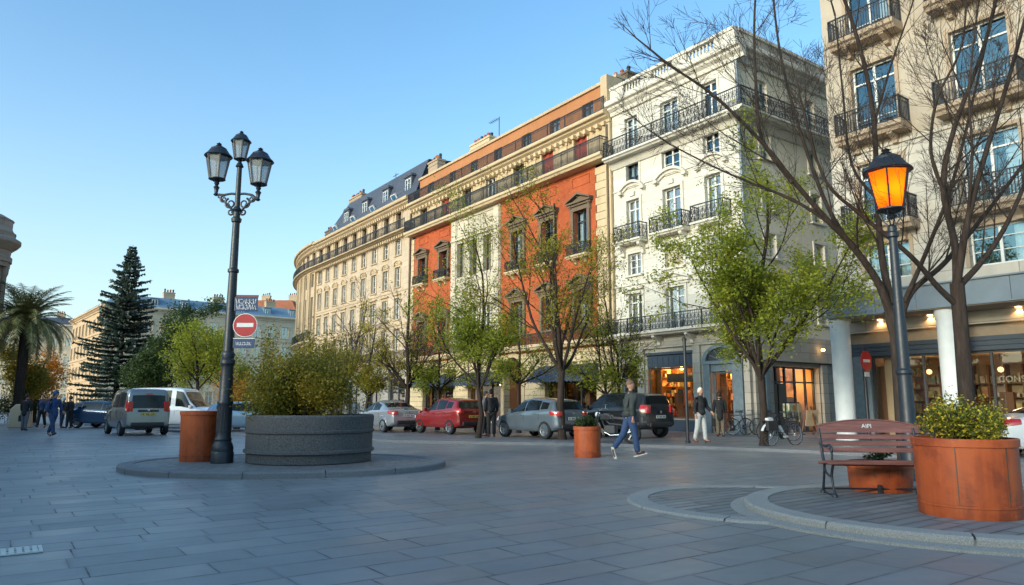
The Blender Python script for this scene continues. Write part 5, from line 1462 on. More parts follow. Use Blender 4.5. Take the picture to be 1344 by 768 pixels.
        ids.append([g.pt((x1 - .034, sg * (yl - .2), tz0 + .02 + (tz1 - tz0 - .04) * k / 4)) for k in range(5)])
        ids.append([g.pt((x1 + .03, sg * (yl - .22), tz0 + .02 + (tz1 - tz0 - .04) * k / 4)) for k in range(5)])
        for A, B in zip(ids, ids[1:]):
            for k in range(4): g.idx([A[k], B[k], B[k + 1], A[k + 1]])
        g.build('tail_light', M['red_light'], T, smooth=50)
        if not rear_only:
            g = MB(); ids = []
            for i in range(7):
                x = hl - .42 + i * .058; zt = max(S.zt(x), .82)
                ids.append([g.pt((x, sg * (S.side_y(x, zt, .58 + .16 * k / 3) + .010), .58 + .02 * (6 - i) * .5 + .14 * k / 3)) for k in range(4)])
            for A, B in zip(ids, ids[1:]):
                for k in range(3): g.idx([A[k], B[k], B[k + 1], A[k + 1]])
            g.build('headlight', M['head_light'], T, smooth=50)
            if wins:
                xm = wins[0][0] - .10; zt = S.zt(xm); zb_ = lerp_tab(S.belt, xm); y = S.side_y(xm, zt, zb_)
                g = MB(); g.box(xm - .05, xm + .08, sg * (y + .06) - .07, sg * (y + .06) + .07, zb_ + .02, zb_ + .16); g.bar((xm, sg * (y - .03), zb_ + .02), (xm, sg * (y + .04), zb_ + .05), .04); g.build('mirror', paint, T, bevel=.03)
        # door seams and handles
        if wins:
            g = MB()
            for x in [wins[0][0] - .0] + [w_[1] for w_ in wins[:2]]:
                zt = S.zt(x); z1_ = min(lerp_tab(S.belt, x), zt - .06); z0 = S.zs(x) + .1
                for k in range(6):
                    za, zb2 = z0 + (z1_ - z0) * k / 6, z0 + (z1_ - z0) * (k + 1) / 6
                    g.bar((x, sg * (S.side_y(x, zt, za) + .001), za), (x, sg * (S.side_y(x, zt, zb2) + .001), zb2), .010, .006, up=(0, 1, 0))
            xa_, xb_ = axles[0] - wheel_r * 1.3, axles[1] + wheel_r * 1.3
            for k in range(8):
                xp, xq = xa_ + (xb_ - xa_) * k / 8, xa_ + (xb_ - xa_) * (k + 1) / 8
                g.bar((xp, sg * (S.side_y(xp, S.zt(xp), S.zs(xp) + .1) + .002), S.zs(xp) + .1), (xq, sg * (S.side_y(xq, S.zt(xq), S.zs(xq) + .1) + .002), S.zs(xq) + .1), .05, .02, up=(0, 1, 0))
            g.build('door_seam', M['plastic'], T)
            for w_ in wins[:2]:
                x = w_[1] + .16; zt = S.zt(x); z = lerp_tab(S.belt, x) - .1
                g = MB(); g.box(x - .09, x + .09, sg * (S.side_y(x, zt, z) + .012) - .012, sg * (S.side_y(x, zt, z) + .012) + .012, z - .014, z + .014); g.build('door_handle', paint, T, bevel=.005)
    xr = S.st[-1][0]
    g = MB(); g.box(xr - .05, xr + .1, -S.wb(xr) * .80, S.wb(xr) * .80, S.zs(xr) - .01, S.zs(xr) + .16); bp_ = g.build('rear_bumper', M['plastic'], T, bevel=.04)
    pz = S.zs(xr) + .36 if tail is None or tail[0] < 1.0 else S.zs(xr) + .5
    xq = xr - .012
    g = MB(); g.box(xq - .014, xq, -.26, .26, pz - .055, pz + .055); pl_ = g.build('number_plate', M[plate], T, bevel=.004)
    g = MB()
    for k in range(7):
        if k in (2, 5): continue
        y = -.2 + k * .066; g.box(xq - .016, xq - .0142, y - .018, y + .018, pz - .03, pz + .03)
    g.build('plate_marks', M['plastic'], pl_)
    g = MB(); g.lathe([(.05, 0), (.05, .012), (.035, .02)], 16); bd = g.build('badge', M['chrome'], T, loc=(xq, 0, pz + .17), rot=(0, -PI / 2, 0))
    if extra: extra(T, S)
    return T
hatch = lambda L=3.95, H=1.5, Wd=1.76: CarShape(L, Wd, [(L / 2, .50), (L / 2 - .04, .68), (L / 2 - .22, .80), (L / 2 - .85, .95), (L / 2 - 1.0, 1.0), (L / 2 - 1.35, 1.20), (L / 2 - 1.72, H - .07), (L / 2 - 2.2, H), (-L / 2 + 1.0, H - .03), (-L / 2 + .42, H - .09), (-L / 2 + .30, H - .16), (-L / 2 + .12, 1.06), (-L / 2 + .06, .95), (-L / 2 + .01, .72), (-L / 2, .52)],
    [(L / 2, .66), (L / 2 - .9, .90), (0, .95), (-L / 2 + .3, 1.04), (-L / 2, 1.0)], 0, 0)
sedan = lambda L=4.4, H=1.44, Wd=1.78: CarShape(L, Wd, [(L / 2, .50), (L / 2 - .04, .66), (L / 2 - .25, .78), (L / 2 - 1.0, .92), (L / 2 - 1.2, .97), (L / 2 - 1.6, 1.2), (L / 2 - 2.0, H - .05), (L / 2 - 2.45, H), (-L / 2 + 1.55, H - .05), (-L / 2 + 1.2, H - .13), (-L / 2 + .55, 1.07), (-L / 2 + .35, 1.02), (-L / 2 + .06, .98), (-L / 2 + .01, .80), (-L / 2, .52)],
    [(L / 2, .64), (L / 2 - .9, .87), (0, .92), (-L / 2 + .4, .98), (-L / 2, .90)], 0, 0)
suv = lambda L=4.3, H=1.72, Wd=1.86: CarShape(L, Wd, [(L / 2, .55), (L / 2 - .04, .80), (L / 2 - .2, .95), (L / 2 - .95, 1.08), (L / 2 - 1.1, 1.13), (L / 2 - 1.4, 1.38), (L / 2 - 1.7, H - .06), (L / 2 - 2.2, H), (-L / 2 + 1.0, H - .02), (-L / 2 + .3, H - .07), (-L / 2 + .2, H - .14), (-L / 2 + .08, 1.18), (-L / 2 + .05, 1.05), (-L / 2 + .01, .80), (-L / 2, .56)],
    [(L / 2, .80), (L / 2 - .9, 1.03), (0, 1.08), (-L / 2 + .3, 1.12), (-L / 2, 1.1)], 0, 0, zs=.30)
van = lambda L=4.4, H=1.86, Wd=1.84: CarShape(L, Wd, [(L / 2, .55), (L / 2 - .04, .80), (L / 2 - .2, .95), (L / 2 - .8, 1.12), (L / 2 - .9, 1.18), (L / 2 - 1.25, 1.5), (L / 2 - 1.6, H - .08), (L / 2 - 2.1, H), (-L / 2 + .9, H), (-L / 2 + .2, H - .03), (-L / 2 + .1, H - .1), (-L / 2 + .03, 1.15), (-L / 2 + .02, 1.0), (-L / 2 + .01, .80), (-L / 2, .52)],
    [(L / 2, .80), (L / 2 - .9, 1.08), (0, 1.12), (-L / 2 + .3, 1.14), (-L / 2, 1.14)], 0, 0, wr_k=.86, zs=.27)
P_ = {'silver': carpaint('silver_paint', (.40, .43, .46), .55), 'red': carpaint('red_paint', (.22, .014, .014)), 'grey': carpaint('blue_grey_paint_car', (.16, .20, .235), .5), 'black': carpaint('black_paint', (.014, .017, .022)),
      'blue': carpaint('dark_blue_paint', (.02, .06, .13), .3), 'vangrey': carpaint('grey_van_paint', (.19, .205, .22), .5), 'white': carpaint('white_paint', (.68, .69, .70)), 'light': carpaint('light_blue_paint', (.25, .36, .46), .4)}
HU = math.atan2(U.y, U.x)
def gp(x, y, z=KH - .006): return ground(x, y, z)
def carwin(L): return [(L / 2 - 1.12, L / 2 - 1.95, .03, .10), (L / 2 - 2.0, -L / 2 + .95, .03, .10), (-L / 2 + .9, -L / 2 + .5, .05, .13)]
GC = 'cars parked along the street'
# each placed by the ground point under its middle
def put(pix, dz=0): v = gp(*pix); return (v.x, v.y, KH - .006)
sL = 3.75; c = put((719, 578)); car('parked_car', 'blue grey hatchback parked between two street trees', (1.05, 27.55, KH - .006), HU + RAD(3), hatch(sL, 1.5, 1.72), P_['grey'], .33, (sL / 2 - .72, -sL / 2 + .66), carwin(sL), (sL / 2 - 1.0, sL / 2 - 1.72), (-sL / 2 + .30, -sL / 2 + .12, (.84, .97)), (.82, 1.0, .36), group=GC)
sL = 3.6; car('parked_car', 'red hatchback parked behind the thin tree trunk', (-2.72, 31.3, KH - .006), HU + RAD(4), hatch(sL, 1.52, 1.70), P_['red'], .31, (sL / 2 - .7, -sL / 2 + .62), carwin(sL), (sL / 2 - 1.0, sL / 2 - 1.72), (-sL / 2 + .30, -sL / 2 + .12, (.84, .97)), (.86, 1.06, .3), group=GC, plate='plate_y')
sL = 4.0; car('parked_car', 'silver saloon parked at the left end of the row behind the stone planter', (-5.75, 33.3, KH - .006), HU + RAD(2), sedan(sL, 1.42, 1.74), P_['silver'], .31, (sL / 2 - .78, -sL / 2 + .82), [(sL / 2 - 1.35, sL / 2 - 2.1, .03, .09), (sL / 2 - 2.15, -sL / 2 + 1.2, .03, .09)], (sL / 2 - 1.2, sL / 2 - 2.0), (-sL / 2 + 1.2, -sL / 2 + .55, .92), (.78, .95, .36), group=GC)
sL = 4.1; car('parked_car', 'black sport utility car parked behind the walking man', (4.18, 28.1, KH - .006), HU + RAD(3), suv(sL, 1.70, 1.80), P_['black'], .35, (sL / 2 - .78, -sL / 2 + .70), carwin(sL), (sL / 2 - 1.1, sL / 2 - 1.7), (-sL / 2 + .2, -sL / 2 + .08, (.86, .95)), (.92, 1.22, .26), group=GC)
sL = 4.5; car('parked_car', 'white saloon partly hidden by the biggest round planter', (14.25, 17.9, 0.0), RAD(-12), sedan(sL, 1.46, 1.8), P_['white'], .33, (sL / 2 - .8, -sL / 2 + .78), [(sL / 2 - 1.35, sL / 2 - 2.2, .03, .09), (sL / 2 - 2.25, -sL / 2 + 1.2, .03, .09)], (sL / 2 - 1.2, sL / 2 - 2.0), (-sL / 2 + 1.2, -sL / 2 + .55, .92), (.80, 1.0, .42), group=GC)
sL = 4.1; v = ground(130, 562); car('parked_car', 'dark blue car beside the group of walkers at the far left', (v.x + .3, v.y + .4, 0), RAD(-8), hatch(sL, 1.5, 1.74), P_['blue'], .32, (sL / 2 - .75, -sL / 2 + .7), carwin(sL), (sL / 2 - 1.0, sL / 2 - 1.72), (-sL / 2 + .30, -sL / 2 + .12, (.84, .97)), (.86, 1.06, .3), group=GC)
sL = 4.0; v = ground(318, 569); car('parked_car', 'pale blue car glimpsed between the tall lamp post and the stone planter', (v.x, v.y + 1, 0), RAD(20), hatch(sL, 1.46, 1.74), P_['light'], .31, (sL / 2 - .75, -sL / 2 + .7), carwin(sL), (sL / 2 - 1.0, sL / 2 - 1.72), (-sL / 2 + .30, -sL / 2 + .12, (.84, .97)), (.80, 1.0, .3), group=GC)
def roof_rails(T, S):
    for sg in (-1, 1):
        g = MB(); y = sg * S.W * .36; h = S.L / 2; g.tube([(h - 1.9, y, 1.83), (h - 2.1, y, 1.93), (-h + .6, y, 1.93), (-h + .4, y, 1.86)], .022, 6); g.build('roof_rail', M['plastic'], T, smooth=60)
    g = MB(); g.box(-S.L / 2 + .08, -S.L / 2 + .16, -.14, .14, 1.72, 1.77); g.build('brake_light', M['red_light'], T)
    xr = S.st[-1][0]; g = MB(); g.box(xr - .03, xr + .02, -.4, .4, 1.0, 1.08); g.build('tailgate_trim', M['plastic'], T, bevel=.01)
sL = 4.3; v = ground(203, 572); vw = [(sL / 2 - 1.0, sL / 2 - 1.75, .03, .16), (sL / 2 - 1.85, -sL / 2 + 1.35, .03, .16), (-sL / 2 + 1.25, -sL / 2 + .3, .03, .16)]
car('parked_van', 'grey people carrier van with black rear window and yellow plate', (-16.75, 32.2, 0), HU + RAD(4), van(sL, 1.98, 1.92), P_['vangrey'], .33, (sL / 2 - .85, -sL / 2 + .75), vw, (sL / 2 - .9, sL / 2 - 1.6), (-sL / 2 + .1, -sL / 2 + .03, (.86, .9)), (1.0, 1.45, .16), cat='van', plate='plate_y', group='vans parked on the plaza', extra=roof_rails, tailx=-sL / 2 + .02)
sL = 4.6; v = ground(262, 567); vw2 = [(sL / 2 - 1.05, sL / 2 - 1.95, .03, .16), (sL / 2 - 2.2, sL / 2 - 3.0, .03, .16)]
car('parked_van', 'white panel van half hidden behind the grey van', (-17.45, 37.6, 0), RAD(-3), van(sL, 2.16, 1.9), P_['white'], .33, (sL / 2 - .85, -sL / 2 + .75), vw2, (sL / 2 - .9, sL / 2 - 1.6), None, (1.0, 1.4, .16), cat='van', group='vans parked on the plaza', tailx=-sL / 2 + .02)

# ------------------------------------------------------------------ bicycles and a scooter
def bicycle(name, label, loc, rz, frame=None, basket=False, fairing=False, group=None, cat='bicycle'):
    T = thing(name, label, cat, loc, rz, group); fm = frame or M['iron']; r = .33
    for x in (-.52, .54):
        w = MB(); w.tube([(x + r * math.cos(2 * PI * k / 28), 0, r + r * math.sin(2 * PI * k / 28)) for k in range(28)], .018, 6, close=True); wo = w.build('wheel', M['tyre'], T, smooth=60)
        s = MB()
        for k in range(14): a = 2 * PI * k / 14; s.bar((x, .012 * (-1) ** k, r), (x + r * math.cos(a) * .97, 0, r + r * math.sin(a) * .97), .004)
        s.tube([(x + r * .95 * math.cos(2 * PI * k / 24), 0, r + r * .95 * math.sin(2 * PI * k / 24)) for k in range(24)], .010, 5, close=True)
        s.lathe([(.03, -.04), (.03, .04)], 8, (x, 0, r)) ; s.build('spokes', M['rim'], wo)
    f = MB(); bb = (0, 0, .30); st = (-.16, 0, .78); hd = (.36, 0, .80); hb = (.40, 0, .66); rx = (-.52, 0, r); fx = (.54, 0, r)
    for p, q, t in ((bb, st, .018), (st, hd, .017), (bb, hb, .020), (hd, hb, .02), (st, rx, .011), (bb, rx, .012), (hb, fx, .014)): f.tube([p, q], t, 7)
    f.build('frame', fm, T, smooth=60)
    h = MB(); h.tube([hd, (.33, 0, .98)], .014, 6); h.tube([(.25, -.28, .98), (.34, -.2, 1.0), (.35, 0, .98), (.34, .2, 1.0), (.25, .28, .98)], .013, 6); h.build('handlebar', M['iron'], T, smooth=60)
    s = MB(); s.tube([st, (-.19, 0, .9)], .013, 6); s.prism([(-.34, -.08), (-.34, .08), (-.2, .06), (-.04, .02), (-.04, -.02), (-.2, -.06)], .9, .95, 'z'); s.build('saddle', M['plastic'], T, bevel=.012)
    c = MB(); c.lathe([(.09, -.01), (.09, .01)], 16, (0, 0, 0)); cr = c.build('chainring', M['iron'], T, loc=(0, .05, .30), rot=(PI / 2, 0, 0))
    c = MB(); c.bar((0, .07, .30), (.12, .07, .2), .02); c.bar((0, -.07, .30), (-.12, -.07, .4), .02); c.box(.08, .17, .07, .15, .19, .21); c.box(-.17, -.08, -.15, -.07, .39, .41); c.build('pedal', M['iron'], T)
    if basket:
        b = MB()
        for k in range(7): z = .78 + k * .035; b.tube([(.42, -.15, z), (.66, -.17, z), (.66, .17, z), (.42, .15, z)], .006, 4, close=True)
        for (x, y) in ((.42, -.15), (.54, -.16), (.66, -.17), (.66, 0), (.66, .17), (.54, .16), (.42, .15)): b.bar((x, y, .78), (x, y, .99), .008)
        b.build('basket', M['iron'], T)
    if fairing:
        g = MB(); R_ = .37
        arc = [(-.52 + R_ * math.cos(a), r + R_ * math.sin(a)) for a in [RAD(-70 + 24 * i) for i in range(11)]]
        g.box(-.78, -.34, .06, .17, .46, .76); g.box(-.78, -.34, -.17, -.06, .46, .76); g.box(-.8, -.3, -.07, .07, .74, .77)
        g.build('pannier', M['plastic'], T, bevel=.02)
        g = MB()
        for i in range(9):
            a0, a1 = RAD(15 + 16 * i), RAD(31 + 16 * i); q = [(-.52 + R_ * math.cos(a), r + R_ * math.sin(a)) for a in (a0, a1)]
            g.face([(q[0][0], -.05, q[0][1]), (q[1][0], -.05, q[1][1]), (q[1][0], .05, q[1][1]), (q[0][0], .05, q[0][1])])
        g.prism([(-.2, .56), (.06, .24), (.22, .24), (.2, .30), (.1, .32), (-.1, .62)], -.045, .045, 'y'); g.prism([(-.66, .74), (-.44, .74), (-.42, .82), (-.5, .86), (-.66, .84)], -.07, .07, 'y')
        g.build('white_fairing', M['sign_white'], T, bevel=.02)
    return T
v = gp(1013, 585); bicycle('hire_bicycle', 'black bicycle with white mudguard and black panniers beside the leafiest tree', (v.x + .35, v.y, KH - .006), RAD(28), None, True, True)
v = gp(1030, 580); bicycle('bicycle', 'dark bicycle with wire basket behind the bicycle with panniers', (v.x, v.y + .5, KH - .006), RAD(14), None, True)
BG = 'bicycles parked by the lit shop door'
for i, (x, y, a, l, fr) in enumerate(((964, 571, 12, 'black bicycle nearest the lit shop doorway', None), (978, 571, 6, 'grey bicycle in the middle of the three by the shop', M['canopy']), (993, 570, 18, 'bicycle with wire basket at the right end of the three by the shop', None))):
    v = gp(x, y); bicycle('bicycle', l, (v.x, v.y, KH - .006), RAD(a), fr, i == 2, group=BG)
def scooter(loc, rz):
    T = thing('motorcycle', 'dark motorcycle with chromed exhaust leaning beside the black car', 'motorcycle', loc, rz); r = .31
    for x in (-.66, .68):
        w = MB(); w.M = Matrix.Translation((x, 0, r)) @ Matrix.Rotation(PI / 2, 4, 'X'); w.lathe([(r * .7, -.05), (r * .93, -.06), (r, -.03), (r, .03), (r * .93, .06), (r * .7, .05), (r * .7, -.05)], 28, cap=False); wo = w.build('wheel', M['tyre'], T, smooth=40)
        s = MB(); s.M = Matrix.Translation((x, 0, r)) @ Matrix.Rotation(PI / 2, 4, 'X'); s.lathe([(r * .7, -.03), (r * .66, 0), (r * .7, .03)], 24, cap=False); s.lathe([(.06, -.05), (.06, .05)], 10)
        for k in range(6): a = PI * k / 3; s.bar((0, 0, 0), (r * .68 * math.cos(a), r * .68 * math.sin(a), 0), .035, .02)
        s.build('rim', M['rim'], wo, smooth=30)
    f = MB(); f.tube([(.68, .09, r), (.45, .08, .98)], .025, 7); f.tube([(.68, -.09, r), (.45, -.08, .98)], .025, 7); f.tube([(.42, 0, .95), (.1, 0, .62), (-.3, 0, .6), (-.66, .08, r)], .035, 8); f.tube([(.4, 0, .85), (.2, 0, .35), (-.2, 0, .3), (-.66, -.08, r)], .03, 8); f.build('frame', M['iron'], T, smooth=60)
    e = MB(); e.box(-.15, .25, -.14, .14, .3, .58); e.lathe([(.1, -.17), (.1, .17)], 12, (0, 0, .42)); e.build('engine', M['iron'], T, bevel=.03)
    t = MB(); t.prism([(.4, .72), (.36, .92), (.2, .98), (-.02, .9), (-.06, .74)], -.13, .13, 'y'); t.build('tank', P_['black'], T, bevel=.05)
    s = MB(); s.prism([(-.02, .78), (-.05, .86), (-.35, .84), (-.75, .92), (-.78, .84), (-.4, .74)], -.12, .12, 'y'); s.build('seat', M['plastic'], T, bevel=.03)
    h = MB(); h.tube([(.3, -.36, 1.08), (.42, -.2, 1.1), (.46, 0, 1.04), (.42, .2, 1.1), (.3, .36, 1.08)], .016, 7); h.tube([(.36, -.3, 1.08), (.36, -.34, 1.22)], .008, 5); h.lathe([(.0, 0), (.06, .01), (.06, .02)], 10, (.36, -.34, 1.22)); h.build('handlebar', M['chrome'], T, smooth=60)
    l = MB(); l.M = Matrix.Translation((.52, 0, .92)) @ Matrix.Rotation(PI / 2, 4, 'Y'); l.lathe([(0, -.1), (.07, -.08), (.09, .02), (.08, .04), (0, .05)], 14); l.build('headlamp', M['head_light'], T, smooth=50)
    x = MB(); x.tube([(.2, .16, .36), (.0, .17, .26), (-.3, .17, .28), (-.75, .17, .4)], [.025, .03, .045, .05], 9); x.build('exhaust', M['chrome'], T, smooth=60)
    m = MB(); m.prism([(.34, .3), (.5, .6), (.7, .68), (.9, .58), (.88, .62), (.7, .73), (.47, .66)], -.06, .06, 'y'); m.prism([(-.45, .55), (-.66, .68), (-.9, .6), (-.95, .65), (-.68, .74), (-.45, .62)], -.07, .07, 'y'); m.build('mudguard', P_['black'], T)
v = gp(800, 582); scooter((v.x + .1, v.y, KH - .006), RAD(150))
# folding boards outside the entrance round the corner
def a_board(loc, rz):
    T = thing('easel_board', 'wooden easel board standing outside the lit entrance', 'board', loc, rz)
    m = MB(); m.bar((-.3, .25, 0), (-.18, 0, 1.2), .05); m.bar((.3, .25, 0), (.18, 0, 1.2), .05); m.bar((0, -.35, 0), (0, 0, 1.15), .05); m.build('frame', M['wood_in'], T)
    b = MB(); b.M = Matrix.Rotation(RAD(11), 4, 'X'); b.box(-.3, .3, .07, .1, .35, 1.0); b.build('panel', M['warm_in2'], T)
v = fpt(-.9, -3.0, 0); 
p = ground(1066, 571, KH); a_board((p.x, p.y, KH - .006), RAD(20))
p = ground(1052, 571, KH)
T = thing('display_stand', 'dark stand with hanging goods beside the easel board', 'stand', (p.x - .2, p.y + .3, KH - .006), RAD(30))
d = MB(); d.bar((-.4, 0, 0), (-.4, 0, 1.3), .04); d.bar((.4, 0, 0), (.4, 0, 1.3), .04); d.bar((-.42, 0, 1.3), (.42, 0, 1.3), .04); d.bar((-.4, -.25, .02), (-.4, .25, .02), .04); d.bar((.4, -.25, .02), (.4, .25, .02), .04); d.build('frame', M['iron'], T)
d = MB(); rn = random.Random(3)
for i in range(9):
    x = -.34 + i * .085; hh = .5 + rn.random() * .3; d.box(x - .03, x + .03, -.16, .16, 1.26 - hh, 1.26)
d.build('goods', M['goods'], T)['kind'] = 'stuff'
# ------------------------------------------------------------------ people
def skin_mesh(pts, rad, edges, root=0, sub=2):
    me = bpy.data.meshes.new('sk'); me.from_pydata([tuple(p) for p in pts], edges, [])
    o = bpy.data.objects.new('sk', me); COL.objects.link(o)
    o.modifiers.new('k', 'SKIN')
    sv = me.skin_vertices[0].data
    for i, r in enumerate(rad):
        sv[i].radius = r if isinstance(r, tuple) else (r, r); sv[i].use_root = (i == root)
    o.modifiers[0].branch_smoothing = .6
    s = o.modifiers.new('s', 'SUBSURF'); s.levels = s.render_levels = sub
    bpy.context.view_layer.update()
    m = bpy.data.meshes.new_from_object(o.evaluated_get(bpy.context.evaluated_depsgraph_get()))
    bpy.data.objects.remove(o); m.polygons.foreach_set('use_smooth', [True] * len(m.polygons)); return m
CLOTH = {}
def cloth(name, col):
    if name not in CLOTH: CLOTH[name] = plain(name, col, .85, var=.25, scale=12, bump=.2)
    return CLOTH[name]
def person(label, loc, rz, pose, jacket, trousers, shoes, hair, height=1.76, skirtlen=0.0, bald=False, hood=False, group=None, bag=None, sole=None):
    """local +x is forward; pose: hip/knee per leg, shoulder/elbow per arm (degrees, + is forward)"""
    T = thing('person', label, 'person', loc, rz, group); k = height / 1.76
    hipz = .92
    J = {}
    def leg(sg, hip, knee, tilt=0):
        h = Vector((0, sg * .095, hipz)); a = RAD(hip); kn = h + Vector((math.sin(a), 0, -math.cos(a))) * .44
        b = RAD(hip - knee); an = kn + Vector((math.sin(b), 0, -math.cos(b))) * .42
        c = b + RAD(tilt); toe = an + Vector((math.cos(c) * .19, sg * .02, math.sin(c) * .19 - .045)); heel = an + Vector((-math.cos(c) * .055, 0, -math.sin(c) * .055 - .05))
        return h, kn, an, toe, heel
    def arm(sg, sh, el, out=8):
        s = Vector((.0, sg * .185, 1.43)); a = RAD(sh); o_ = math.sin(RAD(out))
        e = s + Vector((math.sin(a), sg * o_, -math.cos(a))) * .285; b = RAD(sh + el)
        w = e + Vector((math.sin(b), sg * o_ * .2, -math.cos(b))) * .25; return s, e, w, b
    L_, R_ = leg(1, *pose['L']), leg(-1, *pose['R']); la, ra = arm(1, *pose['la']), arm(-1, *pose['ra'])
    low = min(v.z for g_ in (L_, R_) for v in (g_[3], g_[4])) - .03
    lean = pose.get('lean', 2)
    def LN(v):
        v = Vector(v); t = max(0, v.z - hipz); return Vector((v.x + t * math.tan(RAD(lean)), v.y, v.z - low))
    hs = Vector((pose.get('nod', .0), 0, 0))
    # body
    pts, rad, ed = [], [], []
    def add(p, r, par=None):
        pts.append(LN(p)); rad.append(r); i = len(pts) - 1
        if par is not None: ed.append((par, i))
        return i
    pel = add((0, 0, .95), .075); sp = add((0, 0, 1.12), .08, pel); ch = add((0, 0, 1.32), .08, sp); nk = add((.0, 0, 1.49), .052, ch); n2 = add(Vector((.012, 0, 1.55)) + hs * .4, .055, nk)
    jw = add(Vector((.03, 0, 1.60)) + hs, (.055, .05), n2); hd = add(Vector((.02, 0, 1.67)) + hs, (.07, .06), jw); tp = add(Vector((.012, 0, 1.735)) + hs, (.05, .045), hd)
    nose = add(Vector((.122, 0, 1.632)) + hs, .014, jw)
    for sg in (-1, 1): add(Vector((.0, sg * .083, 1.645)) + hs, (.022, .012), hd)
    for g_ in (L_, R_):
        h = add(g_[0], .07, pel); kn = add(g_[1], .056, h); an = add(g_[2], .038, kn); add(g_[3], .03, an)
    for a_, sg in ((la, 1), (ra, -1)):
        s = add(a_[0] + Vector((0, -sg * .03, -.045)), .028, ch); e = add(a_[1], .028, s); w = add(a_[2], .027, e); d = Vector((math.sin(a_[3]), 0, -math.cos(a_[3])))
        p = add(a_[2] + d * .07, (.036, .02), w)
        for f in range(4):
            o_ = Vector((.021 * (1.5 - f) * math.cos(a_[3]), 0, .021 * (1.5 - f) * math.sin(a_[3]))); ln = (.07, .08, .075, .06)[f]
            q = add(a_[2] + d * .10 + o_, .0095, p); add(a_[2] + d * (.10 + ln * .6) + o_ + Vector((.012, -sg * .004, 0)), .0085, q)
        q = add(a_[2] + d * .045 + Vector((.035 * math.cos(a_[3]), -sg * .008, .035 * math.sin(a_[3]))), .011, w); add(a_[2] + d * .09 + Vector((.05 * math.cos(a_[3]), -sg * .012, .05 * math.sin(a_[3]))), .009, q)
    def put(nm, me, mat):
        me.materials.clear(); me.materials.append(mat); o = mesh_obj(nm, me, T); o.scale = (k, k, k); return o
    bmsh = skin_mesh(pts, rad, ed)
    import bmesh
    bm = bmesh.new(); bm.from_mesh(bmsh)
    hm_ = LN(Vector((.018, 0, 1.645)) + hs)
    r_ = bmesh.ops.create_uvsphere(bm, u_segments=20, v_segments=14, radius=1.0)
    for v_ in r_['verts']:
        c = v_.co; jaw_ = 1 - .22 * max(0, -c.z) ** 1.3
        v_.co = hm_ + Vector((c.x * .096 * (1 - .12 * max(0, -c.z)) + (.012 if c.z < -.3 and c.x > 0 else 0), c.y * .078 * jaw_, c.z * .120))
    for f_ in bm.faces: f_.smooth = True
    bm.to_mesh(bmsh); bm.free()
    put('body', bmsh, M['skin'])
    # jacket
    pts, rad, ed = [], [], []
    jl = .84 - skirtlen
    sp = add((0, 0, 1.14), (.150, .19)); hm = add((0, 0, 1.0), (.155, .195), sp)
    if skirtlen > 0: hm2 = add((.0, 0, .86), (.16, .20), hm); hm3 = add((.0, 0, jl - .1), (.17, .21), hm2)
    else: hm2 = add((0, 0, .86), (.155, .195), hm)
    ch = add((0, 0, 1.34), (.155, .205), sp); col = add((0, 0, 1.47), (.095, .125), ch); add(Vector((.005, 0, 1.525)), .07, col)
    for a_ in (la, ra):
        s = add(a_[0] + Vector((0, 0, .0)), .088, ch); e = add(a_[1], .070, s); add(a_[2] * 1.0, .050, e)
    put('jacket', skin_mesh(pts, rad, ed), jacket)
    pts, rad, ed = [], [], []
    pel = add((0, 0, .98), (.13, .165))
    for g_ in (L_, R_):
        h = add(g_[0] + Vector((0, 0, -.06)), .118, pel); kn = add(g_[1], .086, h); c = add(g_[1].lerp(g_[2], .5), .078, kn); add(g_[2] + Vector((0, 0, -.01)), .072, c)
    put('trousers', skin_mesh(pts, rad, ed), trousers)
    for g_ in (L_, R_):
        pts, rad, ed = [], [], []
        hl = add(g_[4] + Vector((0, 0, .012)), (.042, .042)); an = add(g_[2] + Vector((.01, 0, -.015)), .045, hl); md = add(g_[4].lerp(g_[3], .6) + Vector((0, 0, .016)), (.036, .045), hl); add(g_[3] + Vector((0, 0, .008)), (.028, .042), md)
        sh = put('shoe', skin_mesh(pts, rad, ed), shoes)
        if sole: 
            mb = MB(); a, b = LN(g_[4]), LN(g_[3]); d = (b - a).normalized(); mb.bar(a - d * .04 + Vector((0, 0, -.024)), b + d * .035 + Vector((0, 0, -.02)), .085, .022)
            so = mb.build('sole', sole, sh); 
    # hair
    hc = LN(Vector((.008, 0, 1.657)) + hs)
    mb = MB(); rr = random.Random(len(label)); n, m_ = 18, 9; th0 = PI * (.5 if not bald else .42); rings = []
    for i in range(m_ + 1):
        th = (PI * ((.74 if hood else .66) if not bald else .46)) * i / m_; row = []
        for j in range(n):
            ph = 2 * PI * j / n; front = math.cos(ph)
            t2 = th * (1 - (.40 if hood else .52) * max(0, front) ** 1.2) * (1.12 if front < -.3 else 1)
            rx = .104 if not hood else .122; r_ = 1 + rr.random() * .05
            row.append(mb.pt(hc + Vector((math.sin(t2) * math.cos(ph) * rx * r_ - .006, math.sin(t2) * math.sin(ph) * (.086 if not hood else .104) * r_, math.cos(t2) * (.121 if not hood else .137) * r_))))
        rings.append(row)
    for A, B in zip(rings, rings[1:]):
        for j in range(n): mb.idx([A[j], B[j], B[(j + 1) % n], A[(j + 1) % n]])
    o = mb.build('hair' if not hood else 'hood', hair, T, smooth=60); o.scale = (k, k, k)
    for sg in (-1, 1):
        e = MB(); c = LN(Vector((.106, sg * .032, 1.66)) + hs); e.lathe([(0, -.008), (.009, 0), (0, .008)], 8, c); o = e.build('eye', M['frame_dark'], T, smooth=60); o.scale = (k, k, k)
    e = MB(); c = LN(Vector((.106, 0, 1.585)) + hs); e.box(c.x - .01, c.x + .006, -.024, .024, c.z - .005, c.z + .004); o = e.build('mouth', M['shutter_red'], T); o.scale = (k, k, k)
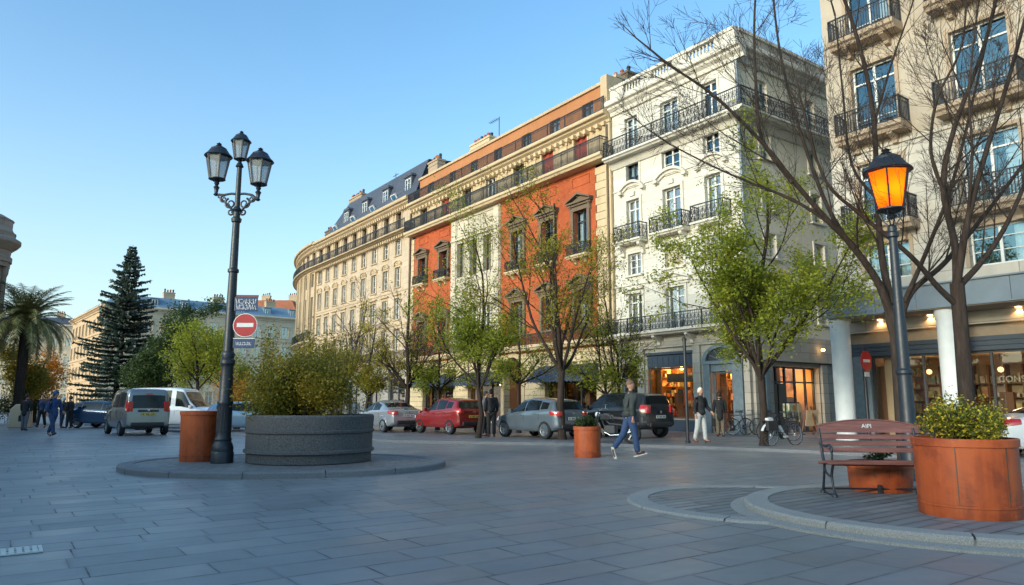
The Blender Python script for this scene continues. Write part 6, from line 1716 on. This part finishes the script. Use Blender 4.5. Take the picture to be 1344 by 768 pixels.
    if bag:
        b = MB(); w = LN(la[2]) * k; b.box(w.x - .13, w.x + .13, w.y - .05, w.y + .06, w.z - .5, w.z - .2); b.tube([(w.x - .08, w.y, w.z - .2), (w.x - .05, w.y, w.z - .04), (w.x + .05, w.y, w.z - .04), (w.x + .08, w.y, w.z - .2)], .01, 5)
        bt = b.build('handbag', bag, None, bevel=.02, loc=loc, rot=(0, 0, rz)); tag(bt, 'dark handbag held by the ' + label.replace('person in ', '').split(',')[0].replace(' with a bag', ''), 'handbag')
    return T
WALK = dict(L=(22, 4, 14), R=(-20, 22, -28), la=(-20, 12), ra=(18, 22), lean=3)
STAND = dict(L=(3, 2, 0), R=(-4, 3, 0), la=(4, 14), ra=(-3, 20), lean=1)
STROLL = dict(L=(-12, 14, -14), R=(14, 3, 8), la=(12, 25), ra=(-14, 12), lean=3)
navyc = cloth('navy_cloth', (.02, .04, .09)); black = cloth('black_cloth', (.012, .013, .016)); jeans = cloth('blue_denim', (.025, .055, .13)); olive = cloth('dark_olive_cloth', (.035, .043, .042)); paleg = cloth('pale_trouser', (.42, .43, .42)); brown = cloth('brown_shoe', (.07, .035, .02)); greyc = cloth('grey_cloth', (.10, .11, .13)); white = cloth('white_cloth', (.6, .6, .58)); blue = cloth('blue_coat', (.02, .055, .15)); tan = cloth('tan_cloth', (.3, .2, .12))
hgrey = plain('grey_hair', (.16, .09, .06), .8, bump=.4, scale=30); hwhite = plain('white_hair', (.62, .60, .55), .8, bump=.4, scale=30); hdark = plain('dark_hair', (.02, .015, .012), .7, bump=.4, scale=30)
v = ground(828, 602.5); person('man walking in dark jumper, blue jeans and white soled shoes', (v.x, v.y, 0), RAD(14), dict(L=(-17, 22, -34), R=(10, 2, 4), la=(12, 12), ra=(-10, 14), lean=2), olive, jeans, brown, hgrey, 1.86, bald=True, sole=white)
v = gp(921, 583.5); person('person with white hair in black jacket and pale trousers beside the thin post', (v.x, v.y, KH - .006), RAD(-60), dict(L=(8, 3, 3), R=(-8, 12, -8), la=(10, 40), ra=(-6, 15), lean=2), black, paleg, brown, hwhite, 1.70)
v = gp(946, 573.5); person('person in long black coat standing in front of the lit shop door', (v.x, v.y, KH - .006), RAD(80), STAND, black, cloth('khaki', (.13, .11, .08)), black, hdark, 1.68, skirtlen=.18, bag=black)
v = gp(643, 574); person('dark dressed person standing by the thin tree trunk next to the red car', (v.x + .05, v.y, KH - .006), RAD(100), STAND, black, black, black, hdark, 1.78)
v = gp(633, 573.5); person('person in dark grey jacket partly behind the thin tree trunk', (v.x + .1, v.y + .35, KH - .006), RAD(-20), STAND, greyc, black, black, hdark, 1.70)
PG = 'walkers at the far left of the plaza'
v = ground(67, 574.5); person('person in long blue hooded coat walking across the plaza, nearest of the far left walkers', (v.x, v.y, 0), RAD(-15), STROLL, blue, jeans, black, blue, 1.76, skirtlen=.1, hood=True, group=PG)
v = ground(31, 565.5); person('broad person in dark coat with a bag, leftmost of the walkers', (v.x, v.y, 0), RAD(95), STAND, black, greyc, black, hdark, 1.78, skirtlen=.08, bag=black, group=PG)
v = ground(53, 563); person('person in black clothes between the blue coat and the leftmost walker', (v.x, v.y, 0), RAD(-80), STROLL, navyc, black, black, hdark, 1.72, group=PG)
v = ground(80, 562); person('person in dark jacket just right of the blue hooded walker', (v.x, v.y, 0), RAD(60), STAND, black, navyc, black, hwhite, 1.66, group=PG)
v = ground(89.5, 562.5); person('dark dressed person standing beside the dark blue car', (v.x, v.y, 0), RAD(170), STAND, black, black, black, hdark, 1.70, group=PG)
# ------------------------------------------------------------------ trees
class Tree:
    def __init__(s, seed):
        s.r = random.Random(seed); s.wood = MB(); s.twig = MB(); s.tips = []
    def jit(s, d, a):
        return (d + Vector((s.r.gauss(0, 1), s.r.gauss(0, 1), s.r.gauss(0, 1))) * a).normalized()
    def branch(s, p, d, L, r0, lvl, maxl, P):
        """one limb grown from p along d, with side shoots; P: dict of habits"""
        r = s.r; n = max(3, int(L / P.get('seg', .35))) if lvl < 2 else max(2, int(L / .28)); n = min(n, 12)
        pts = [p.copy()]; rads = [r0]; dirs = [d.copy()]
        for i in range(n):
            d = s.jit(d, P.get('wob', .10) * (1 + .3 * lvl)); d = (d + Vector((0, 0, P.get('up', .05)))).normalized()
            p = p + d * (L / n); pts.append(p.copy()); rads.append(r0 * (1 - (i + 1) / n * P.get('taper', .72))); dirs.append(d.copy())
        mb = s.wood if lvl < 2 else s.twig
        mb.tube(pts, [max(q, .0036) for q in rads], (9, 7, 5, 3, 3, 3)[min(lvl, 5)], cap=False)
        if lvl >= maxl - 1:
            for q, dd in zip(pts[1:], dirs[1:]): s.tips.append((q, dd))
        if lvl < maxl:
            k = P['kids'][min(lvl, len(P['kids']) - 1)]
            for j in range(k):
                t = P.get('start', .3) + (1 - P.get('start', .3)) * (j + r.random() * .9) / k
                i = min(n, max(1, int(t * n))); base = pts[i]; dd = dirs[i]
                ax = dd.orthogonal().normalized(); ax = Matrix.Rotation(r.random() * 2 * PI, 3, dd) @ ax
                a = RAD(P.get('ang', 38) * (.7 + .6 * r.random()))
                nd = (dd * math.cos(a) + ax * math.sin(a)).normalized()
                s.branch(base, nd, L * P.get('len', .62) * (.65 + .6 * r.random()) * (1.1 - .5 * t), rads[i] * P.get('rad', .6), lvl + 1, maxl, P)
        return pts
    def leaves(s, n, size, spread, test=None, clump=.0):
        mb = MB(); r = s.r
        if not s.tips: return mb
        for _ in range(n):
            q, dd = r.choice(s.tips)
            c = q + Vector((r.gauss(0, spread), r.gauss(0, spread), r.gauss(0, spread * .8)))
            for _k in range(1 + int(r.random() * 5)): leaf(mb, c + Vector((r.gauss(0, size), r.gauss(0, size), r.gauss(0, size))) * .9, size * (.5 + 1.0 * r.random()), r)
        return mb
def leaf(mb, c, s, r, flat=.0):
    a = Vector((r.gauss(0, 1), r.gauss(0, 1), r.gauss(0, .7))).normalized(); b = a.orthogonal().normalized(); b = Matrix.Rotation(r.random() * 6.28, 3, a) @ b; c2 = a.cross(b)
    mb.f.append([len(mb.v), len(mb.v) + 1, len(mb.v) + 2, len(mb.v) + 3]); mb.mi.append(0)
    mb.v += [c - a * s * .5, c + b * s * .28 + c2 * s * .06, c + a * s * .5, c - b * s * .28 + c2 * s * .06]
def tree_thing(name, label, base, group=None, cat='tree'):
    return thing(name, label, cat, base, 0, group)
def finish(T, t, base, leafmats, barkm='bark', twigm='twig', leaves=()):
    off = -Vector(base)
    for mb in (t.wood, t.twig): mb.v = [v + off for v in mb.v]
    t.wood.build('trunk', M[barkm], T, smooth=180)
    if t.twig.f: t.twig.build('twigs', M[twigm], T, smooth=180)
    for mb, mt in zip(leaves, leafmats):
        mb.v = [v + off for v in mb.v]
        if mb.f: mb.build('foliage', M[mt], T)
SG = 'street trees along the pavement'
def street_tree(label, base, seed, trunk_h, r0, H, spread, nl, leaf, leafm, kids=(5, 5, 5, 3), nlimb=6, tilt=32, barkm='bark', low=0, name='street_tree', up=.05, lsize=.085, lspread=.16, maxl=3, cat='tree', group=SG, length=None, fork=True, extra=None, lean=(0, 0)):
    T = tree_thing(name, label, base, group, cat); t = Tree(seed); r = t.r; b = Vector(base)
    top = b + Vector((lean[0], lean[1], trunk_h))
    P = dict(kids=list(kids), ang=36, len=.6, rad=.5, up=up, wob=.09, taper=.7, start=.28)
    mid = b.lerp(top, .5) + Vector((r.gauss(0, .05), r.gauss(0, .05), 0))
    t.wood.tube([b - Vector((0, 0, .05)), b + Vector((0, 0, .12)), mid, top], [r0 * 1.5, r0 * 1.1, r0 * .95, r0 * .85], 12, cap=False)
    L = length or (H - trunk_h)
    # leader and limbs
    t.branch(top, t.jit(Vector((0, 0, 1)), .08), L * .95, r0 * .8, 0, maxl, P)
    for i in range(nlimb):
        a = 2 * PI * (i + r.random() * .6) / nlimb; ti = RAD(tilt * (.75 + .5 * r.random()))
        z = -low * r.random()
        t.branch(top + Vector((0, 0, z)), Vector((math.cos(a) * math.sin(ti), math.sin(a) * math.sin(ti), math.cos(ti))), L * (.5 + .55 * r.random()) * spread, r0 * .5, 1 if maxl > 3 else 0, maxl, P)
    lv = [t.leaves(nl, lsize, lspread)] if nl else []
    if extra: lv += extra(t)
    finish(T, t, base, [leafm] * len(lv), barkm, 'twig', lv)
    return T
zp = KH - .006
def gpt(x, y): v = gp(x, y); return (v.x, v.y, zp)
b = gpt(1003, 585); street_tree('leafiest street tree with yellow green crown in front of the white building', b, 14, 2.3, .12, 8.7, .74, 15000, None, 'leaf_spring', nlimb=9, tilt=36, lsize=.085, lspread=.15, kids=(6, 6, 5, 2), low=.4, up=.05)
b = gpt(738, 577); street_tree('wide forked street tree with thin yellowish leaves in front of the orange building', b, 5, 2.4, .135, 9.0, .80, 5200, None, 'leaf_yellow', nlimb=6, tilt=34, lsize=.07, kids=(6, 5, 4, 2), up=.07)
b = gpt(628, 575); street_tree('slim street tree with fresh green leaves beside the two dark dressed people', b, 23, 1.7, .095, 7.9, .72, 7000, None, 'leaf_spring', nlimb=7, tilt=28, lsize=.075, kids=(6, 5, 4, 2), up=.07)
b = (4.35, 29.2, zp); street_tree('almost leafless young tree standing behind the black car', b, 31, 1.9, .075, 7.6, .66, 500, None, 'leaf_spring', nlimb=7, tilt=28, lsize=.08, kids=(6, 6, 5, 2), up=.06)
b = (3.75, 28.6, zp); street_tree('small low leafy tree behind the walking man', b, 33, 1.6, .07, 4.7, .8, 1900, None, 'leaf_spring', nlimb=6, tilt=52, lsize=.085, kids=(5, 5, 4, 2), up=.02)
b = (-5.0, 34.5, zp); street_tree('bare branched tree with a few leaves behind the silver car', b, 41, 1.9, .13, 6.8, .74, 900, None, 'leaf_yellow', nlimb=8, tilt=34, lsize=.085, kids=(6, 6, 5, 2), up=.05)
b = (-3.6, 35.0, zp); street_tree('low spreading green tree in front of the left orange wall', b, 43, 1.9, .10, 5.6, .82, 2600, None, 'leaf_spring', nlimb=6, tilt=56, lsize=.09, kids=(5, 5, 5, 2), up=.02)
b = (0.3, 31.5, zp); street_tree('low spreading green tree between the slim tree and the wide forked tree', b, 45, 2.1, .09, 5.2, .8, 1500, None, 'leaf_spring', nlimb=6, tilt=56, lsize=.09, kids=(5, 5, 4, 2), up=.02)
b = (-9.3, 39.0, zp); street_tree('bare grey tree rising behind the planter shrub', b, 51, 1.9, .12, 7.4, .7, 300, None, 'leaf_yellow', nlimb=8, tilt=32, lsize=.08, kids=(7, 6, 5, 2), up=.05, barkm='bark_grey')
b = (-7.4, 37.0, zp); street_tree('low yellow green tree between the planter shrub and the bare trees', b, 53, 1.6, .10, 5.4, .8, 3800, None, 'leaf_yellow', nlimb=7, tilt=46, lsize=.09, kids=(5, 5, 5, 2), up=.03)

# the two big bare trees behind the bench, limbs laid out as they fork
def big_tree(label, base, trunk, limbs, seed, rtrunk, top_z=None):
    T = tree_thing('bare_tree', label, base, 'big bare trees by the bench'); t = Tree(seed); r = t.r
    t.wood.tube([Vector(p) for p in trunk[0]], trunk[1], 14, cap=False)
    P = dict(kids=[6, 6, 5, 2], ang=34, len=.66, rad=.46, up=.07, wob=.045, taper=.75, start=.12)
    for pts, r0, r1, nk in limbs:
        pts = smooth_line([tuple(p) for p in pts], 5); n = len(pts)
        rad = [.74 * (r0 + (r1 - r0) * (i / (n - 1)) ** .75) for i in range(n)]
        t.wood.tube(pts, rad, 10, cap=False)
        d = (pts[-1] - pts[-3]).normalized(); t.branch(pts[-1], d, 1.6, r1, 1, 4, P)
        for k in range(nk):
            f = .22 + .76 * (k + r.random() * .8) / nk; i = min(n - 2, int(f * n)); dd = (pts[i + 1] - pts[i]).normalized()
            ax = Matrix.Rotation(r.random() * 2 * PI, 3, dd) @ dd.orthogonal().normalized(); a = RAD(28 + 26 * r.random())
            nd = (dd * math.cos(a) + ax * math.sin(a) + Vector((0, 0, .12))).normalized()
            t.branch(pts[i], nd, 1.3 + 1.3 * r.random(), rad[i] * (.30 + .14 * r.random()), 1, 4, P)
    finish(T, t, base, [], 'bark', 'twig')
def pl(pts, Y0): return [at(x, y, Y0 + dy) for x, y, dy in pts]
YA = 15.6; bA = at(1183, 528, YA); bA.z = 0
tA = [bA - Vector((0, 0, .05)), bA + Vector((0, 0, .2)), at(1181, 500, YA), at(1176, 440, YA), at(1168, 408, YA)]
big_tree('big bare tree directly behind the amber street lamp', tuple(bA), (tA, [.26, .17, .14, .13, .13]), [
    (pl([(1168, 410, 0), (1152, 370, -.1), (1118, 322, -.3), (1085, 288, -.5), (1040, 236, -.7), (1003, 190, -.9), (940, 128, -1.1), (893, 95, -1.2)], YA), .135, .035, 7),
    (pl([(1085, 290, -.5), (1040, 262, -.4), (985, 240, -.2), (935, 218, 0), (880, 190, .1)], YA), .06, .02, 5),
    (pl([(1040, 240, -.7), (1000, 182, -.5), (992, 110, -.3), (990, 30, -.2), (994, -40, 0)], YA), .065, .028, 6),
    (pl([(1170, 400, 0), (1158, 340, .3), (1152, 270, .4), (1146, 150, .5), (1128, 60, .6), (1098, -30, .7)], YA), .125, .05, 7),
    (pl([(1112, 316, -.3), (1082, 262, 0), (1048, 165, .3), (1024, 70, .5), (1012, -30, .6)], YA), .075, .03, 6),
    (pl([(1152, 262, .4), (1118, 216, .7), (1106, 120, .9), (1096, 20, 1.1)], YA), .055, .025, 5),
    (pl([(1148, 160, .5), (1168, 90, .3), (1196, 10, .2)], YA), .05, .022, 4),
    (pl([(1180, 430, 0), (1196, 384, .2), (1240, 345, .3), (1290, 285, .5), (1348, 210, .6), (1400, 150, .7)], YA), .11, .04, 6),
    (pl([(1186, 398, .1), (1216, 330, .3), (1250, 240, .5), (1275, 140, .6), (1300, 30, .8)], YA), .08, .03, 6)], 61, .17)
YB = 14.6; bB = at(1270, 528, YB); bB.z = 0
tB = [bB - Vector((0, 0, .05)), bB + Vector((0, 0, .2)), at(1267, 500, YB), at(1262, 440, YB), at(1256, 372, YB)]
big_tree('big bare tree directly behind the biggest round planter', tuple(bB), (tB, [.26, .175, .15, .14, .135]), [
    (pl([(1258, 402, 0), (1232, 378, -.1), (1194, 335, -.3), (1130, 282, -.4), (1085, 240, -.5), (1060, 170, -.6)], YB), .10, .03, 6),
    (pl([(1256, 380, 0), (1253, 320, .2), (1238, 245, .4), (1252, 170, .5), (1292, 60, .6), (1316, -40, .7)], YB), .12, .045, 7),
    (pl([(1256, 374, 0), (1268, 300, -.2), (1288, 220, -.3), (1322, 110, -.4), (1352, 0, -.5)], YB), .115, .04, 7),
    (pl([(1262, 372, 0), (1288, 344, .1), (1318, 300, .2), (1350, 230, .3), (1390, 130, .5)], YB), .10, .04, 5),
    (pl([(1240, 255, .4), (1222, 200, .3), (1230, 130, .1), (1262, 60, 0), (1270, -30, 0)], YB), .06, .022, 5),
    (pl([(1270, 290, -.2), (1276, 200, -.5), (1272, 120, -.7), (1282, 20, -.9)], YB), .05, .02, 5)], 67, .18)

# ------------------------------------------------------------------ shrubs
def shrub(name, label, loc, rx, ry, h, n, size, mats, seed, z0=0.0, stems=12, lumps=9, group=None, fl=0, power=.5, low=False, sprigs=0):
    T = thing(name, label, 'shrub', loc, 0, group); r = random.Random(seed)
    s = MB(); ls = []
    for i in range(lumps):
        a = 2 * PI * r.random(); q = math.sqrt(r.random()) * .72
        zz = z0 + h * ((.12 + .66 * r.random() ** .8 * (1 - q * .45)) if low else (.38 + .42 * r.random() * (1 - q * .5))); ls.append((Vector((math.cos(a) * rx * q, math.sin(a) * ry * q, zz)), .26 + .22 * r.random()))
    ends = []
    for i in range(sprigs):
        a = 2 * PI * r.random(); q = .3 + .5 * r.random(); p = Vector((math.cos(a) * rx * q, math.sin(a) * ry * q, z0)); e = p + Vector((r.gauss(0, .12), r.gauss(0, .12), h * (.85 + .5 * r.random()))); m = p.lerp(e, .5) + Vector((r.gauss(0, .03), r.gauss(0, .03), 0)); s.tube([p, m, e], [.008, .006, .003], 4, cap=False)
        for k in range(6): ends.append(m.lerp(e, k / 5))
    for i in range(stems):
        c, k = r.choice(ls); a = 2 * PI * r.random(); q = r.random() * .5
        p0 = Vector((math.cos(a) * rx * q * .8, math.sin(a) * ry * q * .8, z0)); p2 = c + Vector((r.gauss(0, .2) * rx, r.gauss(0, .2) * ry, h * (.1 + .3 * r.random())))
        p1 = p0.lerp(p2, .5) + Vector((0, 0, h * .1)); s.tube([p0, p1, p2], [.014, .010, .004], 4, cap=False); ends.append(p2); ends.append(p1)
    s.build('stems', M['twig'], T, smooth=180)
    f = MB(); fl_ = MB()
    for i in range(n):
        if r.random() < .30: c = r.choice(ends) + Vector((r.gauss(0, .07) * rx, r.gauss(0, .07) * ry, r.gauss(0, .10) * h))
        else:
            c0, k = r.choice(ls); v = Vector((r.gauss(0, 1), r.gauss(0, 1), r.gauss(0, 1))).normalized() * (r.random() ** power) * k
            c = c0 + Vector((v.x * rx, v.y * ry, v.z * h * .9))
        if c.z < z0 - .05: c.z = z0 + r.random() * h * .3
        leaf(f if r.random() > fl else fl_, c, size * (.6 + .8 * r.random()), r)
    f.build('foliage', M[mats[0]], T)
    if fl_.f: fl_.build('flowers', M[mats[1]], T)
    return T
shrub('planter_shrub', 'big yellow green shrub filling the large stone planter', (-4.82, 16.3, 1.0), 1.45, 1.4, 1.5, 46000, .055, ['leaf_bush'], 3, stems=110, lumps=40, low=True, sprigs=24)
shrub('planter_shrub', 'yellow flecked shrub in the biggest terracotta coloured planter', (BP[0], BP[1], .90), .56, .56, .44, 12000, .036, ['leaf_shrub', 'flower'], 5, stems=60, lumps=16, fl=.30, sprigs=10)
shrub('planter_shrub', 'low grey green shrub in the pot beside the walking man', (MP[0], MP[1], .72), .36, .36, .30, 2600, .05, ['leaf_dark'], 7, stems=30, lumps=9)
shrub('planter_shrub', 'few dry sprigs in the tub behind the bench', (UP[0], UP[1], .52), .3, .3, .16, 350, .04, ['leaf_dark'], 9, stems=12, lumps=5)

# ------------------------------------------------------------------ conifer, palm, far trees
def conifer():
    b = at(150, 528, 68); base = (b.x, b.y, 0); T = tree_thing('conifer_tree', 'tall dark conifer with layered drooping branches in front of the pale far building', base)
    r = random.Random(17); H = 16.6; w = MB(); f = MB(); lean = .55
    ax = lambda z: Vector((lean * z / H, 0, z))
    w.tube([ax(0), ax(5), ax(11), ax(H)], [.30, .24, .14, .02], 9, cap=False)
    z = 1.3
    while z < H - .2:
        t = (z - 1.3) / (H - 1.3); R0 = 4.9 * (1 - t) ** .88 * (.85 + .3 * r.random()) + .12
        nb = int(9 - 3 * t)
        for i in range(nb):
            a = 2 * PI * (i + r.random()) / nb; L = R0 * (.35 + .85 * r.random()); d = Vector((math.cos(a), math.sin(a), 0))
            p0 = ax(z); droop = .10 - .28 * (1 - t)
            pts = [p0 + d * L * q + Vector((0, 0, L * (droop * q + .16 * q * q))) for q in (0, .35, .7, 1)]
            w.tube(pts, [.05 * (1 - t) + .012, .035 * (1 - t) + .01, .018, .006], 4, cap=False)
            n = int(34 + 62 * L / 3)
            sd = Vector((-d.y, d.x, 0))
            for j in range(n):
                q = .12 + .9 * (j + r.random()) / n; k = min(2, int(q * 3)); k = min(k, len(pts) - 2)
                c = pts[0].lerp(pts[-1], q); c.z = p0.z + L * (droop * q + .16 * q * q)
                s_ = r.choice((-1, 1)); ll = (.25 + .5 * r.random()) * (1.1 - .6 * q) * min(1, .35 + L / 3)
                e = c + (d * .55 + sd * s_ * (.5 + .5 * r.random()) + Vector((0, 0, -.28 + .3 * r.random()))) * ll
                wv = Vector((0, 0, 1)).cross((e - c)).normalized() * (.07 + .07 * r.random()); up = Vector((0, 0, .16 * r.random()))
                i0 = len(f.v); f.v += [c + wv * .5, c - wv * .5, e - wv * .25 - up, e + wv * .25 + up]; f.f.append([i0, i0 + 1, i0 + 2, i0 + 3]); f.mi.append(0)
        z += (.42 - .18 * t) * (.8 + .4 * r.random())
    w.build('trunk', M['bark'], T, smooth=180); f.build('foliage', M['leaf_fir'], T)
conifer()
def palm():
    b = at(24, 528, 44); base = (b.x, b.y, 0); T = tree_thing('palm_tree', 'palm tree with drooping grey green fronds beside the dark tower', base)
    r = random.Random(29); w = MB(); H = 6.3
    prof = []; z = 0
    while z < H: prof += [(.30 + .05 * (z < .5), z), (.27, z + .12)]; z += .16
    w.lathe(prof, 14, (0, 0, 0)); w.lathe([(.3, H - .9), (.55, H - .4), (.5, H), (.2, H + .3)], 14); w.build('trunk', M['bark'], T, smooth=60)
    for i in range(120):
        f = MB(); a = 2 * PI * r.random(); e = RAD(-30 + 112 * (i / 119)); L = 2.6 + .8 * r.random(); d = Vector((math.cos(a), math.sin(a), 0))
        pts = []; p = Vector((0, 0, H + .1)) + d * .2; n = 12
        for k in range(n + 1):
            pts.append(p.copy()); ek = e - RAD(70 + 40 * (1 - i / 119)) * (k / n) ** 1.1; ek = max(ek, RAD(-88)); p = p + (d * math.cos(ek) + Vector((0, 0, math.sin(ek)))) * (L / n)
        f.tube(pts, [.035 * (1 - k / n) + .006 for k in range(n + 1)], 4, cap=False)
        sd = Vector((-d.y, d.x, 0))
        for k in range(1, n):
            for s_ in (-1, 1):
                for h in (0, .5):
                    c = pts[k].lerp(pts[k + 1], h); t = (pts[k + 1] - pts[k]).normalized(); ll = .55 * math.sin(PI * min(.97, (k + h) / n * .9 + .12)) + .16
                    q = c + (sd * s_ * .75 + t * .7 + Vector((0, 0, -.3 + .3 * r.random()))).normalized() * ll; wv = t * .045
                    i0 = len(f.v); f.v += [c - wv, c + wv, q]; f.f.append([i0, i0 + 1, i0 + 2]); f.mi.append(0)
        f.build('frond', M['leaf_palm'], T)
palm()
def far_tree(label, x, Y, H, wd, seed, mat, n, name='tree', trunk=2.0, size=.2, bark_='bark', zlow=.15):
    b = at(x, 528, Y); base = (b.x, b.y, 0); T = tree_thing(name, label, base, 'trees in front of the far building'); t = Tree(seed); r = t.r
    P = dict(kids=[5, 4, 2], ang=42, len=.58, rad=.55, up=.04, wob=.1, taper=.7, start=.25)
    bv = Vector(base); t.wood.tube([bv, bv + Vector((0, 0, trunk))], [.2, .16], 9, cap=False); top = bv + Vector((0, 0, trunk))
    t.branch(top, Vector((0, 0, 1)), (H - trunk) * .95, .15, 0, 3, P)
    for i in range(7):
        a = 2 * PI * (i + r.random() * .7) / 7; ti = RAD(30 + 45 * r.random())
        t.branch(top + Vector((0, 0, (H - trunk) * .35 * r.random())), Vector((math.cos(a) * math.sin(ti), math.sin(a) * math.sin(ti), math.cos(ti))), wd * (.75 + .4 * r.random()), .08, 1, 3, P)
    finish(T, t, base, [mat], bark_, 'twig', [t.leaves(n // 3, size, .32)])
far_tree('dark green rounded tree just right of the conifer', 216, 66, 11.2, 3.2, 71, 'leaf_dark', 14000, size=.2)
far_tree('yellow green tree behind the white van', 258, 58, 7.4, 3.4, 73, 'leaf_spring', 11000, size=.17)
far_tree('second yellow green tree left of the tall lamp post', 292, 64, 7.0, 3.0, 75, 'leaf_spring', 8000, size=.17)
far_tree('low dark tree behind the grey van', 188, 62, 5.4, 2.6, 77, 'leaf_dark', 8000, size=.18)
far_tree('orange autumn tree under the palm', 46, 50, 4.6, 1.5, 79, 'leaf_autumn', 8000, size=.14, trunk=1.0)
far_tree('dark green tree under the palm fronds', 34, 46, 5.0, 1.7, 81, 'leaf_bush', 9000, size=.14, trunk=1.0)
v = ground(5, 556); shrub('low_shrub', 'dark low shrub at the foot of the palm', (v.x, v.y + 1, 0), 1.6, 1.2, 2.0, 5000, .11, ['leaf_dark'], 83, stems=30, lumps=12)
shrub('low_shrub', 'orange leaved shrub behind the tall lamp post', tuple(Vector((at(312, 528, 36).x, 36, 0))), 1.3, 1.0, 2.6, 4500, .09, ['leaf_autumn'], 85, stems=30, lumps=10)
v = ground(18, 562)
T = thing('stone_bollard', 'pale block of stone at the far left by the shrub', 'stone', (v.x + .1, v.y + .3, 0), .3)
s = MB(); s.prism([(-.5, 0), (.55, 0), (.5, .9), (.3, 1.25), (-.2, 1.3), (-.45, 1.0)], -.3, .3, 'y'); s.build('block', M['cream_trim'], T, bevel=.06)
# ------------------------------------------------------------------ light, sky, camera
SUN_AZ, SUN_EL = RAD(-133), RAD(13)      # azimuth measured from +Y towards +X
sd = Vector((math.sin(SUN_AZ) * math.cos(SUN_EL), math.cos(SUN_AZ) * math.cos(SUN_EL), math.sin(SUN_EL)))
li = bpy.data.lights.new('sun', 'SUN'); li.energy = 1.0; li.angle = RAD(14); li.color = (1, .87, .73)
so = bpy.data.objects.new('sun', li); COL.objects.link(so); so.rotation_euler = (-sd).to_track_quat('-Z', 'Y').to_euler()
wd = bpy.data.worlds.new('World'); sc.world = wd; wd.use_nodes = True
nt = wd.node_tree; nt.nodes.clear()
sky = nt.nodes.new('ShaderNodeTexSky'); sky.sky_type = 'NISHITA'; sky.sun_disc = False
sky.sun_elevation = SUN_EL; sky.sun_rotation = SUN_AZ; sky.altitude = 100; sky.air_density = 1.0; sky.dust_density = 2.2; sky.ozone_density = 2.2
bg = nt.nodes.new('ShaderNodeBackground'); bg.inputs[1].default_value = .14
out = nt.nodes.new('ShaderNodeOutputWorld')
tn = nt.nodes.new('ShaderNodeMixRGB'); tn.blend_type = 'MULTIPLY'; tn.inputs[0].default_value = 1.0; tn.inputs[2].default_value = (.70, .94, .985, 1)
gm = nt.nodes.new('ShaderNodeGamma'); gm.inputs[1].default_value = 1.0
nt.links.new(sky.outputs[0], gm.inputs[0]); nt.links.new(gm.outputs[0], tn.inputs[1]); # low haze that pales the sky towards the horizon, most of all on the left where the evening glow lies
gn = nt.nodes.new('ShaderNodeTexCoord'); sp = nt.nodes.new('ShaderNodeSeparateXYZ'); nt.links.new(gn.outputs['Generated'], sp.inputs[0])
def wm(op, a, b):
    m = nt.nodes.new('ShaderNodeMath'); m.operation = op; m.use_clamp = op == 'SUBTRACT'
    for i, v in enumerate((a, b)):
        if isinstance(v, (int, float)): m.inputs[i].default_value = v
        else: nt.links.new(v, m.inputs[i])
    return m.outputs[0]
az = wm('ADD', wm('MULTIPLY', sp.outputs[0], -.45), .62)
low = wm('POWER', wm('SUBTRACT', 1.0, wm('MULTIPLY', wm('ABSOLUTE', sp.outputs[2], 0), 1.75)), 2.2)
hz = nt.nodes.new('ShaderNodeMixRGB'); hz.inputs[2].default_value = (2.7, 2.55, 2.25, 1)
nt.links.new(wm('MULTIPLY', wm('MULTIPLY', low, az), .72), hz.inputs[0]); nt.links.new(tn.outputs[0], hz.inputs[1]); nt.links.new(hz.outputs[0], bg.inputs[0]); nt.links.new(bg.outputs[0], out.inputs[0])
cd = bpy.data.cameras.new('camera'); cd.sensor_width = 36; cd.lens = 36 * FPX / 1344; cd.clip_end = 4000; cd.clip_start = .05
co = bpy.data.objects.new('camera', cd); COL.objects.link(co); co.location = (0, 0, EYE); co.rotation_euler = (PI / 2 + PITCH, 0, 0); sc.camera = co
sc.render.engine = 'CYCLES'
sc.view_settings.view_transform = 'Standard'; sc.view_settings.look = 'None'; sc.view_settings.gamma = 1.0; sc.view_settings.use_curve_mapping = False
sc.view_settings.exposure = 1.55
cy = sc.cycles
cy.use_denoising = True; cy.max_bounces = 6; cy.transparent_max_bounces = 12; cy.diffuse_bounces = 3; cy.glossy_bounces = 3; cy.sample_clamp_indirect = 4.0; cy.caustics_reflective = False; cy.caustics_refractive = False
try: cy.denoiser = 'OPENIMAGEDENOISE'
except Exception: pass
